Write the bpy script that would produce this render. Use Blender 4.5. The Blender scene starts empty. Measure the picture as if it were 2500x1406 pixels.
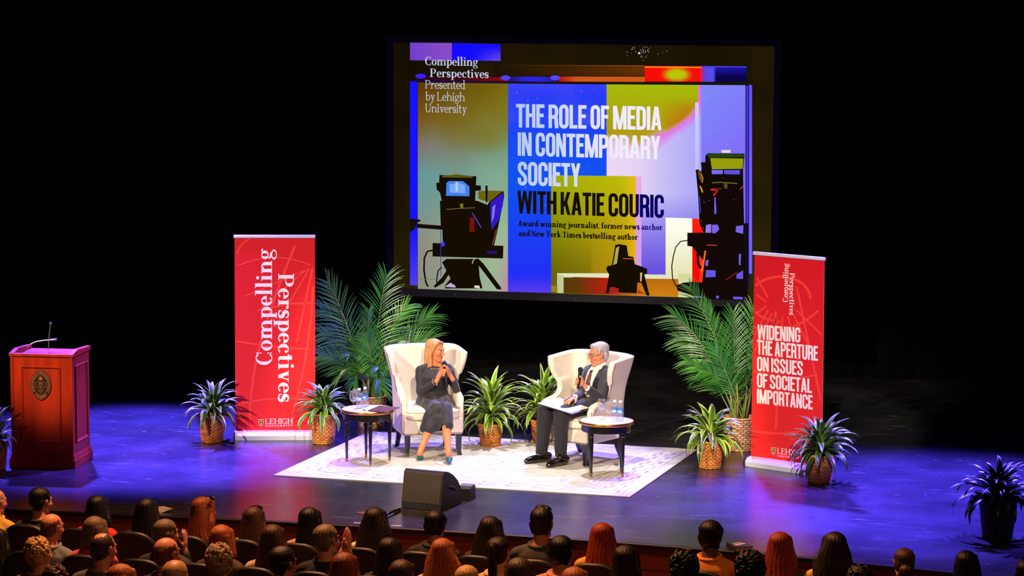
import bpy, bmesh, math, random
import numpy as np
from mathutils import Vector, Matrix, Euler

S = bpy.context.scene
COL = S.collection
rnd = random.Random(7)
PI = math.pi

# ------------------------------------------------------------------ camera
FPX = 6861.5                                   # focal length in pixels of the 2500 px wide frame
PIT, YAW, ROL = math.radians(6.56), math.radians(17.20), math.radians(0.213)
EYE = np.array([8.31, -26.17, 4.90])           # on the balcony, stage floor is z = 0, rug centre is the origin
_cy, _sy, _cp, _sp = math.cos(YAW), math.sin(YAW), math.cos(PIT), math.sin(PIT)
FW = np.array([-_sy * _cp, _cy * _cp, -_sp])
_rt = np.array([_cy, _sy, 0.0])
_up = np.cross(_rt, FW)
RT = math.cos(ROL) * _rt + math.sin(ROL) * _up
UP = -math.sin(ROL) * _rt + math.cos(ROL) * _up
cd = bpy.data.cameras.new('camera')
cd.sensor_width = 36.0
cd.lens = FPX / 2500.0 * 36.0
cd.clip_end = 200
cam = bpy.data.objects.new('camera', cd)
COL.objects.link(cam)
cam.matrix_world = Matrix(((RT[0], UP[0], -FW[0], EYE[0]), (RT[1], UP[1], -FW[1], EYE[1]), (RT[2], UP[2], -FW[2], EYE[2]), (0, 0, 0, 1)))
S.camera = cam

# ------------------------------------------------------------------ world, exposure, lights
S.view_settings.view_transform = 'Standard'
S.view_settings.look = 'None'
S.view_settings.gamma = 1.0
S.view_settings.exposure = 0.0
S.view_settings.use_curve_mapping = False
W = bpy.data.worlds.new('world')
S.world = W
W.use_nodes = True
W.node_tree.nodes['Background'].inputs[0].default_value = (0.5, 0.45, 0.6, 1)
W.node_tree.nodes['Background'].inputs[1].default_value = 0.004


def spot(name, loc, target, power, color, half_deg, blend=0.5, radius=0.12):
    l = bpy.data.lights.new(name, 'SPOT')
    l.energy = power
    l.color = color
    l.spot_size = math.radians(half_deg * 2)
    l.spot_blend = blend
    l.shadow_soft_size = radius
    o = bpy.data.objects.new(name, l)
    COL.objects.link(o)
    o.location = loc
    o.rotation_euler = (Vector(target) - Vector(loc)).to_track_quat('-Z', 'Y').to_euler()
    return o


WARM = (1.0, 0.80, 0.58)
spot('front_key_light', (-4.5, -17.5, 9.5), (0.0, 0.2, 0.8), 14800, WARM, 7.0, 0.35, 0.15)
spot('front_fill_light', (7.5, -16.5, 9.5), (0.2, 0.2, 0.8), 10500, WARM, 7.0, 0.35, 0.15)
spot('top_light', (0.15, 1.1, 9.0), (0.05, -0.15, 0.0), 2700, (1.0, 0.95, 0.97), 13.0, 0.35, 0.10)
spot('banner_light', (-6.5, -15.0, 9.0), (-2.6, 0.6, 1.2), 11500, (1.0, 0.88, 0.76), 4.1, 0.25, 0.12)
spot('banner_light', (5.5, -15.5, 9.0), (2.85, 0.5, 1.1), 12500, (1.0, 0.86, 0.72), 4.0, 0.25, 0.12)
spot('lectern_light', (-5.2, -12.0, 9.0), (-4.0, -1.4, 1.1), 13500, (1.0, 0.66, 0.40), 3.4, 0.7, 0.12)
BLUE = (0.085, 0.05, 1.0)
spot('blue_back_light', (0.6, 5.9, 8.6), (-3.75, 0.05, 0.0), 46000, BLUE, 12.8, 0.65, 0.2)
spot('blue_back_light', (-7.2, 4.6, 8.8), (-3.9, 0.10, 0.0), 78000, BLUE, 13.5, 0.65, 0.2)
spot('blue_back_light', (0.8, 5.9, 8.6), (4.5, -0.35, 0.0), 62000, BLUE, 12.8, 0.75, 0.2)
spot('blue_back_light', (7.6, 4.6, 8.8), (4.6, -0.35, 0.0), 54000, BLUE, 13.5, 0.75, 0.2)
spot('blue_back_light', (0.4, 5.9, 7.4), (0.3, -0.9, 0.0), 8000, (0.34, 0.24, 1.0), 14.0, 0.7, 0.12)
spot('blue_top_light', (-3.0, -0.4, 9.2), (-2.9, -0.75, 0.0), 24000, (0.20, 0.06, 1.0), 12.0, 0.8, 0.2)
spot('blue_top_light', (2.9, -0.6, 9.2), (2.9, -1.0, 0.0), 20000, (0.20, 0.06, 1.0), 11.0, 0.8, 0.2)
spot('house_light', (-0.5, -4.6, 7.5), (0.8, -6.8, 0.4), 4300, (1.0, 0.42, 0.17), 42, 0.6, 0.3)
spot('house_light', (6.0, -9.5, 7.0), (1.0, -6.0, 0.2), 420, (1.0, 0.45, 0.2), 40, 0.6, 0.3)


# ------------------------------------------------------------------ pixel -> place helpers
def ray(px, py):
    return FW + RT * ((px - 1250.0) / FPX) - UP * ((py - 703.0) / FPX)


def at(px, py, z=0.0):
    d = ray(px, py)
    return EYE + d * ((z - EYE[2]) / d[2])


def aty(px, py, y):
    d = ray(px, py)
    return EYE + d * ((y - EYE[1]) / d[1])


def on_plane(px, py, P, n):
    d = ray(px, py)
    P = np.asarray(P, float)
    return EYE + d * (((P - EYE) @ n) / (d @ n))


def depth_of(P):
    return float((np.asarray(P, float) - EYE) @ FW)


def atd(px, py, D):
    return EYE + ray(px, py) * D


# ------------------------------------------------------------------ materials
def lin(c):
    if isinstance(c, str):
        c = c.lstrip('#')
        c = [int(c[i:i + 2], 16) for i in (0, 2, 4)]
    v = []
    for x in c[:3]:
        x = x / 255.0
        v.append(x / 12.92 if x <= 0.04045 else ((x + 0.055) / 1.055) ** 2.4)
    return (v[0], v[1], v[2], 1.0)


MATS = {}


def mat(name, color, rough=0.5, metal=0.0, spec=0.5, bump=0.0, bscale=40.0, bstretch=(1, 1, 1), vary=0.0, vscale=8.0, vstretch=(1, 1, 1), coat=0.0, sheen=0.0, coords='Object'):
    if name in MATS:
        return MATS[name]
    m = bpy.data.materials.new(name)
    m.use_nodes = True
    nt = m.node_tree
    b = nt.nodes['Principled BSDF']
    c = lin(color)
    b.inputs['Base Color'].default_value = c
    b.inputs['Roughness'].default_value = rough
    b.inputs['Metallic'].default_value = metal
    b.inputs['Specular IOR Level'].default_value = spec
    b.inputs['Coat Weight'].default_value = coat
    b.inputs['Sheen Weight'].default_value = sheen
    if bump or vary:
        tc = nt.nodes.new('ShaderNodeTexCoord')
    if vary:
        mp = nt.nodes.new('ShaderNodeMapping')
        mp.inputs['Scale'].default_value = vstretch
        nz = nt.nodes.new('ShaderNodeTexNoise')
        nz.inputs['Scale'].default_value = vscale
        nz.inputs['Detail'].default_value = 5
        nt.links.new(tc.outputs[coords], mp.inputs[0])
        nt.links.new(mp.outputs[0], nz.inputs['Vector'])
        rp = nt.nodes.new('ShaderNodeValToRGB')
        lo = [max(0, x * (1 - vary)) for x in c[:3]] + [1]
        hi = [min(1, x * (1 + vary)) for x in c[:3]] + [1]
        rp.color_ramp.elements[0].color = lo
        rp.color_ramp.elements[1].color = hi
        rp.color_ramp.elements[0].position = 0.3
        rp.color_ramp.elements[1].position = 0.7
        nt.links.new(nz.outputs['Fac'], rp.inputs[0])
        nt.links.new(rp.outputs[0], b.inputs['Base Color'])
    if bump:
        mp2 = nt.nodes.new('ShaderNodeMapping')
        mp2.inputs['Scale'].default_value = bstretch
        n2 = nt.nodes.new('ShaderNodeTexNoise')
        n2.inputs['Scale'].default_value = bscale
        n2.inputs['Detail'].default_value = 3
        bp = nt.nodes.new('ShaderNodeBump')
        bp.inputs['Strength'].default_value = bump
        bp.inputs['Distance'].default_value = 0.01
        nt.links.new(tc.outputs[coords], mp2.inputs[0])
        nt.links.new(mp2.outputs[0], n2.inputs['Vector'])
        nt.links.new(n2.outputs['Fac'], bp.inputs['Height'])
        nt.links.new(bp.outputs[0], b.inputs['Normal'])
    MATS[name] = m
    return m


def vcol_mat(name, rough=0.5, spec=0.5, emit=False, metal=0.0, bump=0.0, bscale=60.0, strength=1.0):
    """colour from the mesh's own colour attribute (print, weave, skin)"""
    if name in MATS:
        return MATS[name]
    m = bpy.data.materials.new(name)
    m.use_nodes = True
    nt = m.node_tree
    b = nt.nodes['Principled BSDF']
    a = nt.nodes.new('ShaderNodeAttribute')
    a.attribute_name = 'Col'
    if emit:
        e = nt.nodes.new('ShaderNodeEmission')
        e.inputs[1].default_value = strength
        nt.links.new(a.outputs['Color'], e.inputs[0])
        nt.links.new(e.outputs[0], nt.nodes['Material Output'].inputs[0])
        nt.nodes.remove(b)
    else:
        nt.links.new(a.outputs['Color'], b.inputs['Base Color'])
        b.inputs['Roughness'].default_value = rough
        b.inputs['Specular IOR Level'].default_value = spec
        b.inputs['Metallic'].default_value = metal
        if bump:
            tc = nt.nodes.new('ShaderNodeTexCoord')
            n2 = nt.nodes.new('ShaderNodeTexNoise')
            n2.inputs['Scale'].default_value = bscale
            bp = nt.nodes.new('ShaderNodeBump')
            bp.inputs['Strength'].default_value = bump
            bp.inputs['Distance'].default_value = 0.01
            nt.links.new(tc.outputs['Object'], n2.inputs['Vector'])
            nt.links.new(n2.outputs['Fac'], bp.inputs['Height'])
            nt.links.new(bp.outputs[0], b.inputs['Normal'])
    MATS[name] = m
    return m


def glass_mat(name, color=(255, 255, 255), rough=0.0, ior=1.45):
    if name in MATS:
        return MATS[name]
    # thin clear walls: most light passes straight on, the grazing parts mirror
    m = bpy.data.materials.new(name)
    m.use_nodes = True
    nt = m.node_tree
    nt.nodes.remove(nt.nodes['Principled BSDF'])
    tr, gl, mx, lw = (nt.nodes.new('ShaderNode' + k) for k in ('BsdfTransparent', 'BsdfGlossy', 'MixShader', 'LayerWeight'))
    tr.inputs[0].default_value = lin(color)
    gl.inputs['Roughness'].default_value = 0.04 + rough
    pw, ml = nt.nodes.new('ShaderNodeMath'), nt.nodes.new('ShaderNodeMath')
    pw.operation, ml.operation = 'POWER', 'MULTIPLY_ADD'
    pw.inputs[1].default_value = 2.0
    ml.inputs[1].default_value = ior - 0.9
    ml.inputs[2].default_value = 0.06
    df, mx2 = nt.nodes.new('ShaderNodeBsdfDiffuse'), nt.nodes.new('ShaderNodeMixShader')
    df.inputs[0].default_value = (0.9, 0.92, 0.95, 1)
    mx2.inputs[0].default_value = 0.35
    nt.links.new(gl.outputs[0], mx2.inputs[1])
    nt.links.new(df.outputs[0], mx2.inputs[2])
    nt.links.new(lw.outputs['Facing'], pw.inputs[0])
    nt.links.new(pw.outputs[0], ml.inputs[0])
    nt.links.new(ml.outputs[0], mx.inputs[0])
    nt.links.new(tr.outputs[0], mx.inputs[1])
    nt.links.new(mx2.outputs[0], mx.inputs[2])
    nt.links.new(mx.outputs[0], nt.nodes['Material Output'].inputs[0])
    MATS[name] = m
    return m


# ------------------------------------------------------------------ mesh builder
class MB:
    def __init__(s):
        s.v = []
        s.f = []
        s.c = []          # per-vertex colours when used
        s.mi = []         # per-face material slots when used

    def add(s, vs, fs, col=None, mi=0):
        b = len(s.v)
        s.v.extend([tuple(map(float, p)) for p in vs])
        s.f.extend([tuple(b + i for i in f) for f in fs])
        s.mi.extend([mi] * len(fs))
        if col is not None:
            if len(col) and not hasattr(col[0], '__len__'):
                s.c.extend([tuple(col)] * len(vs))
            else:
                s.c.extend([tuple(x) for x in col])
        return s

    def box(s, c, d, rz=0.0, col=None, mi=0, M=None):
        x, y, z = d[0] / 2, d[1] / 2, d[2] / 2
        vs = [(-x, -y, -z), (x, -y, -z), (x, y, -z), (-x, y, -z), (-x, -y, z), (x, -y, z), (x, y, z), (-x, y, z)]
        R = Matrix.Rotation(rz, 3, 'Z') if M is None else M
        vs = [tuple(R @ Vector(p) + Vector(c)) for p in vs]
        return s.add(vs, [(0, 3, 2, 1), (4, 5, 6, 7), (0, 1, 5, 4), (1, 2, 6, 5), (2, 3, 7, 6), (3, 0, 4, 7)], col, mi)

    def lathe(s, prof, c=(0, 0, 0), n=32, col=None, mi=0, axis=None, closed=False):
        """prof: (radius, height) list around z through c"""
        vs, fs = [], []
        for r, z in prof:
            for k in range(n):
                a = 2 * PI * k / n
                vs.append((r * math.cos(a), r * math.sin(a), z))
        m = len(prof)
        for i in range(m - 1):
            for k in range(n):
                k2 = (k + 1) % n
                fs.append((i * n + k, i * n + k2, (i + 1) * n + k2, (i + 1) * n + k))
        if not closed:
            if prof[0][0] > 1e-6:
                fs.append(tuple(reversed(range(n))))
            if prof[-1][0] > 1e-6:
                fs.append(tuple((m - 1) * n + k for k in range(n)))
        if axis is not None:
            q = Vector((0, 0, 1)).rotation_difference(Vector(axis).normalized()).to_matrix()
            vs = [tuple(q @ Vector(p)) for p in vs]
        vs = [(p[0] + c[0], p[1] + c[1], p[2] + c[2]) for p in vs]
        return s.add(vs, fs, col, mi)

    def tube(s, pts, r, n=8, col=None, mi=0, cap=True, flat=1.0):
        pts = [Vector(p) for p in pts]
        rs = r if hasattr(r, '__len__') else [r] * len(pts)
        vs, fs = [], []
        up = Vector((0, 0, 1))
        t0 = (pts[1] - pts[0]).normalized()
        if abs(t0.dot(up)) > 0.9:
            up = Vector((1, 0, 0))
        nx = t0.cross(up).normalized()
        for i, p in enumerate(pts):
            t = (pts[min(i + 1, len(pts) - 1)] - pts[max(i - 1, 0)]).normalized()
            nx = (nx - t * nx.dot(t)).normalized()
            ny = t.cross(nx)
            for k in range(n):
                a = 2 * PI * k / n
                vs.append(tuple(p + nx * (rs[i] * math.cos(a)) + ny * (rs[i] * flat * math.sin(a))))
        for i in range(len(pts) - 1):
            for k in range(n):
                k2 = (k + 1) % n
                fs.append((i * n + k, i * n + k2, (i + 1) * n + k2, (i + 1) * n + k))
        if cap:
            fs.append(tuple(reversed(range(n))))
            fs.append(tuple((len(pts) - 1) * n + k for k in range(n)))
        return s.add(vs, fs, col, mi)

    def ball(s, c, r, n=12, m=8, col=None, mi=0, M=None):
        r = r if hasattr(r, '__len__') else (r, r, r)
        vs, fs = [], []
        vs.append((0, 0, -1))
        for i in range(1, m):
            th = PI * i / m - PI / 2
            for k in range(n):
                a = 2 * PI * k / n
                vs.append((math.cos(th) * math.cos(a), math.cos(th) * math.sin(a), math.sin(th)))
        vs.append((0, 0, 1))
        for k in range(n):
            fs.append((0, 1 + (k + 1) % n, 1 + k))
            fs.append((len(vs) - 1, 1 + (m - 2) * n + k, 1 + (m - 2) * n + (k + 1) % n))
        for i in range(m - 2):
            for k in range(n):
                k2 = (k + 1) % n
                fs.append((1 + i * n + k, 1 + i * n + k2, 1 + (i + 1) * n + k2, 1 + (i + 1) * n + k))
        out = []
        for p in vs:
            q = Vector((p[0] * r[0], p[1] * r[1], p[2] * r[2]))
            if M is not None:
                q = M @ q
            out.append((q[0] + c[0], q[1] + c[1], q[2] + c[2]))
        return s.add(out, fs, col, mi)

    def grid(s, fn, nu, nv, col=None, mi=0):
        """fn(u,v) -> point, u and v in 0..1; col: fn(u,v) -> rgba"""
        vs, cs = [], []
        for j in range(nv + 1):
            for i in range(nu + 1):
                vs.append(fn(i / nu, j / nv))
                if callable(col):
                    cs.append(col(i / nu, j / nv))
        fs = [(j * (nu + 1) + i, j * (nu + 1) + i + 1, (j + 1) * (nu + 1) + i + 1, (j + 1) * (nu + 1) + i) for j in range(nv) for i in range(nu)]
        return s.add(vs, fs, cs if callable(col) else col, mi)

    def prism(s, prof, x0, x1, col=None, mi=0):
        """closed (y, z) outline drawn along x"""
        n = len(prof)
        vs = [(x0, p[0], p[1]) for p in prof] + [(x1, p[0], p[1]) for p in prof]
        fs = [(i, (i + 1) % n, n + (i + 1) % n, n + i) for i in range(n)]
        fs += [tuple(reversed(range(n))), tuple(n + i for i in range(n))]
        return s.add(vs, fs, col, mi)

    def build(s, name, m, parent=None, smooth=False, bevel=0.0, seg=2, world=False, auto=None):
        me = bpy.data.meshes.new(name)
        me.from_pydata(s.v, [], s.f)
        for x in (m if isinstance(m, (list, tuple)) else [m]):
            me.materials.append(x)
        if isinstance(m, (list, tuple)):
            me.polygons.foreach_set('material_index', s.mi)
        if s.c:
            a = me.color_attributes.new('Col', 'FLOAT_COLOR', 'POINT')
            arr = np.array(s.c, dtype=np.float32)
            if arr.shape[1] == 3:
                arr = np.hstack([arr, np.ones((len(arr), 1), np.float32)])
            a.data.foreach_set('color', arr.ravel())
        me.validate()
        bm = bmesh.new()
        bm.from_mesh(me)
        bmesh.ops.recalc_face_normals(bm, faces=bm.faces)
        bm.to_mesh(me)
        bm.free()
        if smooth:
            me.polygons.foreach_set('use_smooth', [True] * len(me.polygons))
        me.update()
        o = bpy.data.objects.new(name, me)
        COL.objects.link(o)
        if parent is not None:
            o.parent = parent
            if world:
                wm, q = Matrix.Identity(4), parent
                while q is not None:
                    wm = q.matrix_basis @ wm
                    q = q.parent
                me.transform(wm.inverted())
        if bevel:
            b = o.modifiers.new('bevel', 'BEVEL')
            b.width = bevel
            b.segments = seg
            b.limit_method = 'ANGLE'
            b.angle_limit = math.radians(40)
            if smooth is False:
                pass
        if auto:
            me.polygons.foreach_set('use_smooth', [True] * len(me.polygons))
            bm = bmesh.new()
            bm.from_mesh(me)
            for e in bm.edges:
                if len(e.link_faces) == 2 and e.calc_face_angle(0) > math.radians(auto):
                    e.smooth = False
            bm.to_mesh(me)
            bm.free()
        return o


def tag(o, label=None, cat=None, group=None, kind=None):
    if label:
        o['label'] = label
    if cat:
        o['category'] = cat
    if group:
        o['group'] = group
    if kind:
        o['kind'] = kind
    return o


def thing(name, label, cat, loc=(0, 0, 0), rz=0.0, group=None):
    o = bpy.data.objects.new(name, None)
    COL.objects.link(o)
    o.location = tuple(map(float, loc))
    o.rotation_euler = (0, 0, rz)
    o.matrix_basis = Matrix.Translation(tuple(map(float, loc))) @ Matrix.Rotation(rz, 4, 'Z')
    return tag(o, label, cat, group)


def children(o):
    return [c for c in COL.objects if c.parent is o]


def copy_tree(o, kids, parent=None):
    """kids: {object name: its children}; copies a thing, its parts and their sub-parts"""
    c = o.copy()
    COL.objects.link(c)
    if parent is not None:
        c.parent = parent
    for ch in kids.get(o.name, []):
        copy_tree(ch, kids, c)
    return c


def kid_map():
    k = {}
    for o in COL.objects:
        if o.parent is not None:
            k.setdefault(o.parent.name, []).append(o)
    return k


def structure(o):
    o['kind'] = 'structure'
    return o


# ------------------------------------------------------------------ blobs: closed lofts fused to one continuous skin
def cap_part(p0, r0, p1, r1):
    return ('cap', np.asarray(p0, float), r0, np.asarray(p1, float), r1)


def ell_part(c, r, M=None):
    return ('ell', np.asarray(c, float), r, M)


def loft_part(rings):
    """rings: (centre, a, b, xdir, ydir)"""
    return ('loft', rings)


def chain(pts, rs):
    return [cap_part(pts[i], rs[i], pts[i + 1], rs[i + 1]) for i in range(len(pts) - 1)]


def blob(parts, voxel, smooth=4, origin=None):
    """one continuous skin around all the parts: (verts n x 3, faces)"""
    mb = MB()
    for p in parts:
        if p[0] == 'cap':
            _, a, ra, b, rb = p
            d = b - a
            L = np.linalg.norm(d)
            if L < 1e-5:
                mb.ball(a, max(ra, rb))
                continue
            t = d / L
            pts, rs = [], []
            for k in range(4):
                an = -PI / 2 + (k + 0.35) / 4 * PI / 2
                pts.append(a + t * ra * math.sin(an)); rs.append(ra * math.cos(an))
            for k in range(5):
                q = k / 4
                pts.append(a + d * q); rs.append(ra + (rb - ra) * q)
            for k in range(4):
                an = (k + 0.65) / 4 * PI / 2
                pts.append(b + t * rb * math.sin(an)); rs.append(rb * math.cos(an))
            mb.tube(pts, rs, 14)
        elif p[0] == 'ell':
            M = p[3]
            mb.ball(p[1], p[2], 20, 14, M=Matrix(M.tolist()) if isinstance(M, np.ndarray) else M)
        else:
            n = 24
            vs, fs = [], []
            R = p[1]
            for (c, a, b, xd, yd) in R:
                for k in range(n):
                    an = 2 * PI * k / n
                    vs.append(np.asarray(c) + np.asarray(xd) * a * math.cos(an) + np.asarray(yd) * b * math.sin(an))
            for i in range(len(R) - 1):
                for k in range(n):
                    k2 = (k + 1) % n
                    fs.append((i * n + k, i * n + k2, (i + 1) * n + k2, (i + 1) * n + k))
            fs.append(tuple(reversed(range(n))))
            fs.append(tuple((len(R) - 1) * n + k for k in range(n)))
            mb.add(vs, fs)
    o = mb.build('blob', mat('skin_temp', (200, 150, 120)))
    r = o.modifiers.new('r', 'REMESH')
    r.mode = 'VOXEL'
    r.voxel_size = voxel
    if smooth:
        s = o.modifiers.new('s', 'SMOOTH')
        s.factor = 0.5
        s.iterations = smooth
    dg = bpy.context.evaluated_depsgraph_get()
    dg.update()
    me = bpy.data.meshes.new_from_object(o.evaluated_get(dg))
    v = np.empty(len(me.vertices) * 3, np.float32)
    me.vertices.foreach_get('co', v)
    v = v.reshape(-1, 3).astype(float)
    f = [tuple(p.vertices) for p in me.polygons]
    old = o.data
    bpy.data.objects.remove(o)
    bpy.data.meshes.remove(old)
    bpy.data.meshes.remove(me)
    return v, f


def vnormals(v, f):
    n = np.zeros_like(v)
    q = np.array([x for x in f if len(x) == 4])
    if len(q):
        fn = np.cross(v[q[:, 2]] - v[q[:, 0]], v[q[:, 3]] - v[q[:, 1]])
        for k in range(4):
            np.add.at(n, q[:, k], fn)
    t = np.array([x for x in f if len(x) == 3])
    if len(t):
        fn = np.cross(v[t[:, 1]] - v[t[:, 0]], v[t[:, 2]] - v[t[:, 0]])
        for k in range(3):
            np.add.at(n, t[:, k], fn)
    return n / np.maximum(np.linalg.norm(n, axis=1, keepdims=True), 1e-9)


def skin_obj(name, v, f, m, parent=None, col=None, world=True):
    mb = MB()
    mb.add(v.tolist(), f, col.tolist() if col is not None else None)
    return mb.build(name, m, parent, smooth=True, world=world)
# ------------------------------------------------------------------ lettering (flat letter shapes, drawn stroke by stroke)
def _strip(pts, w, closed=False):
    """a ribbon along pts with per-point widths -> list of quads (each 4 points)"""
    n = len(pts)
    L, Rr = [], []
    for i in range(n):
        if closed:
            a, b = pts[(i - 1) % n], pts[(i + 1) % n]
        else:
            a, b = pts[max(i - 1, 0)], pts[min(i + 1, n - 1)]
        tx, ty = b[0] - a[0], b[1] - a[1]
        l = math.hypot(tx, ty) or 1
        nx, ny = -ty / l, tx / l
        h = w[i] / 2
        L.append((pts[i][0] + nx * h, pts[i][1] + ny * h))
        Rr.append((pts[i][0] - nx * h, pts[i][1] - ny * h))
    q = []
    for i in range(n if closed else n - 1):
        j = (i + 1) % n
        q.append([L[i], Rr[i], Rr[j], L[j]])
    return q


def _arcpts(cx, cy, rx, ry, a0, a1, n=10):
    return [(cx + rx * math.cos(math.radians(a0 + (a1 - a0) * k / n)), cy + ry * math.sin(math.radians(a0 + (a1 - a0) * k / n))) for k in range(n + 1)]


def _uni(pts, tv, th, closed=False):
    """width by direction: vertical runs tv, horizontal runs th"""
    w = []
    n = len(pts)
    for i in range(n):
        a = pts[(i - 1) % n] if closed else pts[max(i - 1, 0)]
        b = pts[(i + 1) % n] if closed else pts[min(i + 1, n - 1)]
        tx, ty = abs(b[0] - a[0]), abs(b[1] - a[1])
        l = math.hypot(tx, ty) or 1
        w.append(th + (tv - th) * ty / l)
    return _strip(pts, w, closed)


def _rect(x0, y0, x1, y1):
    return [[(x0, y0), (x1, y0), (x1, y1), (x0, y1)]]


def _diag(x0, y0, x1, y1, t):
    return [[(x0 - t / 2, y0), (x0 + t / 2, y0), (x1 + t / 2, y1), (x1 - t / 2, y1)]]


def sans_glyph(ch, t=0.175, h=0.15):
    """bold condensed capitals: returns (width, quads), cap height 1"""
    w = 0.50
    a, b = t / 2, w - t / 2
    lo, hi = h / 2 - 0.01, 1 - h / 2 + 0.01
    r = 0.15
    R = _rect
    mid = 0.53

    def corner(cx, cy, a0):
        return _arcpts(cx, cy, r, r, a0, a0 + 90, 5)
    if ch == 'I':
        return t, R(0, 0, t, 1)
    if ch == 'H':
        return w, R(0, 0, t, 1) + R(w - t, 0, w, 1) + R(t, mid - h / 2, w - t, mid + h / 2)
    if ch == 'E':
        w = 0.42
        return w, R(0, 0, t, 1) + R(t, 0, w, h) + R(t, 1 - h, w, 1) + R(t, mid - h / 2, w - 0.04, mid + h / 2)
    if ch == 'F':
        w = 0.41
        return w, R(0, 0, t, 1) + R(t, 1 - h, w, 1) + R(t, mid - h / 2, w - 0.04, mid + h / 2)
    if ch == 'L':
        w = 0.41
        return w, R(0, 0, t, 1) + R(t, 0, w, h)
    if ch == 'T':
        w = 0.46
        return w, R(w / 2 - t / 2, 0, w / 2 + t / 2, 1 - h) + R(0, 1 - h, w, 1)
    if ch in 'OQ':
        p = corner(b - r, hi - r, 0) + corner(a + r, hi - r, 90) + corner(a + r, lo + r, 180) + corner(b - r, lo + r, 270)
        return w, _uni(p, t, h, True)
    if ch in 'CG':
        p = [(b, 0.64), (b, hi - r - 0.03)] + corner(b - r, hi - r, 0) + corner(a + r, hi - r, 90) + corner(a + r, lo + r, 180) + corner(b - r, lo + r, 270) + [(b, lo + r + 0.03), (b, 0.36 if ch == 'C' else 0.5)]
        q = _uni(p, t, h)
        if ch == 'G':
            q += R(0.26, 0.41, w, 0.52)
        return w, q
    if ch == 'S':
        p = [(b, 0.68), (b, hi - r - 0.02)] + corner(b - r, hi - r, 0) + corner(a + r, hi - r, 90) + [(a, 0.72), (a + 0.02, 0.64), (a + 0.09, 0.56), (b - 0.09, 0.44), (b - 0.02, 0.36), (b, 0.28)] + list(reversed(corner(b - r, lo + r, 270))) + list(reversed(corner(a + r, lo + r, 180))) + [(a, lo + r + 0.02), (a, 0.32)]
        return w, _uni(p, t, h)
    if ch == 'U':
        p = [(b, 1), (b, lo + r + 0.02)] + list(reversed(corner(b - r, lo + r, 270))) + list(reversed(corner(a + r, lo + r, 180))) + [(a, lo + r + 0.02), (a, 1)]
        return w, _uni(p, t, h)
    if ch == 'D':
        h2 = h / 2
        p = [(t * 0.6, 1 - h2), (b - r, 1 - h2)] + list(reversed(_arcpts(b - r, 1 - h2 - r, r, r, 0, 90, 5))) + list(reversed(_arcpts(b - r, h2 + r, r, r, 270, 360, 5))) + [(t * 0.6, h2)]
        return w, R(0, 0, t, 1) + _uni(p, t, h)
    if ch in 'PR':
        h2 = h / 2
        yb = 0.42 + h2
        p = [(t * 0.6, 1 - h2), (b - r, 1 - h2)] + list(reversed(_arcpts(b - r, 1 - h2 - r, r, r, 0, 90, 5))) + list(reversed(_arcpts(b - r, yb + r - 0.02, r, r, 270, 360, 5))) + [(t * 0.6, yb - 0.02)]
        q = R(0, 0, t, 1) + _uni(p, t, h)
        if ch == 'R':
            q += [[(w - t - 0.0, 0), (w + 0.02, 0), (w - 0.02, 0.47), (w - t - 0.03, 0.47)]]
        return w, q
    if ch == 'A':
        w = 0.54
        return w, _diag(t / 2, 0, w / 2 - 0.015, 1, t) + _diag(w - t / 2, 0, w / 2 + 0.015, 1, t) + R(0.14, 0.2, w - 0.14, 0.32)
    if ch == 'M':
        w = 0.70
        return w, R(0, 0, t, 1) + R(w - t, 0, w, 1) + _diag(w / 2, 0, t / 2 + 0.03, 1, 0.16) + _diag(w / 2, 0, w - t / 2 - 0.03, 1, 0.16)
    if ch == 'N':
        w = 0.52
        return w, R(0, 0, t * 0.95, 1) + R(w - t * 0.95, 0, w, 1) + _diag(w - t * 0.6, 0, t * 0.6, 1, 0.17)
    if ch == 'W':
        w = 0.78
        return w, _diag(0.2, 0, t / 2, 1, 0.165) + _diag(0.2, 0, w / 2, 1, 0.14) + _diag(w - 0.2, 0, w / 2, 1, 0.14) + _diag(w - 0.2, 0, w - t / 2, 1, 0.165)
    if ch == 'Y':
        w = 0.50
        return w, R(w / 2 - t / 2, 0, w / 2 + t / 2, 0.46) + _diag(w / 2, 0.38, t / 2, 1, t) + _diag(w / 2, 0.38, w - t / 2, 1, t)
    if ch == 'K':
        w = 0.52
        return w, R(0, 0, t, 1) + _diag(0.2, 0.38, w - t / 2 - 0.01, 1, t) + _diag(w - t / 2, 0, 0.25, 0.6, t)
    return 0.2, []


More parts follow.
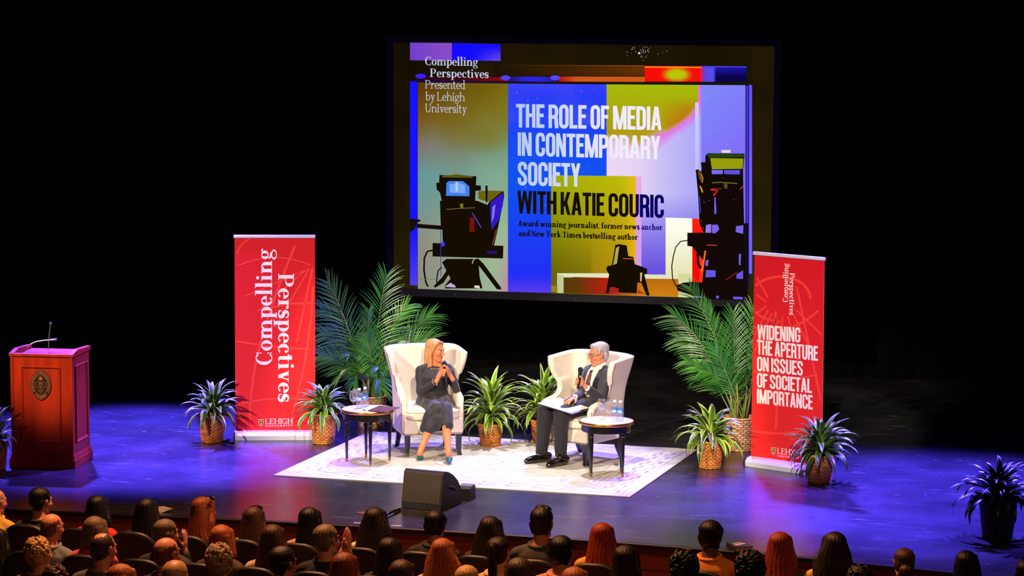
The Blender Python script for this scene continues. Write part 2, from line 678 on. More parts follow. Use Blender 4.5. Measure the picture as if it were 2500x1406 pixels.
def serif_glyph(ch, S=0.15, T=0.045):
    """high-contrast roman: returns (width, quads), cap height 1, x-height .66"""
    X = 0.66
    R = _rect

    def ring(cx, cy, rx, ry, a0=0, a1=360, s=S, t=T):
        q = []
        n = max(6, int(abs(a1 - a0) / 14))
        o = _arcpts(cx, cy, rx, ry, a0, a1, n)
        i = _arcpts(cx, cy, rx - s, ry - t, a0, a1, n)
        for k in range(n):
            q.append([o[k], o[k + 1], i[k + 1], i[k]])
        return q

    def dot(cx, cy, r):
        p = _arcpts(cx, cy, r, r, 0, 360, 10)[:-1]
        return [p]

    def stem(x, y0, y1, lo=True, hi=True, s=S, left_hi=False):
        q = R(x, y0, x + s, y1)
        e = 0.075
        if lo:
            q += R(x - e, y0, x + s + e, y0 + T)
        if hi:
            q += R(x - e, y1 - T, x + s + e, y1)
        if left_hi:
            q += R(x - e, y1 - T * 1.1, x + s, y1)
        return q

    def arch(x0, x1, top, s=S, foot=True):
        """hairline shoulder from stem x0 to stem right edge x1"""
        rx = (x1 - x0) * 0.62
        cx = x1 - rx
        q = ring(cx, top - 0.26, rx, 0.27, 0, 150, s, T * 1.2)
        q += stem(x1 - s, 0, top - 0.25, foot, False, s)
        return q

    def s_curve(w, top, k):
        yy = top / 2
        p = _arcpts(w / 2, top * 0.745, w / 2 - 0.05, top * 0.235, 25, 90, 4) + _arcpts(w / 2, top * 0.745, w / 2 - 0.05 - k * 0.25, top * 0.235, 90, 235, 7)[1:]
        p2 = _arcpts(w / 2, top * 0.255, w / 2 - 0.05 - k * 0.25, top * 0.235, 55, -90, 7) + _arcpts(w / 2, top * 0.255, w / 2 - 0.05, top * 0.235, -90, -155, 4)[1:]
        p = p + p2
        n = len(p)
        ws = [T * 1.3 + (k * 1.12 - T) * math.exp(-((i - (n - 1) / 2) / (n * 0.24)) ** 2) for i in range(n)]
        q = _strip(p, ws)
        q += R(w - 0.07, top * 0.66, w - 0.02, top * 0.97) if top > 0.9 else R(w - 0.09, top * 0.68, w - 0.04, top * 0.96)
        q += R(0.02, top * 0.03, 0.07, top * 0.34)
        return q
    e = 0.075
    if ch == 'o':
        return 0.60, ring(0.30, X / 2, 0.30, X / 2 + 0.015)
    if ch == 'e':
        return 0.55, ring(0.29, X / 2, 0.29, X / 2 + 0.015, 0, 320) + R(0.10, X * 0.5, 0.56, X * 0.5 + T)
    if ch == 'c':
        return 0.52, ring(0.29, X / 2, 0.29, X / 2 + 0.015, 52, 318) + dot(0.43, X * 0.74, 0.078)
    if ch == 'a':
        return 0.58, stem(0.36, 0, X - 0.2, False, False) + ring(0.27, X - 0.2, 0.24, 0.215, 0, 150, S * 0.9, T) + dot(0.115, X - 0.19, 0.07) + ring(0.25, 0.18, 0.23, 0.195, 20, 340, S, T) + R(0.36, 0, 0.6, T)
    if ch == 'd':
        return 0.66, ring(0.29, X / 2, 0.29, X / 2 + 0.015, 20, 340) + stem(0.43, 0, 1.06, False, False) + R(0.43, 0, 0.66, T) + R(0.35, 1.06 - T, 0.43, 1.06)
    if ch == 'b':
        return 0.64, stem(0.08, 0, 1.06, False, False, left_hi=True) + ring(0.35, X / 2, 0.29, X / 2 + 0.015, -160, 160)
    if ch == 'p':
        return 0.66, stem(0.08, -0.30, X, True, False, left_hi=True) + ring(0.37, X / 2, 0.29, X / 2 + 0.015, -160, 160)
    if ch == 'g':
        return 0.62, ring(0.27, 0.44, 0.25, 0.235, 0, 360, S * 0.85) + ring(0.29, -0.13, 0.29, 0.175, 0, 360, S * 0.55) + _strip([(0.12, 0.24), (0.08, 0.15), (0.2, 0.06), (0.42, 0.04)], [T * 1.5, T * 1.5, S * 0.8, S * 0.7]) + _strip([(0.44, 0.58), (0.5, 0.64), (0.57, 0.63)], [T * 1.3] * 3) + dot(0.57, 0.61, 0.06)
    if ch == 'i':
        return S + 2 * e + 0.02, stem(e, 0, X, True, False, left_hi=True) + dot(e + S / 2, 0.90, 0.098)
    if ch == 'j':
        return S + 0.14, R(0.13, -0.12, 0.13 + S, X) + R(0.06, X - T, 0.13, X) + dot(0.13 + S / 2, 0.90, 0.095) + ring(0.02, -0.13, 0.13 + S - 0.02, 0.17, -90, 0, S, T) + dot(0.0, -0.22, 0.07)
    if ch == 'l':
        return S + 2 * e + 0.02, stem(e, 0, 1.06, True, False, left_hi=True)
    if ch == 'h':
        return 0.74, stem(e, 0, 1.06, True, False, left_hi=True) + arch(e + S, 0.66, X)
    if ch == 'n':
        return 0.74, stem(e, 0, X, True, False, left_hi=True) + arch(e + S, 0.66, X)
    if ch == 'm':
        return 1.13, stem(e, 0, X, True, False, left_hi=True) + arch(e + S, 0.63, X) + arch(0.60, 1.05, X)
    if ch == 'u':
        return 0.72, stem(0.07, 0.24, X, False, False, left_hi=True) + ring(0.07 + 0.24, 0.25, 0.24, 0.265, 180, 335, S, T * 1.2) + stem(0.48, 0, X, False, False, left_hi=True) + R(0.48, 0, 0.70, T)
    if ch == 'r':
        return 0.52, stem(e, 0, X, True, False, left_hi=True) + _strip(_arcpts(0.38, 0.42, 0.17, 0.21, 180, 60, 6), [T * 1.4] * 7) + dot(0.44, X - 0.085, 0.085)
    if ch == 's':
        return 0.47, s_curve(0.47, X, S * 0.95)
    if ch == 't':
        return 0.42, R(0.10, 0.16, 0.10 + S, 0.88) + R(0, X - T, 0.38, X) + ring(0.10 + 0.17, 0.17, 0.17, 0.185, 180, 320, S, T * 1.2) + [[(0.02, X - T), (0.1, X), (0.12, 0.88), (0.10, 0.88)]]
    if ch == 'f':
        return 0.44, stem(0.09, 0, 0.82, True, False) + R(0, X - T, 0.38, X) + ring(0.33, 0.82, 0.24, 0.25, 40, 180, S, T) + dot(0.43, 0.95, 0.08)
    if ch == 'v':
        return 0.60, _diag(0.33, 0, 0.13, X, S) + _diag(0.33, 0, 0.50, X, T * 1.3) + R(0, X - T, 0.28, X) + R(0.40, X - T, 0.62, X)
    if ch == 'w':
        return 0.92, _diag(0.30, 0, 0.12, X, S) + _diag(0.30, 0, 0.46, X, T * 1.3) + _diag(0.64, 0, 0.46, X, S) + _diag(0.64, 0, 0.80, X, T * 1.3) + R(0, X - T, 0.28, X) + R(0.70, X - T, 0.92, X)
    if ch == 'y':
        return 0.60, _diag(0.33, 0, 0.13, X, S) + _diag(0.20, -0.26, 0.50, X, T * 1.3) + R(0, X - T, 0.28, X) + R(0.40, X - T, 0.62, X) + dot(0.15, -0.24, 0.075)
    if ch == 'k':
        return 0.70, stem(e, 0, 1.06, True, False, left_hi=True) + _diag(0.22, 0.26, 0.50, X, T * 1.4) + _diag(0.56, 0, 0.34, 0.42, S) + R(0.40, X - T, 0.64, X) + R(0.44, 0, 0.70, T)
    if ch == 'C':
        return 0.76, ring(0.40, 0.5, 0.40, 0.52, 48, 312) + R(0.66, 0.64, 0.70, 1.0) + R(0.66, 0.0, 0.70, 0.3)
    if ch == 'G':
        return 0.84, ring(0.40, 0.5, 0.40, 0.52, 48, 322) + R(0.66, 0.64, 0.70, 1.0) + stem(0.60, 0.0, 0.42, False, True)
    if ch == 'P':
        return 0.74, stem(e, 0, 1, True, False) + R(0, 1 - T, 0.42, 1) + ring(0.40, 0.72, 0.31, 0.28, -90, 90) + R(0.2, 0.44, 0.42, 0.44 + T)
    if ch == 'R':
        return 0.82, stem(e, 0, 1, True, False) + R(0, 1 - T, 0.42, 1) + ring(0.40, 0.73, 0.30, 0.27, -90, 90) + R(0.2, 0.46, 0.42, 0.46 + T) + _diag(0.68, 0, 0.44, 0.5, S) + R(0.6, 0, 0.84, T)
    if ch == 'L':
        return 0.70, stem(e, 0, 1) + R(0.1, 0, 0.68, T) + R(0.64, 0, 0.68, 0.28)
    if ch == 'U':
        return 0.84, R(0.09, 0.28, 0.09 + S, 1) + R(0, 1 - T, 0.09 + S + 0.09, 1) + ring(0.41, 0.30, 0.32, 0.32, 180, 360, S, T * 1.3) + R(0.69, 0.28, 0.69 + T, 1) + R(0.58, 1 - T, 0.84, 1)
    if ch == 'E':
        return 0.72, stem(e, 0, 1) + R(0.1, 0, 0.68, T) + R(0.1, 1 - T, 0.66, 1) + R(0.64, 0, 0.68, 0.26) + R(0.62, 0.76, 0.66, 1) + R(0.2, 0.5, 0.48, 0.5 + T) + R(0.46, 0.38, 0.5, 0.66)
    if ch == 'F':
        return 0.70, stem(e, 0, 1) + R(0.1, 1 - T, 0.66, 1) + R(0.62, 0.76, 0.66, 1) + R(0.2, 0.5, 0.48, 0.5 + T) + R(0.46, 0.38, 0.5, 0.66)
    if ch == 'H':
        return 0.90, stem(e, 0, 1) + stem(0.90 - e - S, 0, 1) + R(0.2, 0.5, 0.72, 0.5 + T)
    if ch == 'I':
        return S + 2 * e, stem(e, 0, 1)
    if ch == 'N':
        return 0.88, R(0.1, 0, 0.1 + T, 1) + R(0.74, 0, 0.74 + T, 1) + _diag(0.72, 0, 0.14, 1, S * 1.15) + R(0, 0, 0.22, T) + R(0, 1 - T, 0.2, 1) + R(0.64, 1 - T, 0.88, 1)
    if ch == 'T':
        return 0.76, stem(0.38 - S / 2, 0, 1, True, False) + R(0.03, 1 - T, 0.73, 1) + R(0.03, 0.74, 0.07, 1) + R(0.69, 0.74, 0.73, 1)
    if ch == 'V':
        return 0.82, _diag(0.42, 0, 0.16, 1, S) + _diag(0.42, 0, 0.68, 1, T * 1.3) + R(0, 1 - T, 0.32, 1) + R(0.56, 1 - T, 0.82, 1)
    if ch == 'Y':
        return 0.78, stem(0.39 - S / 2, 0, 0.46, True, False) + _diag(0.39, 0.4, 0.14, 1, S) + _diag(0.39, 0.4, 0.64, 1, T * 1.3) + R(0, 1 - T, 0.3, 1) + R(0.52, 1 - T, 0.78, 1)
    if ch == 'A':
        return 0.80, _diag(0.60, 0, 0.38, 1, S) + _diag(0.14, 0, 0.38, 1, T * 1.3) + R(0, 0, 0.26, T) + R(0.48, 0, 0.80, T) + R(0.22, 0.3, 0.5, 0.3 + T)
    if ch == 'S':
        return 0.62, s_curve(0.62, 1.0, S)
    if ch == 'M':
        return 1.0, R(0.1, 0, 0.1 + T, 1) + stem(0.78, 0, 1) + _diag(0.46, 0, 0.16, 1, S) + _diag(0.46, 0, 0.8, 1, T * 1.3) + R(0, 0, 0.22, T) + R(0, 1 - T, 0.2, 1)
    if ch == 'O':
        return 0.84, ring(0.42, 0.5, 0.42, 0.52)
    if ch == 'D':
        return 0.84, stem(e, 0, 1, True, True) + ring(0.40, 0.5, 0.42, 0.5, -90, 90) + R(0.1, 0, 0.42, T) + R(0.1, 1 - T, 0.42, 1)
    if ch == 'B':
        return 0.74, stem(e, 0, 1) + R(0.1, 0, 0.42, T) + R(0.1, 1 - T, 0.42, 1) + ring(0.38, 0.745, 0.27, 0.255, -90, 90) + ring(0.40, 0.26, 0.31, 0.26, -90, 90) + R(0.2, 0.49, 0.42, 0.49 + T)
    if ch == 'K':
        return 0.82, stem(e, 0, 1) + _diag(0.22, 0.4, 0.62, 1, T * 1.4) + _diag(0.68, 0, 0.40, 0.6, S) + R(0.5, 1 - T, 0.76, 1) + R(0.56, 0, 0.84, T)
    if ch == '1':
        return 0.4, stem(0.15, 0, 1, True, False) + R(0.04, 0.86, 0.15, 0.9)
    if ch == '8':
        return 0.6, ring(0.3, 0.74, 0.24, 0.27) + ring(0.3, 0.26, 0.29, 0.28)
    if ch == '6':
        return 0.6, ring(0.3, 0.3, 0.28, 0.31) + ring(0.38, 0.5, 0.36, 0.52, 80, 180)
    if ch == '5':
        return 0.58, ring(0.26, 0.32, 0.29, 0.33, -150, 120) + R(0.1, 0.52, 0.1 + T, 1) + R(0.1, 1 - S, 0.5, 1)
    if ch == ',':
        return 0.22, dot(0.1, 0.08, 0.085) + [[(0.1, 0.02), (0.18, 0.08), (0.08, -0.18), (0.04, -0.17)]]
    if ch == '-':
        return 0.36, R(0.03, 0.27, 0.31, 0.36)
    return 0.26, []


def text_quads(s, glyph, gap, space=0.26, **kw):
    x, out = 0.0, []
    for ch in s:
        if ch == ' ':
            x += space
            continue
        w, q = glyph(ch, **kw)
        for poly in q:
            out.append([(p[0] + x, p[1]) for p in poly])
        x += w + gap
    return x - gap, out


def lift_(p, k):
    """a hair's breadth per stroke, so that crossing strokes do not share one plane"""
    d = EYE - np.asarray(p, float)
    return tuple(np.asarray(p, float) + d / np.linalg.norm(d) * (k % 9) * 6e-5)


def write(mb, s, glyph, p0, p1, cap, place, color, gap=0.05, space=0.26, up=None, **kw):
    """letters along the line p0 -> p1 (photo pixels on the surface), cap height in pixels; place(px, py) -> point"""
    W_, polys = text_quads(s, glyph, gap, space, **kw)
    dx, dy = (p1[0] - p0[0]) / W_, (p1[1] - p0[1]) / W_
    l = math.hypot(dx, dy)
    ux, uy = (0.0, -cap) if abs(dx) > abs(dy) else (dy / l * cap, -dx / l * cap)     # letters stand upright on the sheet
    if up is not None:
        ux, uy = up[0] * cap, up[1] * cap
    for k_, poly in enumerate(polys):
        pts = [lift_(place(p0[0] + p[0] * dx + p[1] * ux, p0[1] + p[0] * dy + p[1] * uy), k_) for p in poly]
        c = color(p0[0] + poly[0][0] * dx, p0[1] + poly[0][0] * dy) if callable(color) else color
        mb.add(pts, [tuple(range(len(pts)))], c)
# ------------------------------------------------------------------ stage, curtain, house floor
HOUSE_Z = -0.75


def edge_y(x):
    dx = x - 1.6
    return -3.285 - (0.0132 if dx < 0 else 0.0245) * dx * dx


def stage_material():
    m = bpy.data.materials.new('black_stage_paint')
    m.use_nodes = True
    nt = m.node_tree
    b = nt.nodes['Principled BSDF']
    tc = nt.nodes.new('ShaderNodeTexCoord')

    def noise(scale, rot, stretch, detail=4, dist=0.0):
        mp = nt.nodes.new('ShaderNodeMapping')
        mp.inputs['Rotation'].default_value = (0, 0, rot)
        mp.inputs['Scale'].default_value = stretch
        n = nt.nodes.new('ShaderNodeTexNoise')
        n.inputs['Scale'].default_value = scale
        n.inputs['Detail'].default_value = detail
        n.inputs['Distortion'].default_value = dist
        nt.links.new(tc.outputs['Object'], mp.inputs[0])
        nt.links.new(mp.outputs[0], n.inputs['Vector'])
        return n.outputs['Fac']

    def math_(op, a, bb, clamp=False):
        n = nt.nodes.new('ShaderNodeMath')
        n.operation = op
        n.use_clamp = clamp
        for i, x in enumerate((a, bb)):
            if isinstance(x, (int, float)):
                n.inputs[i].default_value = x
            else:
                nt.links.new(x, n.inputs[i])
        return n.outputs[0]

    total = None
    for sc, rot, st, th in ((1.1, 0.3, (0.4, 1.7, 1), 0.0030), (1.7, -0.5, (0.35, 2.2, 1), 0.0035), (0.9, 1.1, (0.3, 2.6, 1), 0.0028), (2.6, 0.1, (0.35, 2.4, 1), 0.0045), (2.0, 2.2, (0.3, 2.0, 1), 0.0035)):
        d = math_('ABSOLUTE', math_('SUBTRACT', noise(sc, rot, st, 1, 0.15), 0.5), 0)
        line = math_('SUBTRACT', 1.0, math_('DIVIDE', d, th), True)
        msk = math_('MULTIPLY', math_('SUBTRACT', noise(2.9, rot * 3, (1, 1, 1), 4), 0.45), 5.0, True)
        msk2 = math_('MULTIPLY', line, msk)
        total = msk2 if total is None else math_('MAXIMUM', total, msk2)
    grain = noise(26, 0.5, (0.8, 1.5, 1), 8, 0.2)
    haze = noise(1.4, 0.2, (1, 1, 1), 6)
    fac = math_('ADD', math_('MULTIPLY', total, 0.32), math_('MULTIPLY', math_('SUBTRACT', math_('MULTIPLY', math_('ADD', grain, haze), 0.5), 0.40), 0.20), True)
    rp = nt.nodes.new('ShaderNodeMix')
    rp.data_type = 'RGBA'
    rp.inputs[6].default_value = (0.014, 0.014, 0.016, 1)
    rp.inputs[7].default_value = (0.34, 0.34, 0.36, 1)
    nt.links.new(fac, rp.inputs[0])
    nt.links.new(rp.outputs[2], b.inputs['Base Color'])
    ro = math_('ADD', 0.20, math_('MULTIPLY', haze, 0.14))
    nt.links.new(ro, b.inputs['Roughness'])
    b.inputs['Specular IOR Level'].default_value = 0.5
    bp = nt.nodes.new('ShaderNodeBump')
    bp.inputs['Strength'].default_value = 0.05
    bp.inputs['Distance'].default_value = 0.01
    nt.links.new(grain, bp.inputs['Height'])
    nt.links.new(bp.outputs[0], b.inputs['Normal'])
    return m


STAGE = stage_material()
XS = [-16 + i * 0.25 for i in range(int(30 / 0.25) + 1)]
mb = MB()
for i in range(len(XS) - 1):
    x0, x1 = XS[i], XS[i + 1]
    mb.add([(x0, edge_y(x0), 0), (x1, edge_y(x1), 0), (x1, 7.2, 0), (x0, 7.2, 0)], [(0, 1, 2, 3)])
structure(mb.build('floor_stage', STAGE))

mb = MB()          # rounded dark nosing along the stage edge
NOSE = [(0.004, 0.0), (-0.03, 0.0), (-0.042, -0.008), (-0.042, -0.040), (-0.02, -0.048), (0.03, -0.048)]
for i in range(len(XS) - 1):
    x0, x1 = XS[i], XS[i + 1]
    for k in range(len(NOSE) - 1):
        a, b = NOSE[k], NOSE[k + 1]
        mb.add([(x0, edge_y(x0) + a[0], a[1]), (x1, edge_y(x1) + a[0], a[1]), (x1, edge_y(x1) + b[0], b[1]), (x0, edge_y(x0) + b[0], b[1])], [(0, 1, 2, 3)])
structure(mb.build('trim_1', mat('stage_nosing', (14, 13, 13), 0.35)))

wood_face = mat('stage_front_wood', (168, 76, 40), 0.45, vary=0.35, vscale=3.0, vstretch=(0.6, 4, 14))
mb = MB()
for i in range(len(XS) - 1):
    x0, x1 = XS[i], XS[i + 1]
    for z0, z1, off in ((-0.046, -0.235, 0.02), (-0.245, -0.50, 0.025), (-0.51, HOUSE_Z, 0.02)):
        mb.add([(x0, edge_y(x0) + off, z0), (x1, edge_y(x1) + off, z0), (x1, edge_y(x1) + off, z1), (x0, edge_y(x0) + off, z1)], [(0, 1, 2, 3)])
    mb.add([(x0, edge_y(x0) + 0.035, -0.06), (x1, edge_y(x1) + 0.035, -0.06), (x1, edge_y(x1) + 0.035, HOUSE_Z), (x0, edge_y(x0) + 0.035, HOUSE_Z)], [(0, 1, 2, 3)])
structure(mb.build('wall_stage_front', wood_face))

mb = MB()
mb.box((-1, -11, HOUSE_Z - 0.05), (36, 16.2, 0.1))
structure(mb.build('floor_house', mat('house_carpet', (38, 12, 14), 0.95, vary=0.3, vscale=30)))

curt = mat('black_velour', (9, 9, 10), 1.0, spec=0.04)
mb = MB()


def curtain_fn(u, v):
    x = -16 + 30 * u
    return (x, 6.9 + 0.09 * math.sin(x * 11.0 + 1.5 * math.sin(x * 1.7)) + 0.03 * math.sin(x * 31), 9.6 * v)


mb.grid(curtain_fn, 900, 6)
structure(mb.build('wall_back', curt, smooth=True))
for nm, xx in (('wall_left', -15.9), ('wall_right', 13.9)):
    mb = MB()
    mb.grid(lambda u, v, xx=xx: (xx + 0.08 * math.sin(u * 90), -3.6 + 10.5 * u, 9.6 * v), 200, 4)
    structure(mb.build(nm, curt, smooth=True))
mb = MB()
mb.box((-1, 2.6, 9.7), (30, 9.2, 0.1))
structure(mb.build('ceiling', curt))

# ------------------------------------------------------------------ projection screen
SCY = 4.5
scr = thing('projection_screen', 'large projection screen hanging over the stage, showing a colourful slide with two studio cameras', 'screen', (aty(1426, 410, SCY)[0], SCY, 2.58))


def sp(px, py, off=0.0):
    return tuple(aty(px, py, SCY - off))


def yb(x):                      # lower edge of the picture in photo pixels
    return 703 + (x - 961) * 0.0348


def yt(x):
    return 103 + (x - 960) * 0.0108


EM = vcol_mat('slide_light', emit=True)
pic = MB()
LAYER = [0.0]


def L(c):
    return lin(c)


def mixc(a, b, t):
    t = max(0.0, min(1.0, t))
    return tuple(a[i] + (b[i] - a[i]) * t for i in range(3))


def hnoise(x, y, s):
    """smooth value noise"""
    x, y = x / s, y / s
    xi, yi = math.floor(x), math.floor(y)
    fx, fy = x - xi, y - yi
    fx, fy = fx * fx * (3 - 2 * fx), fy * fy * (3 - 2 * fy)

    def h(a, b):
        k = math.sin(a * 127.1 + b * 311.7) * 43758.5453
        return k - math.floor(k)
    return (h(xi, yi) * (1 - fx) + h(xi + 1, yi) * fx) * (1 - fy) + (h(xi, yi + 1) * (1 - fx) + h(xi + 1, yi + 1) * fx) * fy


def region(xl, ytl, ybl, xr, ytr, ybr, col, nx=1, ny=1):
    """one field of the slide; corner heights at its two sides; col: srgb tuple or f(px,py)->srgb"""
    LAYER[0] += 0.0002
    off = LAYER[0]

    def pos(u, v):
        x = xl + (xr - xl) * u
        a, b = ytl + (ytr - ytl) * u, ybl + (ybr - ybl) * u
        return x, a + (b - a) * v
    pic.grid(lambda u, v: sp(*pos(u, v), off), nx, ny, (lambda u, v: L(col(*pos(u, v)))) if callable(col) else (lambda u, v: L(col)))


def poly(pts, col):
    LAYER[0] += 0.0002
    pic.add([sp(p[0], p[1], LAYER[0]) for p in pts], [tuple(range(len(pts)))], L(col))


def curve_line(pts, w, col):
    for q in _strip(pts, [w] * len(pts)):
        poly(q, col)


def backdrop_c(x, y):
    t = (y - 110) / 600
    s = 1.0 if x > 1000 else 0.8
    b = mixc((27, 19, 3), (45, 38, 5), max(0, t - 0.2))
    k = 0.75 + 0.5 * hnoise(x, y, 60)
    return tuple(c * s * k for c in b)


region(960, 103, 703, 1892, 113, 735, backdrop_c, 24, 16)
region(1001, 104, 147, 1103, 105, 148, lambda x, y: mixc((112, 64, 205), (140, 76, 200), (x - 1001) / 100), 4, 2)
region(1103, 105, 148, 1222, 108, 148.5, lambda x, y: mixc((18, 10, 250), (95, 70, 235), max(0, (x - 1150) / 72) * max(0, (y - 112) / 30)), 8, 4)
region(1205, 158, 187, 1574, 160, 187, lambda x, y: mixc((26, 18, 3), (104, 50, 5), (x - 1205) / 369 * (0.6 + 0.4 * math.sin((y - 158) / 29 * PI))), 12, 4)
region(1220, 158, 160, 1574, 160, 162, lambda x, y: mixc((40, 24, 2), (180, 82, 10), (x - 1220) / 354), 8, 1)
region(1016, 187, 197, 1240, 188, 198, lambda x, y: mixc((40, 8, 20), (150, 8, 10), ((x - 1016) / 224) ** 2), 12, 2)
region(1240, 187, 198, 1365, 188, 200, lambda x, y: mixc((40, 20, 90), (40, 36, 240), math.sin((x - 1240) / 125 * PI)), 10, 2)
region(1365, 187, 199, 1574, 187.5, 200, lambda x, y: mixc((190, 10, 6), (205, 88, 24), min(1, (x - 1365) / 40)), 10, 2)
for cx, cy_, rx, c in ((1027, 186, 13, (58, 30, 245)), (1234, 190, 12, (82, 62, 250)), (1355, 190, 12, (84, 74, 240))):
    poly(_arcpts(cx, cy_, rx, 6, 0, 360, 14)[:-1], c)


def topband(x, y):
    if x < 1712:
        d = math.hypot((x - 1652) / 36, (y - 182) / 19)
        return mixc((186, 196, 10), (246, 14, 6), (d - 0.55) / 0.55)
    if x < 1742:
        return mixc((140, 40, 160), (86, 74, 235), (x - 1712) / 14)
    return mixc((30, 20, 170), (8, 4, 70), (y - 164) / 24)


region(1574, 161, 199, 1822, 162, 200, topband, 40, 8)
region(1574, 162.5, 165, 1712, 163.5, 166, (250, 165, 20))
region(1712, 161, 164, 1823, 162, 165, (70, 60, 230))
region(1002, 200, 204.5, 1836, 207, 208, (22, 8, 10))
region(1002, 197.5, 199, 1240, 200, 202, (20, 10, 120))
# picture inside the slide
region(1001, 199, 696, 1019, 199, 697, lambda x, y: mixc((22, 16, 255), (84, 66, 235), (y - 560) / 150), 2, 12)


def panel_c(x, y):
    tx, ty = (x - 1020) / 220, (y - 202) / 500
    top = mixc((92, 56, 4), (122, 108, 14), tx)
    midc = mixc((124, 118, 110), (118, 160, 130), tx)
    teal = mixc((100, 150, 150), (140, 176, 140), tx * 0.8)
    low = mixc((142, 140, 128), (160, 190, 150), tx)
    w = ty * 5 + 0.5 * (hnoise(x, y, 70) - 0.5)
    if w < 1.0:
        c = mixc(top, mixc((118, 86, 20), (128, 122, 40), tx), w)
    elif w < 1.7:
        c = mixc(mixc((118, 86, 20), (128, 122, 40), tx), midc, (w - 1.0) / 0.7)
    elif w < 2.4:
        c = mixc(midc, teal, (w - 1.7) / 0.7)
    else:
        c = mixc(teal, low, (w - 2.4) / 1.6)
    if x > 1205 and y > 560:
        c = mixc(c, (190, 130, 160), (x - 1205) / 40 * (y - 560) / 150)
    return c


region(1020, 201, 705, 1240, 204, 712, panel_c, 30, 60)


def blue_c(x, y):
    t = (y - 205) / 505
    c = mixc((42, 54, 246), (16, 84, 240), t * 2.2) if t < 0.45 else mixc((16, 84, 240), (34, 44, 246), (t - 0.45) / 0.5)
    if y < 300:
        c = mixc(c, (84, 86, 246), hnoise(x, y, 60) * 0.7)
    if y > 670:
        c = mixc(c, (92, 60, 235), (y - 670) / 45)
    return c


region(1240, 204, 712, 1346, 205, 715, blue_c, 10, 50)
region(1346, 205, 431, 1481, 206, 430, blue_c, 12, 24)


def right_c(x, y):
    n = hnoise(x, y, 50) * 30 + hnoise(x, y, 22) * 14
    bound = 322 + n - (max(0, x - 1590) / 115) ** 1.5 * 92
    lav = mixc(mixc((236, 216, 240), (214, 200, 250), (x - 1481) / 200), (176, 174, 245), max(0, (y - 470) / 140))
    if x > 1560:
        lav = mixc(lav, (160, 160, 244), (x - 1560) / 170 * 0.9)
    if x < 1706 and y < bound:
        c = mixc((166, 186, 10), (176, 156, 12), (y - 210) / 110)
        c = mixc(c, (196, 108, 14), max(0, (x - 1610) / 75) * max(0, (y - 235) / 50))
        e = (bound - y) / 16
        return mixc(mixc(lav, (205, 150, 120), 0.7), c, e)
    if 1560 < x < 1712 and 470 < y < 672:
        lav = mixc(lav, (104, 80, 222), (y - 474) / 190)
    if x < 1712:
        e = (y - bound) / 34
        mag = (232, 104, 232) if x > 1600 else (222, 186, 200)
        return mixc(mag, lav, e)
    c = mixc((126, 140, 250), (130, 104, 246), (y - 207) / 320 + (x - 1706) / 300)
    return c if y < 520 else mixc(c, (96, 78, 236), (y - 520) / 150)


region(1481, 206, 720, 1821, 208, 730, right_c, 110, 130)
region(1697, 250, 430, 1706, 250, 430, lambda x, y: mixc((206, 204, 250), (188, 186, 250), (y - 250) / 180), 2, 8)
region(1820, 208, 732, 1826, 208, 732, (16, 8, 100))
region(1823, 210, 700, 1825.5, 210, 700, (96, 84, 240))
region(1828, 207, 668, 1836, 208, 668, lambda x, y: mixc((96, 84, 246), (120, 100, 246), (y - 207) / 300), 1, 6)
region(1826, 208, 700, 1828.5, 208, 700, (14, 4, 120))


def yellow_c(x, y):
    tx, ty = (x - 1346) / 206, (y - 430) / 280
    c = mixc(mixc((160, 172, 8), (196, 190, 8), tx), mixc((112, 112, 8), (206, 150, 20), tx), ty * 1.2)
    if tx > 0.85:
        c = mixc(c, (236, 190, 20), (tx - 0.85) * 5)
    if ty > 0.55 and tx < 0.5:
        c = mixc(c, (88, 84, 6), (ty - 0.55) * 1.2)
    return c


region(1346, 428, 716, 1552, 430, 722, yellow_c, 24, 30)
region(1552, 430, 668, 1566, 430, 668, lambda x, y: mixc((240, 170, 236), (206, 150, 240), (y - 430) / 240), 2, 10)
region(1625, 531, 700, 1690, 533, 700, lambda x, y: mixc((255, 253, 238), (226, 226, 168), (y - 560) / 130), 6, 12)
region(1690, 533, 696, 1722, 536, 696, lambda x, y: mixc((250, 40, 10), (248, 8, 8), (y - 533) / 60), 3, 8)
region(1722, 545, 732, 1826, 545, 734, (20, 12, 12))
region(1708, 600, 690, 1724, 600, 690, (250, 60, 14))
# white table and floor at the foot of the picture
poly([(1360, 667), (1486, 667), (1655, 672), (1655, 682), (1480, 678), (1400, 676), (1360, 690)], (226, 228, 190))
region(1360, 670, yb(1360) - 2, 1376, 672, yb(1376) - 2, (196, 200, 150))
region(1376, 677, yb(1376) - 2, 1490, 678, yb(1490) - 2, lambda x, y: mixc((84, 58, 8), (176, 34, 16), (x - 1395) / 80), 8, 3)
region(1490, 679, yb(1490) - 2, 1556, 680, yb(1556) - 2, lambda x, y: mixc((170, 40, 30), (196, 110, 16), (x - 1490) / 60), 8, 3)
region(1556, 680, yb(1556) - 2, 1656, 681, yb(1656) - 2, lambda x, y: mixc((186, 104, 16), (206, 132, 18), (y - 680) / 44), 6, 3)
region(1656, 668, yb(1656) - 2, 1690, 668, yb(1690) - 2, (214, 218, 160))
region(1346, 697, 712, 1361, 698, 713, (150, 134, 20))

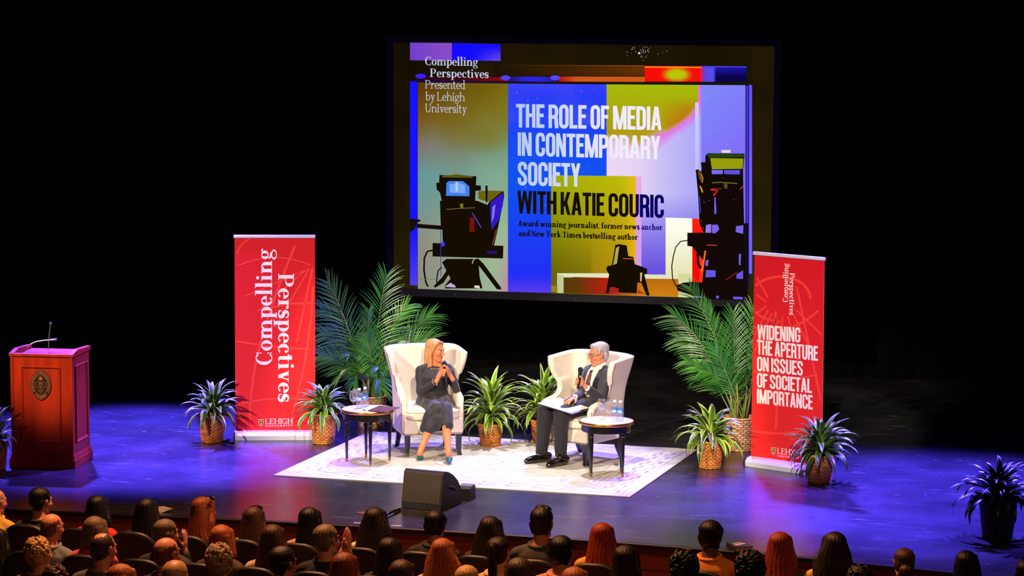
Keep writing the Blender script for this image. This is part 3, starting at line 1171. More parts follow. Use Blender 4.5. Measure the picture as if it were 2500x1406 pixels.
# left studio camera in silhouette
DK = (21, 13, 2)
OL = (92, 88, 10)
poly([(1073, 427), (1163, 430), (1162, 452), (1174, 453), (1174, 465), (1161, 466), (1160, 492), (1079, 492), (1074, 470), (1066, 462), (1065, 446), (1072, 446)], DK)
poly([(1079, 429), (1104, 427), (1112, 425), (1130, 427), (1156, 431), (1152, 434), (1080, 433)], OL)
poly([(1090, 446), (1096, 442), (1130, 442), (1146, 455), (1146, 479), (1089, 478)], (70, 126, 240))
poly([(1097, 450), (1122, 446), (1136, 452), (1136, 472), (1098, 470)], (118, 168, 244))
poly([(1112, 444), (1118, 444), (1118, 468), (1112, 466)], (190, 196, 250))
poly([(1074, 490), (1165, 490), (1190, 500), (1209, 466), (1230, 467), (1231, 480), (1214, 566), (1206, 600), (1081, 600), (1080, 560), (1076, 555)], DK)
poly([(1168, 467), (1190, 465), (1228, 466), (1196, 492), (1180, 490), (1168, 485)], (106, 98, 12))
poly([(1197, 494), (1229, 470), (1228, 500), (1216, 540), (1200, 562), (1197, 520)], (50, 24, 200))
poly([(1202, 506), (1210, 498), (1206, 530), (1200, 546)], (130, 116, 240))
poly([(1185, 453), (1190.5, 453), (1190, 494), (1186, 494)], DK)
poly([(1123, 497), (1131, 497), (1131, 508), (1124, 508)], (120, 116, 20))
poly([(1147, 530), (1158, 532), (1158, 566), (1146, 566)], (120, 14, 16))
curve_line([(1090, 511), (1120, 509), (1160, 507)], 1.6, (120, 100, 60))
curve_line([(1153, 520), (1164, 538), (1175, 556)], 2.2, (90, 66, 220))
curve_line([(1212, 560), (1206, 585), (1202, 598)], 3, (110, 60, 40))
poly([(1017, 546), (1080, 551), (1081, 561), (1017, 556)], DK)
poly([(1001, 534), (1026, 536), (1026, 541), (1018, 543), (1012, 560), (1001, 566)], DK)
poly([(1056, 593), (1229, 600), (1228, 631), (1056, 626)], DK)
poly([(1077, 592), (1085, 590), (1086, 600), (1078, 602)], (70, 56, 220))
region(1190, 612, 619, 1213, 613, 620, (40, 16, 120))
poly([(1079, 640), (1090, 632), (1168, 632), (1171, 676), (1178, 704), (1158, 704), (1086, 704), (1087, 696), (1100, 680)], DK)
poly([(1093, 655), (1102, 660), (1083, 690), (1063, 702), (1058, 699), (1080, 676)], DK)
poly([(1166, 630), (1180, 643), (1207, 680), (1222, 700), (1224, 707), (1213, 706), (1178, 660), (1162, 640)], DK)
poly([(1086, 700), (1100, 690), (1112, 698), (1112, 702)], (190, 170, 220))
poly([(1158, 697), (1170, 697), (1172, 704), (1158, 702)], (220, 222, 200))
curve_line([(1056, 611), (1043, 614), (1036, 630), (1035, 660), (1040, 690), (1045, 700)], 4.2, DK)
curve_line([(1079, 652), (1070, 660), (1067, 675), (1066, 690)], 3.0, DK)
curve_line([(1076, 560), (1076, 675)], 1.6, (50, 40, 200))
region(1021, 681, 682.2, 1066, 681, 682.2, (120, 112, 90))
curve_line([(1160, 629), (1155, 636), (1153, 644)], 2, (190, 186, 170))

# right studio camera
K2 = (18, 9, 6)
poly([(1722, 380), (1728, 374), (1818, 375), (1817, 388), (1814, 414), (1820, 730), (1724, 730), (1714, 690), (1720, 640), (1690, 602), (1678, 600), (1678, 568), (1718, 568), (1708, 546), (1704, 470), (1700, 430), (1698, 415), (1704, 413), (1712, 420), (1713, 410), (1711, 396), (1722, 396)], K2)
poly([(1726, 376), (1760, 374), (1817, 377), (1816, 384), (1730, 385)], (40, 66, 14))
poly([(1761, 366), (1784, 366), (1783, 373), (1762, 373)], (226, 214, 220))
poly([(1734, 386), (1815, 387), (1813, 412), (1738, 413)], (150, 158, 12))
poly([(1737, 415), (1765, 415), (1764, 425), (1738, 425)], (120, 108, 240))
poly([(1768, 415), (1807, 415), (1806, 426), (1768, 425)], (96, 80, 220))
poly([(1703, 416), (1713, 422), (1716, 442), (1714, 446), (1707, 436)], (90, 76, 40))
curve_line([(1712, 424), (1716, 436), (1714, 446)], 2.4, (240, 120, 20))
curve_line([(1709, 454), (1713, 462), (1715, 470)], 3.0, (240, 170, 30))
curve_line([(1738, 446), (1760, 445), (1800, 448)], 2.2, (110, 116, 40))
poly([(1767, 446), (1775, 446), (1776, 460), (1768, 460)], (80, 80, 20))
curve_line([(1735, 463), (1752, 465), (1742, 478)], 3.4, (240, 40, 26))
curve_line([(1738, 461), (1762, 461)], 1.2, (200, 60, 50))
curve_line([(1807, 462), (1815, 454)], 1.8, (240, 60, 40))
poly([(1744, 482), (1747, 481), (1749, 520), (1744, 523)], (110, 100, 240))
curve_line([(1708, 480), (1710, 520)], 1.6, (90, 80, 230))
poly([(1724, 549), (1736, 547), (1736, 568), (1722, 568)], (150, 120, 236))
poly([(1738, 549), (1752, 548), (1756, 560), (1746, 570), (1738, 568)], (120, 100, 230))
poly([(1797, 552), (1815, 550), (1814, 571), (1796, 566)], (120, 100, 236))
curve_line([(1726, 598), (1750, 599)], 2, (220, 60, 40))
poly([(1723, 636), (1730, 634), (1728, 650), (1722, 648)], (120, 96, 230))
poly([(1804, 620), (1809, 620), (1808, 648), (1804, 646)], (110, 100, 240))
poly([(1724, 659), (1747, 660), (1747, 676), (1722, 677)], (104, 86, 226))
poly([(1798, 670), (1814, 660), (1814, 681), (1798, 680)], (104, 86, 226))
curve_line([(1772, 684), (1786, 674), (1800, 664)], 2, (160, 26, 20))
region(1790, 724, 730, 1813, 725, 731, (106, 90, 240))
region(1748, 722, 728, 1755, 722, 728, (106, 90, 240))
curve_line([(1678, 587), (1662, 589), (1650, 603), (1644, 625), (1640, 650), (1642, 680), (1650, 698)], 2.6, K2)
poly([(1650, 697), (1668, 690), (1690, 688), (1720, 690), (1730, 700), (1730, 726), (1692, 722), (1664, 712), (1655, 710)], K2)
curve_line([(1712, 602), (1703, 620), (1705, 645), (1712, 656)], 6, K2)
curve_line([(1722, 612), (1718, 640), (1713, 662)], 4, (246, 110, 30))
# small camera on its stand in the middle
poly([(1502, 598), (1512, 596), (1530, 599), (1534, 625), (1546, 627), (1550, 645), (1562, 649), (1580, 656), (1580, 668), (1573, 670), (1586, 722), (1578, 721), (1566, 690), (1556, 690), (1555, 716), (1510, 714), (1490, 700), (1486, 716), (1479, 716), (1487, 670), (1480, 658), (1482, 650), (1494, 647)], DK)
poly([(1504, 605), (1512, 601), (1506, 643), (1497, 647)], (176, 166, 80))
curve_line([(1521, 631), (1545, 632)], 2, (210, 90, 40))
poly([(1563, 666), (1568, 665), (1566, 688), (1563, 686)], (226, 190, 120))
poly([(1494, 700), (1511, 704), (1510, 714), (1488, 714)], (170, 30, 30))
poly([(1558, 706), (1576, 718), (1557, 717)], (200, 50, 24))
# glints of dust on the film
for k in range(150):
    cx, cy_ = rnd.uniform(1250, 1800), rnd.uniform(215, 560)
    if rnd.random() < 0.35:
        cx, cy_ = rnd.gauss(1570, 22), rnd.gauss(122, 10)
        if cy_ < 112:
            continue
    r_ = rnd.uniform(0.5, 1.1)
    poly([(cx - r_, cy_), (cx, cy_ + r_), (cx + r_, cy_), (cx, cy_ - r_)], (220, 220, 236))
poly(_arcpts(1560, 130, 2.4, 2.4, 0, 360, 8)[:-1], (240, 240, 240))
pic.build('projected_picture', EM, scr, world=True)

# slide writing
let = MB()
LO = LAYER[0] + 0.0006


def tint_white(x, y):
    return L(mixc((178, 200, 250), (240, 236, 252), (x - 1260) / 250))


for s, p0, p1, cap in (('THE ROLE OF MEDIA', (1260, 311), (1615, 318), 57.5), ('IN CONTEMPORARY', (1264, 380), (1612, 389), 57), ('SOCIETY', (1264, 452), (1417, 456), 57)):
    write(let, s, sans_glyph, p0, p1, cap, lambda x, y: sp(x, y, LO), tint_white, 0.045, 0.17)
write(let, 'WITH KATIE COURIC', sans_glyph, (1263, 521), (1621, 532), 56, lambda x, y: sp(x, y, LO), lambda x, y: L((20, 14, 4)) if x < 1556 else L((8, 6, 96)), 0.045, 0.17)
BK = L((18, 16, 10))
NV = L((24, 12, 120))
write(let, 'Award-winning journalist, former news anchor', serif_glyph, (1265, 552), (1617, 562), 14.5, lambda x, y: sp(x, y, LO), lambda x, y: BK if x < 1556 else NV, 0.04, 0.26, S=0.23, T=0.115)
write(let, 'and New York Times bestselling author', serif_glyph, (1266, 576), (1557, 586), 14.5, lambda x, y: sp(x, y, LO), BK, 0.04, 0.26, S=0.23, T=0.115)
WH = L((196, 200, 226))
for s, p0, p1, kw in (('Compelling', (1038, 159), (1167, 161), dict(S=0.17, T=0.05)), ('Perspectives', (1050, 188), (1193, 190.5), dict(S=0.17, T=0.05)), ('Presented', (1038, 216), (1136, 217.5), dict(S=0.105, T=0.058)), ('by Lehigh', (1039, 245), (1135, 247), dict(S=0.105, T=0.058)), ('University', (1038, 273.5), (1139, 276), dict(S=0.105, T=0.058))):
    write(let, s, serif_glyph, p0, p1, 20.5, lambda x, y: sp(x, y, LO), WH if kw['S'] > 0.1 else L((206, 180, 168)), 0.05, 0.25, **kw)
let.build('slide_lettering', EM, scr, world=True)['label'] = 'white and black slide lettering'

# black border with its row of studs, and two hanging wires
blk = mat('screen_border', (20, 21, 25), 0.8)
mb = MB()
outer = [sp(944, 88, -0.01), sp(1908, 98, -0.01), sp(1897, 752, -0.01), sp(946, 721, -0.01)]
inner = [sp(960, 103, 0.0), sp(1892, 113, 0.0), sp(1880, 735, 0.0), sp(961, 703, 0.0)]
for i in range(4):
    j = (i + 1) % 4
    o0, o1, i0, i1 = outer[i], outer[j], inner[i], inner[j]
    f = lambda p, d: (p[0], p[1] + d, p[2])
    vs = [f(o0, -0.02), f(o1, -0.02), f(i1, -0.02), f(i0, -0.02), f(o0, 0.05), f(o1, 0.05), f(i1, 0.05), f(i0, 0.05)]
    mb.add(vs, [(0, 1, 2, 3), (7, 6, 5, 4), (0, 4, 5, 1), (2, 6, 7, 3), (0, 3, 7, 4), (1, 5, 6, 2)])
mb.build('frame', blk, scr, world=True)
for k in range(22):
    x = 985 + k * 42
    mb = MB()
    mb.ball(sp(x, yb(x) + 10.5, 0.022), 0.006, 8, 6)
    mb.build('stud', mat('dull_metal', (120, 118, 110), 0.4, metal=0.8), scr, world=True)
mb = MB()
mb.add([tuple(np.array(p) + (0, 0.012, 0)) for p in inner], [(0, 1, 2, 3)])
mb.build('backing_panel', blk, scr, world=True)
for px in (1060, 1790):
    p = sp(px, 96, -0.02)
    mb = MB()
    mb.tube([p, (p[0], p[1], 9.66)], 0.006, 6)
    mb.build('hanging_wire', curt, scr, world=True)
# ------------------------------------------------------------------ rug
rug_a = [at(670, 1162, 0.008), at(1537, 1215, 0.008), at(1702, 1100, 0.008), at(904, 1053, 0.008)]
RX0, RX1, RY0, RY1 = -1.77, 1.775, -1.352, 1.345


def rug_col(u, v):
    """worn pale oriental pattern: stepped border, field with faint ornaments"""
    x, y = u * 3.545, v * 2.697
    base = np.array((0.66, 0.63, 0.59))
    wear = 0.5 + 0.5 * hnoise(x * 100, y * 100, 23)
    d = min(x, 3.545 - x, y, 2.697 - y)
    a = 0.0
    if 0.10 < d < 0.42:
        s = (x if (d == y or d == 2.697 - y) else y)
        ph = (s % 0.27) / 0.27
        for off in (0.17, 0.29):
            k = off + (0.045 if ph < 0.5 else 0.0)
            if abs(d - k) < 0.010 or ((abs(ph - 0.5) < 0.035 or ph < 0.035) and off - 0.005 < d < off + 0.05):
                a = 0.66
        if abs(d - 0.41) < 0.008 or abs(d - 0.115) < 0.007:
            a = 0.42
    elif d >= 0.42:
        if d < 0.62 and (abs(d - 0.46) < 0.007 or abs(d - 0.58) < 0.007 or abs(d - 0.52) < 0.012 and hnoise(x * 100, y * 100, 4) > 0.5):
            a = 0.45
        cx, cy = x - 1.77, y - 1.35
        r = math.hypot(cx / 1.25, cy)
        if abs(r - 0.46) < 0.009 or abs(r - 0.36) < 0.006 or abs(math.hypot(cx, cy) - 0.12) < 0.01:
            a = max(a, 0.5)
        for mx in (-0.95, 0.95):
            q = abs(cx - mx) + abs(cy) * 0.9
            if abs(q - 0.26) < 0.012 or abs(q - 0.16) < 0.010:
                a = max(a, 0.42)
        g = math.sin(x * 21 + 2 * math.sin(y * 9)) * math.sin(y * 25 + 1.5 * math.sin(x * 7))
        if g > 0.80 and d > 0.65:
            a = max(a, 0.30)
    m = hnoise(x * 100 + 900, y * 100, 37)
    col = base * (0.92 + 0.12 * m) * (1 - 0.0 * a)
    ink = np.array((0.14, 0.15, 0.20)) if m > 0.45 else np.array((0.24, 0.19, 0.16))
    col = col + (ink - col) * min(1.0, a * (0.25 + 0.95 * wear))
    return (col[0], col[1], col[2], 1)


mb = MB()
mb.grid(lambda u, v: (RX0 + (RX1 - RX0) * u, RY0 + (RY1 - RY0) * v + 0.004 * math.sin(u * 9), 0.010 + 0.0015 * math.sin(u * 40) * math.sin(v * 30)), 260, 200, rug_col)
E0 = (0.20, 0.17, 0.14, 1)
mb.box(((RX0 + RX1) / 2, RY0 - 0.002, 0.005), (RX1 - RX0, 0.008, 0.009), col=E0)
mb.box(((RX0 + RX1) / 2, RY1 + 0.002, 0.005), (RX1 - RX0, 0.008, 0.009), col=E0)
mb.box((RX0 - 0.002, 0, 0.005), (0.008, RY1 - RY0, 0.009), col=E0)
mb.box((RX1 + 0.002, 0, 0.005), (0.008, RY1 - RY0, 0.009), col=E0)
rug = mb.build('area_rug', vcol_mat('rug_pile', 0.95, 0.1, bump=0.25, bscale=300))
tag(rug, 'large pale oriental rug with stepped border under the two white armchairs', 'rug')

# ------------------------------------------------------------------ roll-up banners
red_v = vcol_mat('banner_print', 0.55, 0.25)
alu = mat('brushed_aluminium', (226, 226, 230), 0.4, metal=0.15)
CREAM = lin((255, 246, 232))


def banner(name, label, p0, yaw, corners, base_c):
    """p0: floor point under the sheet's lower left corner; corners: photo pixels TL TR BR BL of the sheet"""
    n = np.array([math.sin(yaw), -math.cos(yaw), 0.0])
    ax = np.array([math.cos(yaw), math.sin(yaw), 0.0])
    pl = lambda px, py, off=0.0: tuple(on_plane(px, py, np.asarray(p0) + n * off, n))
    TL, TR, BR, BL = [np.array(pl(*c)) for c in corners]
    wid = (np.linalg.norm((TR - TL)[:2]) + np.linalg.norm((BR - BL)[:2])) / 2
    mid = (TL + TR + BR + BL) / 4
    root = thing(name, label, 'banner', (mid[0], mid[1], 0), yaw, None)
    ztop = (TL[2] + TR[2]) / 2
    hw = wid / 2 + 0.006
    # base cassette: a low rounded silver housing
    mb = MB()
    prof = [(-0.10, 0.0), (-0.105, 0.05), (-0.075, 0.082), (-0.02, 0.092), (0.03, 0.092), (0.085, 0.07), (0.10, 0.03), (0.10, 0.0)]
    mb.prism(prof, -hw, hw)
    mb.build('base', alu, root, bevel=0.004)
    for s in (-1, 1):
        mb = MB()
        mb.prism([(p[0] * 1.03, p[1] * 1.03) for p in prof], s * hw, s * (hw + 0.012))
        mb.build('end_cap', mat('black_plastic', (20, 20, 22), 0.5), root)
    # top rail
    mb = MB()
    mb.prism([(-0.014, ztop - 0.012), (-0.018, ztop + 0.006), (-0.010, ztop + 0.02), (0.010, ztop + 0.02), (0.014, ztop - 0.012)], -hw, hw)
    mb.build('top_rail', alu, root, bevel=0.003)
    mb = MB()
    mb.tube([(0.0, 0.045, 0.03), (0.0, 0.025, ztop - 0.01)], 0.010, 10)
    mb.build('pole', alu, root)
    # printed sheet: red, with the lighting's deeper top and warmer foot painted in
    mb = MB()

    def sheet(u, v):
        a = BL + (BR - BL) * u
        b = TL + (TR - TL) * u
        p = a + (b - a) * v
        return tuple(p)
    mb.grid(sheet, 8, 24, lambda u, v: lin(mixc((240, 44, 36), (222, 22, 34), v)))
    mb.build('printed_sheet', red_v, root, world=True)
    mb = MB()
    mb.add([tuple(np.array(sheet(u, v)) - n * 0.006) for u, v in ((0, 0), (1, 0), (1, 1), (0, 1))], [(0, 1, 2, 3)])
    mb.build('sheet_backing', mat('banner_back', (150, 150, 152), 0.7), root, world=True)
    (ax0, ay0), (ax1, ay1), (ax2, ay2), (ax3, ay3) = corners

    def inside(p):
        t = (p[1] - ay0) / (ay3 - ay0)
        u0, u1 = ax0 + (ax3 - ax0) * t, ax1 + (ax2 - ax1) * t
        v = (p[0] - u0) / (u1 - u0)
        return 0.01 < v < 0.99 and ay0 + (ay1 - ay0) * v + 3 < p[1] < ay3 + (ay2 - ay3) * v - 3
    SHEET[id(pl)] = inside
    return root, pl


SHEET = {}


def globe_lines(mb, pl, pts, w, c, lim=None):
    """a pale line printed on the sheet; what would run off the sheet is left out"""
    fine = []
    for a, b in zip(pts, pts[1:]):
        fine += [(a[0] + (b[0] - a[0]) * k / 6, a[1] + (b[1] - a[1]) * k / 6) for k in range(6)]
    fine.append(pts[-1])
    lim = SHEET[id(pl)]
    SHEET['n'] = SHEET.get('n', 0) + 1
    for q in _strip(fine, [w] * len(fine)):
        if not all(lim(p) for p in q):
            continue
        mb.add([lift_(pl(p[0], p[1], 0.0010), SHEET['n'] * 2) for p in q], [(0, 1, 2, 3)], c)


def crest(mb, pl, x, y, w, h):
    G = lambda c, pts, o: mb.add([pl(x + p[0] * w, y + p[1] * h, o) for p in pts], [tuple(range(len(pts)))], lin(c))
    sh = [(-0.5, -0.5), (0.5, -0.5), (0.5, 0.05), (0.42, 0.25), (0.25, 0.4), (0, 0.52), (-0.25, 0.4), (-0.42, 0.25), (-0.5, 0.05)]
    G((250, 214, 150), sh, 0.0022)
    G((94, 46, 22), [(p[0] * 0.86, p[1] * 0.86) for p in sh], 0.0028)
    G((236, 180, 70), [(-0.43, -0.12), (0.0, -0.36), (0.43, -0.12), (0.43, 0.02), (0.0, -0.2), (-0.43, 0.02)], 0.0034)
    G((250, 226, 170), _arcpts(0, 0.16, 0.2, 0.15, 0, 360, 12)[:-1], 0.0036)
    G((120, 60, 26), _arcpts(0, 0.16, 0.1, 0.07, 0, 360, 8)[:-1], 0.004)
    for sx in (-0.28, 0, 0.28):
        G((240, 190, 90), _arcpts(sx, -0.36, 0.06, 0.05, 0, 360, 6)[:-1], 0.0038)


def lettering(root, mb, name='white_lettering'):
    o = mb.build(name, vcol_mat('white_print', 0.55, 0.25), root, world=True)
    return o


b1p = at(575, 1072, 0.0)
b1, pl1 = banner('roll_up_banner', 'tall red roll-up banner with two large words running vertically', b1p, math.radians(20), [(572.5, 578), (769, 578), (769.8, 1052), (575, 1056)], None)
LR = lin((250, 66, 54))
mb = MB()
for k in range(9):                                 # pale globe printed in the red
    a = math.radians(205 + k * 17)
    globe_lines(mb, pl1, [(min(768, max(574, 770 + 30 * math.cos(a))), 665 + 10 * math.sin(a)), (min(768, max(574, 770 + 190 * math.cos(a))), max(600, min(1040, 690 - 200 * math.sin(a) * (0.4 + 0.12 * k))))], 3 + k * 0.5, LR)
globe_lines(mb, pl1, _arcpts(770, 620, 190, 70, 180, 262, 14), 4, LR)
globe_lines(mb, pl1, [(x, 650 - 22 * math.sin((x - 576) / 190 * PI)) for x in range(578, 768, 12)], 3, LR)
globe_lines(mb, pl1, [(x, 830 + 22 * math.sin((x - 560) / 130)) for x in range(577, 768, 12)], 5, LR)
globe_lines(mb, pl1, [(x, 740 + 0.00001 * (768 - x) ** 3) for x in range(640, 768, 10)], 5, LR)
globe_lines(mb, pl1, [(x, 984 - 12 * math.sin((x - 590) / 70)) for x in range(590, 768, 12)], 5, LR)
globe_lines(mb, pl1, [(720 - 110 * math.sin(t / 20 * PI / 2), 600 + 430 * t / 20) for t in range(21)], 6, LR)
globe_lines(mb, pl1, [(766 - 60 * (t / 20) ** 2, 640 + 400 * t / 20) for t in range(21)], 5, LR)
o = mb.build('globe_print', vcol_mat('white_print', 0.55, 0.25), b1, world=True)
mb = MB()
wl1 = lambda x, y: pl1(x, y, 0.002)
write(mb, 'Compelling', serif_glyph, (664, 891), (664, 607), 39, wl1, CREAM, 0.05, S=0.19, T=0.05)
write(mb, 'Perspectives', serif_glyph, (679.5, 668), (679.5, 982), 38, wl1, CREAM, 0.05, S=0.19, T=0.05)
lettering(b1, mb)
mb = MB()
write(mb, 'LEHIGH', serif_glyph, (647.5, 1035), (715, 1034), 13, wl1, CREAM, 0.05, S=0.12, T=0.06)
write(mb, 'UNIVERSITY', serif_glyph, (648, 1042), (715, 1040.5), 4.2, wl1, CREAM, 0.28, S=0.14, T=0.08)
lettering(b1, mb, 'university_lettering')
mb = MB()
crest(mb, pl1, 637.5, 1032, 13, 17)
lettering(b1, mb, 'crest')['label'] = 'gold and brown shield crest'

b2p = at(1832, 1135, 0.0)
b2, pl2 = banner('roll_up_banner', 'tall red roll-up banner with five lines of white capitals, between two basket plants', b2p, math.radians(-23), [(1842.5, 619), (2012.5, 633), (2006.5, 1137), (1832.5, 1113)], None)
mb = MB()
for k in range(10):
    a = math.radians(150 + k * 20)
    c0 = (1910, 742)
    globe_lines(mb, pl2, [(min(2010, max(1843, c0[0] + 40 * math.cos(a))), c0[1] - 30 * math.sin(a)), (min(2009, max(1842, c0[0] + 110 * math.cos(a))), max(650, c0[1] - 150 * math.sin(a)))], 4, LR)
globe_lines(mb, pl2, _arcpts(1905, 730, 74, 55, 90, 360, 20), 6, LR)
globe_lines(mb, pl2, [(x, 800 - 0.004 * (x - 1850) ** 2 + (x - 1845) * 0.3) for x in range(1842, 2010, 12)], 5, LR)
globe_lines(mb, pl2, [(x, 905 + 18 * math.sin((x - 1838) / 60)) for x in range(1840, 2008, 12)], 5, LR)
globe_lines(mb, pl2, [(x, 1052 + 6 * math.sin((x - 1838) / 40)) for x in range(1836, 2005, 12)], 6, LR)
globe_lines(mb, pl2, [(1893 + 6 * math.sin(t / 6), 760 + t * 16) for t in range(19)], 6, LR)
globe_lines(mb, pl2, [(1945 + t * 3.4, 700 + t * 16) for t in range(19)], 5, LR)
mb.build('globe_print', vcol_mat('white_print', 0.55, 0.25), b2, world=True)
mb = MB()
wl2 = lambda x, y: pl2(x, y, 0.002)
write(mb, 'Compelling', serif_glyph, (1923.5, 738), (1924.5, 643), 12.5, wl2, CREAM, 0.05, up=(-1, -0.085), S=0.17, T=0.06)
write(mb, 'Perspectives', serif_glyph, (1928, 666), (1927, 769), 12.5, wl2, CREAM, 0.05, up=(1, 0.085), S=0.17, T=0.06)
for s, p0, p1, cap in (('WIDENING', (1849, 828), (1954, 836), 36), ('THE APERTURE', (1848, 865), (1997, 881), 36), ('ON ISSUES', (1848, 905), (1960, 917), 35), ('OF SOCIETAL', (1848, 945), (1982, 960), 35), ('IMPORTANCE', (1848, 984), (1984, 1000), 35)):
    write(mb, s, sans_glyph, p0, p1, cap, wl2, CREAM, 0.045, 0.17)
lettering(b2, mb)
mb = MB()
write(mb, 'LEHIGH', serif_glyph, (1897.5, 1107), (1958, 1114.5), 14, wl2, CREAM, 0.05, S=0.12, T=0.06)
write(mb, 'UNIVERSITY', serif_glyph, (1898, 1114.5), (1958, 1121.5), 4.4, wl2, CREAM, 0.28, S=0.14, T=0.08)
lettering(b2, mb, 'university_lettering')
mb = MB()
crest(mb, pl2, 1888.5, 1101, 11.5, 18)
lettering(b2, mb, 'crest')['label'] = 'gold and brown shield crest'

# ------------------------------------------------------------------ lectern
cherry = mat('cherry_wood', (150, 38, 8), 0.42, vary=0.28, vscale=2.2, vstretch=(6, 6, 0.7), spec=0.25)
lect = thing('lectern', 'cherry wood lectern with raised panels, a black oval seal and two thin microphones', 'lectern', (-4.115, -1.375, 0), math.radians(9))
LW, LD, LH = 0.62, 0.56, 1.14
mb = MB()
mb.box((0, 0, 0.62), (LW, LD, 0.96))
mb.box((-LW / 2 + 0.012, -LD / 2 - 0.002, 0.62), (0.03, 0.012, 0.96))
mb.box((LW / 2 - 0.012, -LD / 2 - 0.002, 0.62), (0.03, 0.012, 0.96))
mb.build('body', cherry, lect, bevel=0.004)
mb = MB()
for z0, z1, e in ((0.0, 0.085, 0.022), (0.085, 0.10, 0.016), (0.10, 0.125, 0.012), (0.125, 0.14, 0.005)):
    mb.box((0, 0, (z0 + z1) / 2), (LW + 2 * e, LD + 2 * e, z1 - z0))
mb.build('plinth', cherry, lect, bevel=0.005)


def frame_moulding(mb, plane, x0, x1, z0, z1, t=0.022, d=0.014):
    """a picture-frame moulding on a face; plane(x, z, off) -> point"""
    out = [(x0, z0), (x1, z0), (x1, z1), (x0, z1)]
    rings = []
    for inset, off in ((0, 0), (0.005, d), (t * 0.55, d * 0.8), (t, 0.002)):
        rings.append([(x0 + inset, z0 + inset), (x1 - inset, z0 + inset), (x1 - inset, z1 - inset), (x0 + inset, z1 - inset)])
    offs = [0, d, d * 0.8, 0.002]
    vs = [plane(p[0], p[1], offs[i]) for i, r in enumerate(rings) for p in r]
    fs = [(i * 4 + k, i * 4 + (k + 1) % 4, (i + 1) * 4 + (k + 1) % 4, (i + 1) * 4 + k) for i in range(3) for k in range(4)]
    mb.add(vs, fs)


mb = MB()
frame_moulding(mb, lambda x, z, o: (x, -LD / 2 - o, z), -0.205, 0.195, 0.255, 1.0)
mb.build('front_panel', cherry, lect)
mb = MB()
frame_moulding(mb, lambda y, z, o: (LW / 2 + o, y, z), -0.20, 0.20, 0.24, 1.0)
mb.build('side_panel', cherry, lect)
mb = MB()                                           # sloped reading top with raised rim
mb.box((0, -LD / 2 + 0.012, 1.11), (LW + 0.03, 0.05, 0.03))
mb.box((0, 0.02, 1.085), (LW - 0.04, LD - 0.06, 0.02), M=Matrix.Rotation(math.radians(-3), 3, 'X'))
for s in (-1, 1):
    mb.prism([(-LD / 2 - 0.014, 1.095), (-LD / 2 - 0.014, 1.125), (-LD / 2 + 0.16, 1.155), (LD / 2 + 0.014, 1.135), (LD / 2 + 0.014, 1.095)], s * (LW / 2 + 0.014), s * (LW / 2 - 0.035))
mb.build('top', cherry, lect, bevel=0.004)
# seal
seal = MB()
sealb = (26, 18, 12)
SG = lin((176, 104, 52))
SC = (-0.007, 0.82)
SWd, SHt = 0.106, 0.152


def vpos(t, k):
    """pointed oval: two arcs, a little softened"""
    R = (SWd ** 2 + SHt ** 2) / (2 * SWd)
    y = SHt * math.sin(t)
    w = math.sqrt(max(0.0, R * R - y * y)) - (R - SWd)
    return (SC[0] + k * math.copysign(0.72 * max(0, w) + 0.28 * SWd * abs(math.cos(t)), math.cos(t)), SC[1] + k * y)


def vesica(k, n=40):
    out = []
    for i in range(n):
        t = 2 * PI * i / n
        out.append(vpos(t, k))
    return out


fp = lambda p, off: (p[0], -LD / 2 - off, p[1])


def vring(k0, k1, off, c):
    a, b = vesica(k0), vesica(k1)
    for i in range(40):
        j = (i + 1) % 40
        seal.add([fp(a[i], off), fp(a[j], off), fp(b[j], off), fp(b[i], off)], [(0, 1, 2, 3)], c)


a = vesica(1.0)
seal.add([fp(p, 0.010) for p in a], [tuple(range(40))], lin(sealb))
seal.add([fp(p, 0.0) for p in a] + [fp(p, 0.010) for p in a], [(i, (i + 1) % 40, 40 + (i + 1) % 40, 40 + i) for i in range(40)], lin(sealb))
vring(0.70, 0.675, 0.0115, SG)
for i in range(72):
    t = 2 * PI * i / 72
    cx, cz = vpos(t, 0.94)
    seal.add([fp(p, 0.0115) for p in _arcpts(cx, cz, 0.0034, 0.0034, 0, 360, 6)[:-1]], [tuple(range(6))], SG)


def seal_ring_text(s, t0, t1, inner, size):
    W_, _ = text_quads(s, serif_glyph, 0.12, 0.3, S=0.16, T=0.09)
    x = 0.0
    for ch in s:
        if ch == ' ':
            x += 0.3
            continue
        w, q = serif_glyph(ch, S=0.16, T=0.09)
        t = math.radians(t0 + (t1 - t0) * (x + w / 2) / W_)
        k = inner
        px, pz = vpos(t, k)
        q0, q1 = vpos(t - 0.04, k), vpos(t + 0.04, k)
        nx, nz = q1[1] - q0[1], -(q1[0] - q0[0])
        l = math.hypot(nx, nz)
        up = (nx / l, nz / l)
        if t1 > t0:
            up = (-up[0], -up[1])
        rg = (up[1], -up[0])
        for polyg in q:
            seal.add([fp((px + (p[0] - w / 2) * rg[0] * size + (p[1] - 0.5) * up[0] * size, pz + (p[0] - w / 2) * rg[1] * size + (p[1] - 0.5) * up[1] * size), 0.0115) for p in polyg], [tuple(range(len(polyg)))], SG)
        x += w + 0.12


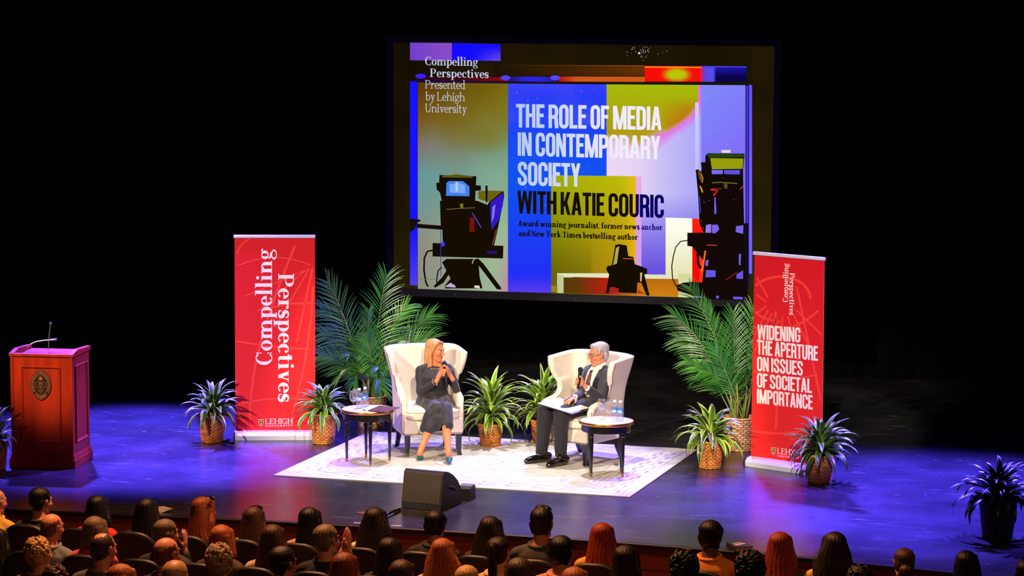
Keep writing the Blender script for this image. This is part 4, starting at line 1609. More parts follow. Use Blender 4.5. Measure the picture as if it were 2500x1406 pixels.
seal_ring_text('HOMO MINISTER ET INTERPRES NATURAE', 214, -34, 0.81, 0.0175)
seal_ring_text('LEHIGH UNIVERSITY', 228, 312, 0.81, 0.017)
SQ = lambda pts, c=SG: seal.add([fp((SC[0] + p[0], SC[1] + p[1]), 0.012) for p in pts], [tuple(range(len(pts)))], c)
for k in range(16):
    t = 2 * PI * k / 16
    SQ([(0.014 * math.cos(t - 0.09), 0.062 + 0.014 * math.sin(t - 0.09)), (0.030 * math.cos(t), 0.062 + 0.030 * math.sin(t)), (0.014 * math.cos(t + 0.09), 0.062 + 0.014 * math.sin(t + 0.09))])
SQ(_arcpts(0, 0.062, 0.012, 0.012, 0, 360, 14)[:-1])
for sx in (-1, 1):
    for q in _strip([(0, 0.024), (sx * 0.03, 0.030), (sx * 0.052, 0.024), (sx * 0.052, -0.026), (sx * 0.03, -0.020), (0, -0.030)], [0.003] * 6):
        SQ(q)
    for q in _strip([(0, -0.016), (sx * 0.018, 0.002), (sx * 0.018, 0.012), (sx * 0.008, 0.016), (0, 0.008)], [0.004] * 5):
        SQ(q)
for s, z, w in (('FOUNDED BY', -0.052, 0.03), ('ASA PACKER', -0.066, 0.026), ('1865', -0.08, 0.010)):
    W_, q = text_quads(s, serif_glyph, 0.1, 0.3, S=0.16, T=0.1)
    k = 2 * w / W_
    for polyg in q:
        SQ([(-w + p[0] * k, z + p[1] * 0.008) for p in polyg])
seal.build('seal', vcol_mat('seal_bronze', 0.4, 0.5), lect)['label'] = 'black and bronze pointed oval seal'
steel = mat('mic_steel', (120, 120, 126), 0.3, metal=0.7)
# two gooseneck microphones on the desk


def lect_mic(pix, z0, tip_len):
    mb = MB()
    D = depth_of((-4.09, -1.30, 1.12))
    pts = [atd(px, py, D) for px, py in pix]
    mb.tube(pts, 0.0055, 8)
    d = np.array(pts[-1]) - np.array(pts[-2])
    d = d / np.linalg.norm(d)
    mb.tube([pts[-1], np.array(pts[-1]) + d * tip_len], 0.010, 10)
    mb.ball(np.array(pts[-1]) + d * tip_len, 0.013, 10, 8)
    return mb.build('gooseneck_microphone', steel, lect, world=True)


lect_mic([(118, 854), (119, 832), (121, 808), (123, 793)], 1.1, 0.016)
lect_mic([(66, 851), (74, 840), (88, 834), (104, 831), (118, 830), (124, 829.5)], 1.1, 0.05)

# ------------------------------------------------------------------ wing chairs
linen = mat('cream_linen', (236, 226, 208), 0.8, vary=0.05, vscale=14, bump=0.12, bscale=420)
ebony = mat('ebony_lacquer', (16, 15, 15), 0.25, coat=0.4)
nail_m = mat('antique_brass_nail', (120, 88, 48), 0.35, metal=0.8)
cush_m = linen


def soft_box(mb, c, d, r=0.05, nu=18, power=4.0, puff=0.0):
    """superellipsoid cushion with optional crown"""
    vs, fs = [], []
    n, m = 40, 20
    for i in range(m + 1):
        th = -PI / 2 + PI * i / m
        for k in range(n):
            a = 2 * PI * k / n
            e1, e2 = 2 / power, 2 / power
            sg = lambda x, e: math.copysign(abs(x) ** e, x)
            x = sg(math.cos(th), 0.28) * sg(math.cos(a), e2)
            y = sg(math.cos(th), 0.28) * sg(math.sin(a), e2)
            z = sg(math.sin(th), 0.55)
            crown = puff * max(0.0, (1 - x * x) * (1 - y * y)) * (1 if z > 0 else 0.2)
            vs.append((c[0] + x * d[0] / 2, c[1] + y * d[1] / 2, c[2] + z * d[2] / 2 + crown * (1 if z >= 0 else -1)))
    for i in range(m):
        for k in range(n):
            k2 = (k + 1) % n
            fs.append((i * n + k, i * n + k2, (i + 1) * n + k2, (i + 1) * n + k))
    mb.add(vs, fs)


def lerp_tab(tab, z, r=0.045):
    zs_, vs_ = [t[0] for t in tab], [t[1] for t in tab]
    return float(np.mean(np.interp(z + np.linspace(-r, r, 9), zs_, vs_)))


# front edge of the wing / arm (how far forward, in metres) and half width, by height
FWD = [(0.20, 0.49), (0.55, 0.485), (0.585, 0.44), (0.62, 0.31), (0.68, 0.215), (0.76, 0.205), (0.88, 0.255), (0.95, 0.275), (1.03, 0.25)]
HALF = [(0.20, 0.312), (0.60, 0.315), (0.70, 0.318), (0.80, 0.335), (0.92, 0.368), (1.03, 0.392)]
TOPZ = 1.03


def wing_shell(u, z, out):
    """u -1..1 round the shell from one front edge to the other; out 0 = inner face, 1 = outer face"""
    th = 0.062
    hw = lerp_tab(HALF, z) + (0 if out else -th)
    fw = lerp_tab(FWD, z)
    back = 0.045 + 0.10 * max(0, z - 0.45) / 0.7 + (0.075 if out else 0.0)
    s = abs(u)
    sg = -1 if u < 0 else 1
    # plan outline: flat back, round corner, straight wing
    rc = 0.13
    if s < 0.42:
        x, y = sg * (hw - rc) * (s / 0.42), back
    elif s < 0.62:
        a = (s - 0.42) / 0.20 * PI / 2
        x, y = sg * (hw - rc + rc * math.sin(a)), back - rc + rc * math.cos(a)
    else:
        t = (s - 0.62) / 0.38
        x, y = sg * (hw + 0.02 * t * (z > 0.8)), (back - rc) + (-fw - (back - rc)) * t
    return x, y


def make_wing_chair(label, loc, rz):
    root = thing('wing_chair', label, 'armchair', loc, rz)
    # shell: back with wings and arms in one sweep
    mb = MB()
    NU, NV = 72, 44
    zs = [0.215 + (TOPZ - 0.215) * k / NV for k in range(NV + 1)]

    def ztop(u):
        return TOPZ - 0.035 * abs(u) ** 2.2

    def pt(u, k, out):
        z = zs[k]
        f = ztop(u) / TOPZ
        z2 = 0.215 + (z - 0.215) * (ztop(u) - 0.215) / (TOPZ - 0.215)
        x, y = wing_shell(u, z, out)
        return (x, y, z2)
    us = [-1 + 2 * i / NU for i in range(NU + 1)]
    vin = [[pt(u, k, 0) for u in us] for k in range(NV + 1)]
    vout = [[pt(u, k, 1) for u in us] for k in range(NV + 1)]
    vs = [p for r in vin for p in r] + [p for r in vout for p in r]
    n0 = (NV + 1) * (NU + 1)
    w = NU + 1
    fs = []
    for k in range(NV):
        for i in range(NU):
            fs.append((k * w + i, k * w + i + 1, (k + 1) * w + i + 1, (k + 1) * w + i))
            fs.append((n0 + k * w + i, n0 + (k + 1) * w + i, n0 + (k + 1) * w + i + 1, n0 + k * w + i + 1))
    # rounded welt round the rim
    rim = [(k, 0) for k in range(NV)] + [(NV, i) for i in range(NU)] + [(k, NU) for k in range(NV, 0, -1)] + [(0, i) for i in range(NU, 0, -1)]
    R = len(rim)
    extra = len(vs)
    for (k, i) in rim:
        a, b = np.array(vin[k][i]), np.array(vout[k][i])
        out = np.zeros(3)
        if i in (0, NU):
            out += (0, -0.018, 0)
        if k == NV:
            out += (0, 0, 0.016)
        vs.append(tuple((a + b) / 2 + out))
    for q in range(R):
        q2 = (q + 1) % R
        (k, i), (k2, i2) = rim[q], rim[q2]
        A, A2 = k * w + i, k2 * w + i2
        fs.append((A, A2, extra + q2, extra + q))
        fs.append((extra + q, extra + q2, n0 + A2, n0 + A))
    mb.add(vs, fs)
    back = mb.build('backrest', linen, root, smooth=True)
    # seat base
    mb = MB()
    mb.box((0, -0.235, 0.295), (0.60, 0.66, 0.165))
    mb.build('seat_base', linen, root, bevel=0.02, seg=3)
    mb = MB()
    soft_box(mb, (0, -0.27, 0.412), (0.55, 0.66, 0.135), puff=0.014, power=7)
    cu = mb.build('seat_cushion', linen, root, smooth=True)
    mb = MB()
    for zz in (0.378, 0.446):
        P = []
        for k in range(61):
            a = 2 * PI * k / 60
            sg = lambda x: math.copysign(abs(x) ** (2 / 7), x)
            P.append((0.276 * sg(math.cos(a)), -0.27 + 0.331 * sg(math.sin(a)), zz))
        mb.tube(P, 0.005, 6)
    mb.build('piping', mat('linen_piping', (206, 190, 160), 0.8), cu)
    # scrolled fronts of the arms
    for s in (-1, 1):
        mb = MB()
        pts = [(s * 0.287, -0.495, 0.235), (s * 0.287, -0.498, 0.42), (s * 0.289, -0.490, 0.52), (s * 0.291, -0.462, 0.562), (s * 0.292, -0.40, 0.578), (s * 0.293, -0.30, 0.595), (s * 0.293, -0.20, 0.64)]
        mb.tube(pts, [0.031, 0.032, 0.034, 0.036, 0.036, 0.033, 0.026], 14)
        mb.build('arm', linen, root, smooth=True)
    # nails along the wing edges and the lower rail
    mb = MB()
    for s in (-1, 1):
        last = None
        col_ = [np.array(vout[k][1 if s < 0 else NU - 1]) for k in range(NV + 1)]
        for k in range(NV * 12):
            a_, b_ = col_[k // 12], col_[k // 12 + 1]
            p = a_ + (b_ - a_) * ((k % 12) / 12) + (s * 0.003, -0.008, 0)
            if p[2] < 0.53:
                p = np.array((s * 0.316, -0.512, p[2]))
            if p[2] > 0.245 and (last is None or np.linalg.norm(p - last) > 0.015):
                mb.ball(p, 0.0055, 6, 5)
                last = p
    for k in range(39):
        mb.ball((-0.294 + 0.588 * k / 38, -0.566, 0.226), 0.0055, 6, 5)
    for s in (-1, 1):
        for k in range(42):
            mb.ball((s * 0.3015, -0.555 + 0.62 * k / 41, 0.226), 0.0055, 6, 5)
    mb.build('nail_trim', nail_m, root, smooth=True)
    # legs
    for s in (-1, 1):
        mb = MB()
        vs = []
        for z, cx, cy, hw in ((0.225, 0.262, -0.520, 0.030), (0.12, 0.262, -0.522, 0.026), (0.03, 0.265, -0.527, 0.021), (0.0, 0.272, -0.536, 0.022)):
            vs += [(s * cx - hw, cy - hw, z), (s * cx + hw, cy - hw, z), (s * cx + hw, cy + hw, z), (s * cx - hw, cy + hw, z)]
        fs = [(i * 4 + k, i * 4 + (k + 1) % 4, i * 4 + 4 + (k + 1) % 4, i * 4 + 4 + k) for i in range(3) for k in range(4)] + [(0, 1, 2, 3), (15, 14, 13, 12)]
        mb.add(vs, fs)
        mb.build('leg', ebony, root, bevel=0.004)
        mb = MB()
        vs = []
        for z, cx, cy, hw in ((0.225, 0.245, 0.02, 0.028), (0.11, 0.247, 0.045, 0.024), (0.0, 0.252, 0.105, 0.022)):
            vs += [(s * cx - hw, cy - hw, z), (s * cx + hw, cy - hw, z), (s * cx + hw, cy + hw, z), (s * cx - hw, cy + hw, z)]
        fs = [(i * 4 + k, i * 4 + (k + 1) % 4, i * 4 + 4 + (k + 1) % 4, i * 4 + 4 + k) for i in range(2) for k in range(4)] + [(0, 1, 2, 3), (11, 10, 9, 8)]
        mb.add(vs, fs)
        mb.build('leg', ebony, root, bevel=0.004)
    return root


CH1, CH1R = np.array((-0.925, 0.61, 0.012)), math.radians(30)
CH2, CH2R = np.array((0.885, 0.655, 0.012)), math.radians(-20)
make_wing_chair('white wing chair with nailhead trim that the woman in black sits in', CH1, CH1R)
make_wing_chair('white wing chair with nailhead trim that the man in the suit sits in', CH2, CH2R)

# ------------------------------------------------------------------ round side tables and what stands on them
marble = mat('white_marble', (240, 238, 234), 0.25, vary=0.05, vscale=6)
brass = mat('brass', (190, 128, 60), 0.28, metal=0.9)
TZ = 0.525


def side_table(label, loc, rz):
    root = thing('side_table', label, 'side table', loc, rz)
    R0 = 0.262
    mb = MB()
    mb.lathe([(R0 - 0.004, TZ - 0.018), (R0 - 0.004, TZ - 0.002), (R0 - 0.008, TZ)], n=64)
    mb.build('table_top', marble, root, auto=40)
    mb = MB()
    mb.lathe([(R0 - 0.003, TZ - 0.03), (R0 + 0.004, TZ - 0.026), (R0 + 0.005, TZ - 0.006), (R0, TZ + 0.001), (R0 - 0.005, TZ + 0.0005), (R0 - 0.005, TZ - 0.03)], n=64, closed=True)
    mb.build('brass_rim', brass, root, smooth=True)
    mb = MB()
    mb.lathe([(R0 - 0.025, TZ - 0.10), (R0 - 0.02, TZ - 0.096), (R0 - 0.02, TZ - 0.03), (R0 - 0.06, TZ - 0.03), (R0 - 0.06, TZ - 0.10)], n=64, closed=True)
    mb.lathe([(R0 - 0.06, TZ - 0.035), (R0 - 0.06, TZ - 0.03)], n=48)
    mb.build('apron', ebony, root, auto=40)
    for k in range(4):
        a = PI / 4 + k * PI / 2
        cx, cy = 0.213 * math.cos(a), 0.213 * math.sin(a)
        mb = MB()
        mb.box((cx * 1.03, cy * 1.03, TZ - 0.07), (0.046, 0.046, 0.075), rz=a)
        mb.lathe([(0.022, TZ - 0.108), (0.017, TZ - 0.114), (0.024, TZ - 0.122), (0.024, TZ - 0.130), (0.018, TZ - 0.138), (0.0215, TZ - 0.15), (0.0115, 0.04), (0.0105, 0.03)], (cx, cy, 0), 16)
        lg = mb.build('leg', ebony, root, auto=35)
        mb = MB()
        mb.lathe([(0.0095, 0.0), (0.0115, 0.006), (0.0125, 0.032), (0.0125, 0.034)], (cx, cy, 0), 14)
        mb.build('brass_foot', brass, lg, smooth=True)
    return root


T1 = np.array((-1.165, -0.355, 0.012))
T2 = np.array((1.262, -0.300, 0.012))
side_table('round marble side table with black legs holding a maroon folder', T1, math.radians(-19))
side_table('round marble side table with black legs in front of the man’s chair', T2, math.radians(18))
TT = TZ + 0.013

glass = glass_mat('clear_glass', (255, 255, 255))
water = glass_mat('water', (250, 252, 255), ior=1.2)


def wine_glass(label, px, py, fill, group=None):
    p = at(px, py, TT)
    root = thing('wine_glass', label, 'glass', p, 0, group)
    mb = MB()
    prof = [(0.034, 0.0), (0.034, 0.002), (0.010, 0.006), (0.0042, 0.014), (0.0038, 0.075), (0.008, 0.086), (0.026, 0.10), (0.039, 0.125), (0.041, 0.145), (0.037, 0.175), (0.033, 0.20), (0.0318, 0.20), (0.0355, 0.175), (0.0393, 0.145), (0.0372, 0.126), (0.025, 0.103), (0.0, 0.094)]
    mb.lathe(prof, n=28)
    mb.build('glass_body', glass, root, smooth=True)
    if fill:
        mb = MB()
        mb.lathe([(0.0, 0.0945), (0.0245, 0.1035), (0.0368, 0.126), (0.0389, 0.145), (0.0385, 0.150), (0.0, 0.150)], n=24)
        mb.build('water', water, root, smooth=True)
    return root


bottle_pet = glass_mat('clear_plastic', (246, 250, 255), 0.06, 1.35)


def bottle(label, px, py, rz=0.0):
    p = at(px, py, TT)
    root = thing('water_bottle', label, 'bottle', p, rz)
    mb = MB()
    prof = [(0.026, 0.0), (0.0305, 0.004)]
    for k in range(7):
        z = 0.012 + k * 0.009
        prof += [(0.031, z), (0.0292, z + 0.0045)]
    prof += [(0.031, 0.078), (0.031, 0.125)]
    for k in range(2):
        z = 0.128 + k * 0.008
        prof += [(0.0292, z), (0.031, z + 0.004)]
    prof += [(0.029, 0.15), (0.022, 0.168), (0.0135, 0.180), (0.0135, 0.186)]
    inner = [(r - 0.0012, z) for r, z in reversed(prof)]
    mb.lathe(prof, n=28)
    mb.build('bottle_body', bottle_pet, root, smooth=True)
    mb = MB()
    mb.lathe([(0.0, 0.004), (0.0280, 0.005), (0.0285, 0.14), (0.0268, 0.152), (0.0, 0.152)], n=24)
    mb.build('water', water, root, smooth=True)
    mb = MB()
    mb.lathe([(0.0315, 0.080), (0.0320, 0.081), (0.0320, 0.121), (0.0315, 0.122)], n=32, closed=True)
    lb = mb.build('bottle_label', mat('label_blue', (58, 140, 226), 0.4), root, smooth=True)
    lb['label'] = 'blue and white bottle label'
    mb = MB()                                       # white band and mark on the label
    for z0, z1, a0, a1 in ((0.092, 0.108, -1.25, 0.55), (0.083, 0.086, -1.6, 1.6)):
        pts = []
        for k in range(13):
            a = -PI / 2 + a0 + (a1 - a0) * k / 12
            pts.append((math.cos(a) * 0.0323, math.sin(a) * 0.0323))
        for k in range(12):
            mb.add([(pts[k][0], pts[k][1], z0), (pts[k + 1][0], pts[k + 1][1], z0), (pts[k + 1][0], pts[k + 1][1], z1), (pts[k][0], pts[k][1], z1)], [(0, 1, 2, 3)])
    mb.build('label_print', mat('label_white', (236, 242, 250), 0.4), lb)
    mb = MB()
    mb.lathe([(0.015, 0.182), (0.0155, 0.184), (0.0155, 0.199), (0.0145, 0.201)], n=20)
    mb.build('cap', mat('white_plastic', (240, 240, 242), 0.4), root, smooth=False)
    return root


wine_glass('wine glass standing in front on the table with the maroon folder', 863, 1003, False)
wine_glass('wine glass half hidden behind another, next to the bottles by the maroon folder', 869.5, 998, False)
bottle('water bottle nearest the wine glasses on the table with the maroon folder', 877.5, 997, 0.4)
bottle('water bottle nearest the palm on the table with the maroon folder', 891.5, 993.5, 0.1)
wine_glass('wine glass half full of water on the table before the man', 1469, 1024, True)
wine_glass('empty wine glass on the table before the man', 1487.5, 1032, False)
bottle('water bottle beside the empty wine glass on the table before the man', 1500.5, 1027, 0.2)
bottle('water bottle at the outer edge of the table before the man', 1515, 1028.5, 0.0)


def slab_from_corners(mb, cs, t):
    c = [np.array(x) for x in cs]
    n = np.cross(c[1] - c[0], c[3] - c[0])
    n = n / np.linalg.norm(n)
    if n[2] < 0:
        n = -n
    vs = [tuple(x) for x in c] + [tuple(x + n * t) for x in c]
    mb.add(vs, [(3, 2, 1, 0), (4, 5, 6, 7), (0, 1, 5, 4), (1, 2, 6, 5), (2, 3, 7, 6), (3, 0, 4, 7)])


mb = MB()
slab_from_corners(mb, [at(885, 1000, TT + 0.001), at(905, 990.5, TT + 0.001), at(934, 990.5, TT + 0.001), at(921, 1003, TT + 0.001)], 0.002)
tag(mb.build('paper_sheet', mat('white_paper', (244, 242, 238), 0.8)), 'white sheets of paper lying under the maroon folder', 'paper')
mb = MB()
fc = [(896.5, 1003), (926.6, 991), (977.4, 995.5), (944, 1007.5)]
slab_from_corners(mb, [at(x, y, TT + 0.006) for x, y in fc], 0.006)
fo = mb.build('presentation_folder', mat('maroon_leatherette', (92, 48, 54), 0.5), bevel=0.002)
tag(fo, 'closed maroon presentation folder overhanging the edge of the round table', 'folder')
mb = MB()
cA = at(936, 996.5, TT + 0.0132)
for k in range(6):
    mb.box(tuple(at(932 + k * 1.9, 996.0 + k * 0.2, TT + 0.0130)), (0.005, 0.012, 0.0006), rz=0.3)
mb.build('gilt_stamp', mat('gilt', (190, 150, 130), 0.4), fo, world=True)
mb = MB()
mb.tube([at(886, 999.5, TT + 0.006), at(893, 1002.5, TT + 0.006)], 0.0045, 8)
pn = mb.build('ballpoint_pen', mat('black_plastic', (20, 20, 22), 0.5))
tag(pn, 'small dark pen on the papers beside the maroon folder', 'pen')

# ------------------------------------------------------------------ loudspeaker wedge, box, cable, floor things
rubber = mat('speaker_black', (18, 17, 17), 0.6, bump=0.1, bscale=300)
grille = mat('speaker_grille', (44, 37, 28), 0.75, bump=0.5, bscale=900)
wp = (at(975, 1240) + at(1080, 1248)) / 2
wr = math.radians(-8)
wedge = thing('stage_monitor', 'dark wedge loudspeaker with a brown grille at the stage edge', 'loudspeaker', (wp[0], wp[1], 0), wr)
prof = [(0.0, 0.0), (0.0, 0.05), (0.055, 0.335), (0.085, 0.352), (0.17, 0.335), (0.27, 0.29), (0.36, 0.225), (0.42, 0.15), (0.44, 0.08), (0.43, 0.0)]
mb = MB()
mb.prism(prof, -0.200, 0.200)
mb.build('cabinet', rubber, wedge, bevel=0.008)
mb = MB()
mb.prism([(-0.012, 0.06), (0.040, 0.33), (0.05, 0.329), (0.0, 0.055)], -0.192, 0.192)
mb.build('grille', grille, wedge, bevel=0.003)
mb = MB()
mb.tube([(0.203, 0.15, 0.19), (0.214, 0.18, 0.20), (0.214, 0.26, 0.17), (0.203, 0.29, 0.15)], 0.009, 8)
mb.build('handle', mat('black_plastic', (20, 20, 22), 0.5), wedge)
bp_ = at(1133, 1222)
mb = MB()
mb.prism([(0.0, 0.0), (-0.01, 0.11), (0.02, 0.13), (0.14, 0.13), (0.15, 0.0)], -0.065, 0.065)
bx = thing('amplifier_box', 'small black box standing behind the wedge loudspeaker', 'box', (bp_[0], bp_[1], 0), 0.0)
mb.build('cabinet', rubber, bx, bevel=0.004)
mb = MB()
mb.prism([(0.022, 0.1305), (0.022, 0.1345), (0.14, 0.1345), (0.14, 0.1305)], -0.06, 0.06)
mb.build('lid', mat('grey_plastic', (96, 98, 110), 0.4), bx)
for n_, pts in enumerate(([(978, 1241), (960, 1247), (940, 1257), (920, 1263), (905, 1269)], [(978, 1246), (962, 1254), (946, 1262), (932, 1269)])):
    mb = MB()
    mb.tube([at(x, y, 0.008) for x, y in pts], 0.008, 8)
    o = mb.build('cable', mat('black_cable', (12, 12, 12), 0.5))
    tag(o, ('black cable running off the wedge loudspeaker, the farther of the pair', 'black cable running off the wedge loudspeaker, nearer the stage edge')[n_], 'cable')
mb = MB()
c = at(885, 1253)
mb.lathe([(0.055, 0.001), (0.055, 0.006), (0.048, 0.008)], (c[0], c[1], 0), 28)
o = mb.build('floor_pocket', mat('dull_brass', (150, 110, 76), 0.35, metal=0.7))
tag(o, 'round metal floor plate set in the stage near its edge', 'floor plate')
for (x0, y0, x1, y1), lb in (((864, 1276.5, 883, 1277), 'white tape mark at the stage edge below the round floor plate'), ((955, 1283, 980, 1284), 'white tape mark at the stage edge in front of the wedge loudspeaker')):
    mb = MB()
    a, b = at(x0, y0), at(x1, y1)
    ang = math.atan2(b[1] - a[1], b[0] - a[0])
    mb.box(tuple((a + b) / 2 + (0, 0, 0.0015)), (np.linalg.norm(b - a), 0.022, 0.002), rz=ang)
    tag(mb.build('tape_mark', mat('white_tape', (220, 220, 220), 0.7)), lb, 'tape')
# book on the stage edge
bk = at(1806, 1340, 0.0)
book = thing('hardback_book', 'closed dark green hardback book lying on the stage edge', 'book', (bk[0], bk[1], 0.0), math.radians(32))
mb = MB()
mb.box((0, 0, 0.003), (0.16, 0.235, 0.004))
mb.box((0, 0, 0.039), (0.16, 0.235, 0.004))
mb.box((-0.079, 0, 0.021), (0.004, 0.235, 0.036))
mb.build('cover', mat('green_cover', (22, 34, 24), 0.35), book, bevel=0.001)
mb = MB()
mb.box((0.0, 0, 0.021), (0.152, 0.226, 0.031))
mb.build('page_block', mat('page_edge', (206, 170, 160), 0.8), book)
mb = MB()
for k, (x, y, w, h, c) in enumerate(((-0.01, 0.05, 0.10, 0.05, (130, 160, 70)), (0.0, 0.0, 0.12, 0.035, (230, 190, 160)), (0.01, -0.06, 0.11, 0.045, (60, 84, 44)))):
    mb.box((x, y, 0.0415), (w, h, 0.0006), rz=0.5, col=lin(c))
mb.build('cover_picture', vcol_mat('white_print', 0.55, 0.25), book)
# folded programme on the stage edge
pg = at(392, 1250, 0.0)
prog = thing('folded_programme', 'folded grey and pink paper programme lying on the stage edge', 'paper', (pg[0], pg[1], 0), 0.2)
mb = MB()
mb.add([(-0.10, -0.03, 0.002), (0.02, -0.04, 0.002), (0.11, 0.03, 0.03), (0.0, 0.05, 0.045), (-0.09, 0.05, 0.03), (0.03, 0.0, 0.055)], [(0, 1, 5, 4), (1, 2, 3, 5), (5, 3, 4)], [lin((200, 60, 80)), lin((170, 172, 180)), lin((150, 150, 160)), lin((140, 140, 148)), lin((210, 40, 70)), lin((190, 190, 198))])
o = mb.build('paper_fold', vcol_mat('white_print', 0.55, 0.25), prog)
sm = o.modifiers.new('t', 'SOLIDIFY')
sm.thickness = 0.002
# ------------------------------------------------------------------ potted plants
weave_m = vcol_mat('basket_weave', 0.6, 0.35)
soil_m = mat('potting_soil', (28, 20, 14), 0.95, vary=0.4, vscale=60)


def basket(root, r_top, r_bot, h, tone=(222, 138, 62), cols=22, rows=11, seed=0):
    cols, rows = 15, 15
    """woven basket: alternating raised strips"""
    mb = MB()
    NU, NV = cols * 6, rows * 5
    base = lin(tone)
    dark = tuple(c * 0.16 for c in base[:3])
    R_ = random.Random(seed)
    tones = [[R_.uniform(0.65, 1.25) for _ in range(cols * 2)] for _ in range(rows + 1)]
    vs, cs = [], []
    for j in range(NV + 1):
        v = j / NV
        for i in range(NU):
            u = i / NU
            row = int(min(rows - 1, v * rows))
            fv = v * rows - row
            uu = u * cols + (0.5 if row % 2 else 0.0)
            fu = uu - math.floor(uu)
            bulge = math.sin(fu * PI) ** 0.35 * math.sin(fv * PI) ** 0.5
            r = r_bot + (r_top - r_bot) * v + 0.008 * (bulge - 0.6)
            a = 2 * PI * u
            vs.append((r * math.cos(a), r * math.sin(a), h * v))
            t = tones[row][int(uu) % cols]
            edge = min(1.0, bulge * 1.35)
            c = [dark[k] + (base[k] * t - dark[k]) * edge for k in range(3)]
            cs.append((max(0, c[0]), max(0, c[1]), max(0, c[2]), 1))
    fs = [(j * NU + i, j * NU + (i + 1) % NU, (j + 1) * NU + (i + 1) % NU, (j + 1) * NU + i) for j in range(NV) for i in range(NU)]
    fs.append(tuple(reversed(range(NU))))
    mb.add(vs, fs, cs)
    # rolled rim and inside
    n = 48
    prof = [(r_top + 0.006, h - 0.012), (r_top + 0.012, h - 0.004), (r_top + 0.008, h + 0.006), (r_top - 0.004, h + 0.006), (r_top - 0.012, h - 0.01), (r_top - 0.02, h - 0.05)]
    mb.lathe(prof, n=n, col=tuple(list(base[:3]) + [1]), closed=True)
    b = mb.build('basket', weave_m, root, smooth=True)
    mb = MB()
    mb.lathe([(0.0, h - 0.035), (r_top * 0.6, h - 0.028), (r_top - 0.012, h - 0.04)], n=28, closed=True)
    mb.build('soil', soil_m, root, smooth=True)
    return b


leaf_v = vcol_mat('striped_leaf', 0.36, 0.45)
palm_v = vcol_mat('palm_leaf', 0.32, 0.5)
stem_m = mat('plant_stem', (112, 96, 52), 0.6, vary=0.3, vscale=30)


def strap_leaf(mb, p0, az, el, length, width, droop, mid, edge, rnd_, twist=0.0, nseg=9):
    """arching lance leaf: striped down its length, folded along the midrib"""
    d = np.array((math.cos(az) * math.cos(el), math.sin(az) * math.cos(el), math.sin(el)))
    side = np.array((-math.sin(az + twist), math.cos(az + twist), 0))
    p = np.array(p0, float)
    vs, cs = [], []
    step = length / nseg
    e = el
    az2 = az
    for k in range(nseg + 1):
        t = k / nseg
        w = width * (0.30 * (1 - t) + 0.80 * math.sin(PI * t ** 0.85) ** 0.85 if t < 1 else 0) + 0.0004
        d = np.array((math.cos(az2) * math.cos(e), math.sin(az2) * math.cos(e), math.sin(e)))
        nrm = np.cross(d, side)
        nrm = nrm / (np.linalg.norm(nrm) + 1e-9)
        for q, f, c in ((-1, 0.22, edge), (-0.40, 0.06, mid), (0, -0.02, mid), (0.40, 0.06, mid), (1, 0.22, edge)):
            lift = (-f if nrm[2] < 0 else f) * w * 0.7
            vs.append(p + side * w * q * 0.5 + nrm * lift)
            cs.append(c)
        p = p + d * step
        e -= droop * (0.35 + 1.3 * t) / nseg
    fs = [(k * 5 + i, k * 5 + i + 1, (k + 1) * 5 + i + 1, (k + 1) * 5 + i) for k in range(nseg) for i in range(4)]
    mb.add(vs, fs, cs)


def dracaena(label, px, py, pot_r, pot_h, spread, height, seed, lime=0.5, n=70, stalk=0.06, dark=False, tone=(222, 138, 62), sink=0.0):
    """px, py: where the basket meets the floor in the photo"""
    p = at(px, py)
    d = FW.copy(); d[2] = 0
    p = p + d / np.linalg.norm(d) * pot_r * 0.78          # py is the near rim of the base
    R_ = random.Random(seed)
    root = thing('potted_dracaena', label, 'plant', (p[0], p[1], 0), R_.uniform(0, 6.28), None)
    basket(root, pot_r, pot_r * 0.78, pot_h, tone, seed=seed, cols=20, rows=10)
    mb = MB()
    for k in range(3):
        a = k * 2.1 + 0.4
        mb.tube([(0.03 * math.cos(a), 0.03 * math.sin(a), pot_h - 0.05), (0.035 * math.cos(a), 0.035 * math.sin(a), pot_h + stalk)], 0.011, 8)
    mb.build('stem', stem_m, root, smooth=True)
    mb = MB()
    for k in range(n):
        t = (k + 0.5) / n                                 # 0 outer, low; 1 inner, upright
        az = k * 2.399963 + R_.uniform(-0.25, 0.25)
        el = math.radians(-8 + 88 * t ** 0.8 + R_.uniform(-9, 9))
        ln = (spread * 1.12 * (1 - t) + height * 0.92 * t) * R_.uniform(0.80, 1.12)
        g = R_.uniform(0.75, 1.2)
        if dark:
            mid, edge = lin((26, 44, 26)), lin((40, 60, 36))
        else:
            mid = lin(tuple(int(c * g) for c in mixc((42, 90, 26), (92, 150, 38), lime)))
            edge = lin(tuple(min(255, int(c * g)) for c in mixc((126, 160, 60), (216, 228, 100), lime)))
            if R_.random() < 0.25:
                mid = lin((30, 66, 28))
        a2 = R_.uniform(0, 6.28)
        z0 = pot_h + stalk * (0.2 + 0.9 * t) + 0.02 * R_.random()
        rr = 0.035 * (1 - t)
        strap_leaf(mb, (rr * math.cos(az) + 0.02 * math.cos(a2), rr * math.sin(az) + 0.02 * math.sin(a2), z0), az, el, ln, R_.uniform(0.050, 0.070) * (0.75 + 0.3 * spread / 0.33), R_.uniform(1.5, 2.5) * (1.1 - 0.45 * t), mid, edge, R_, R_.uniform(-0.3, 0.3))
    mb.build('foliage', leaf_v, root, smooth=True)
    return root


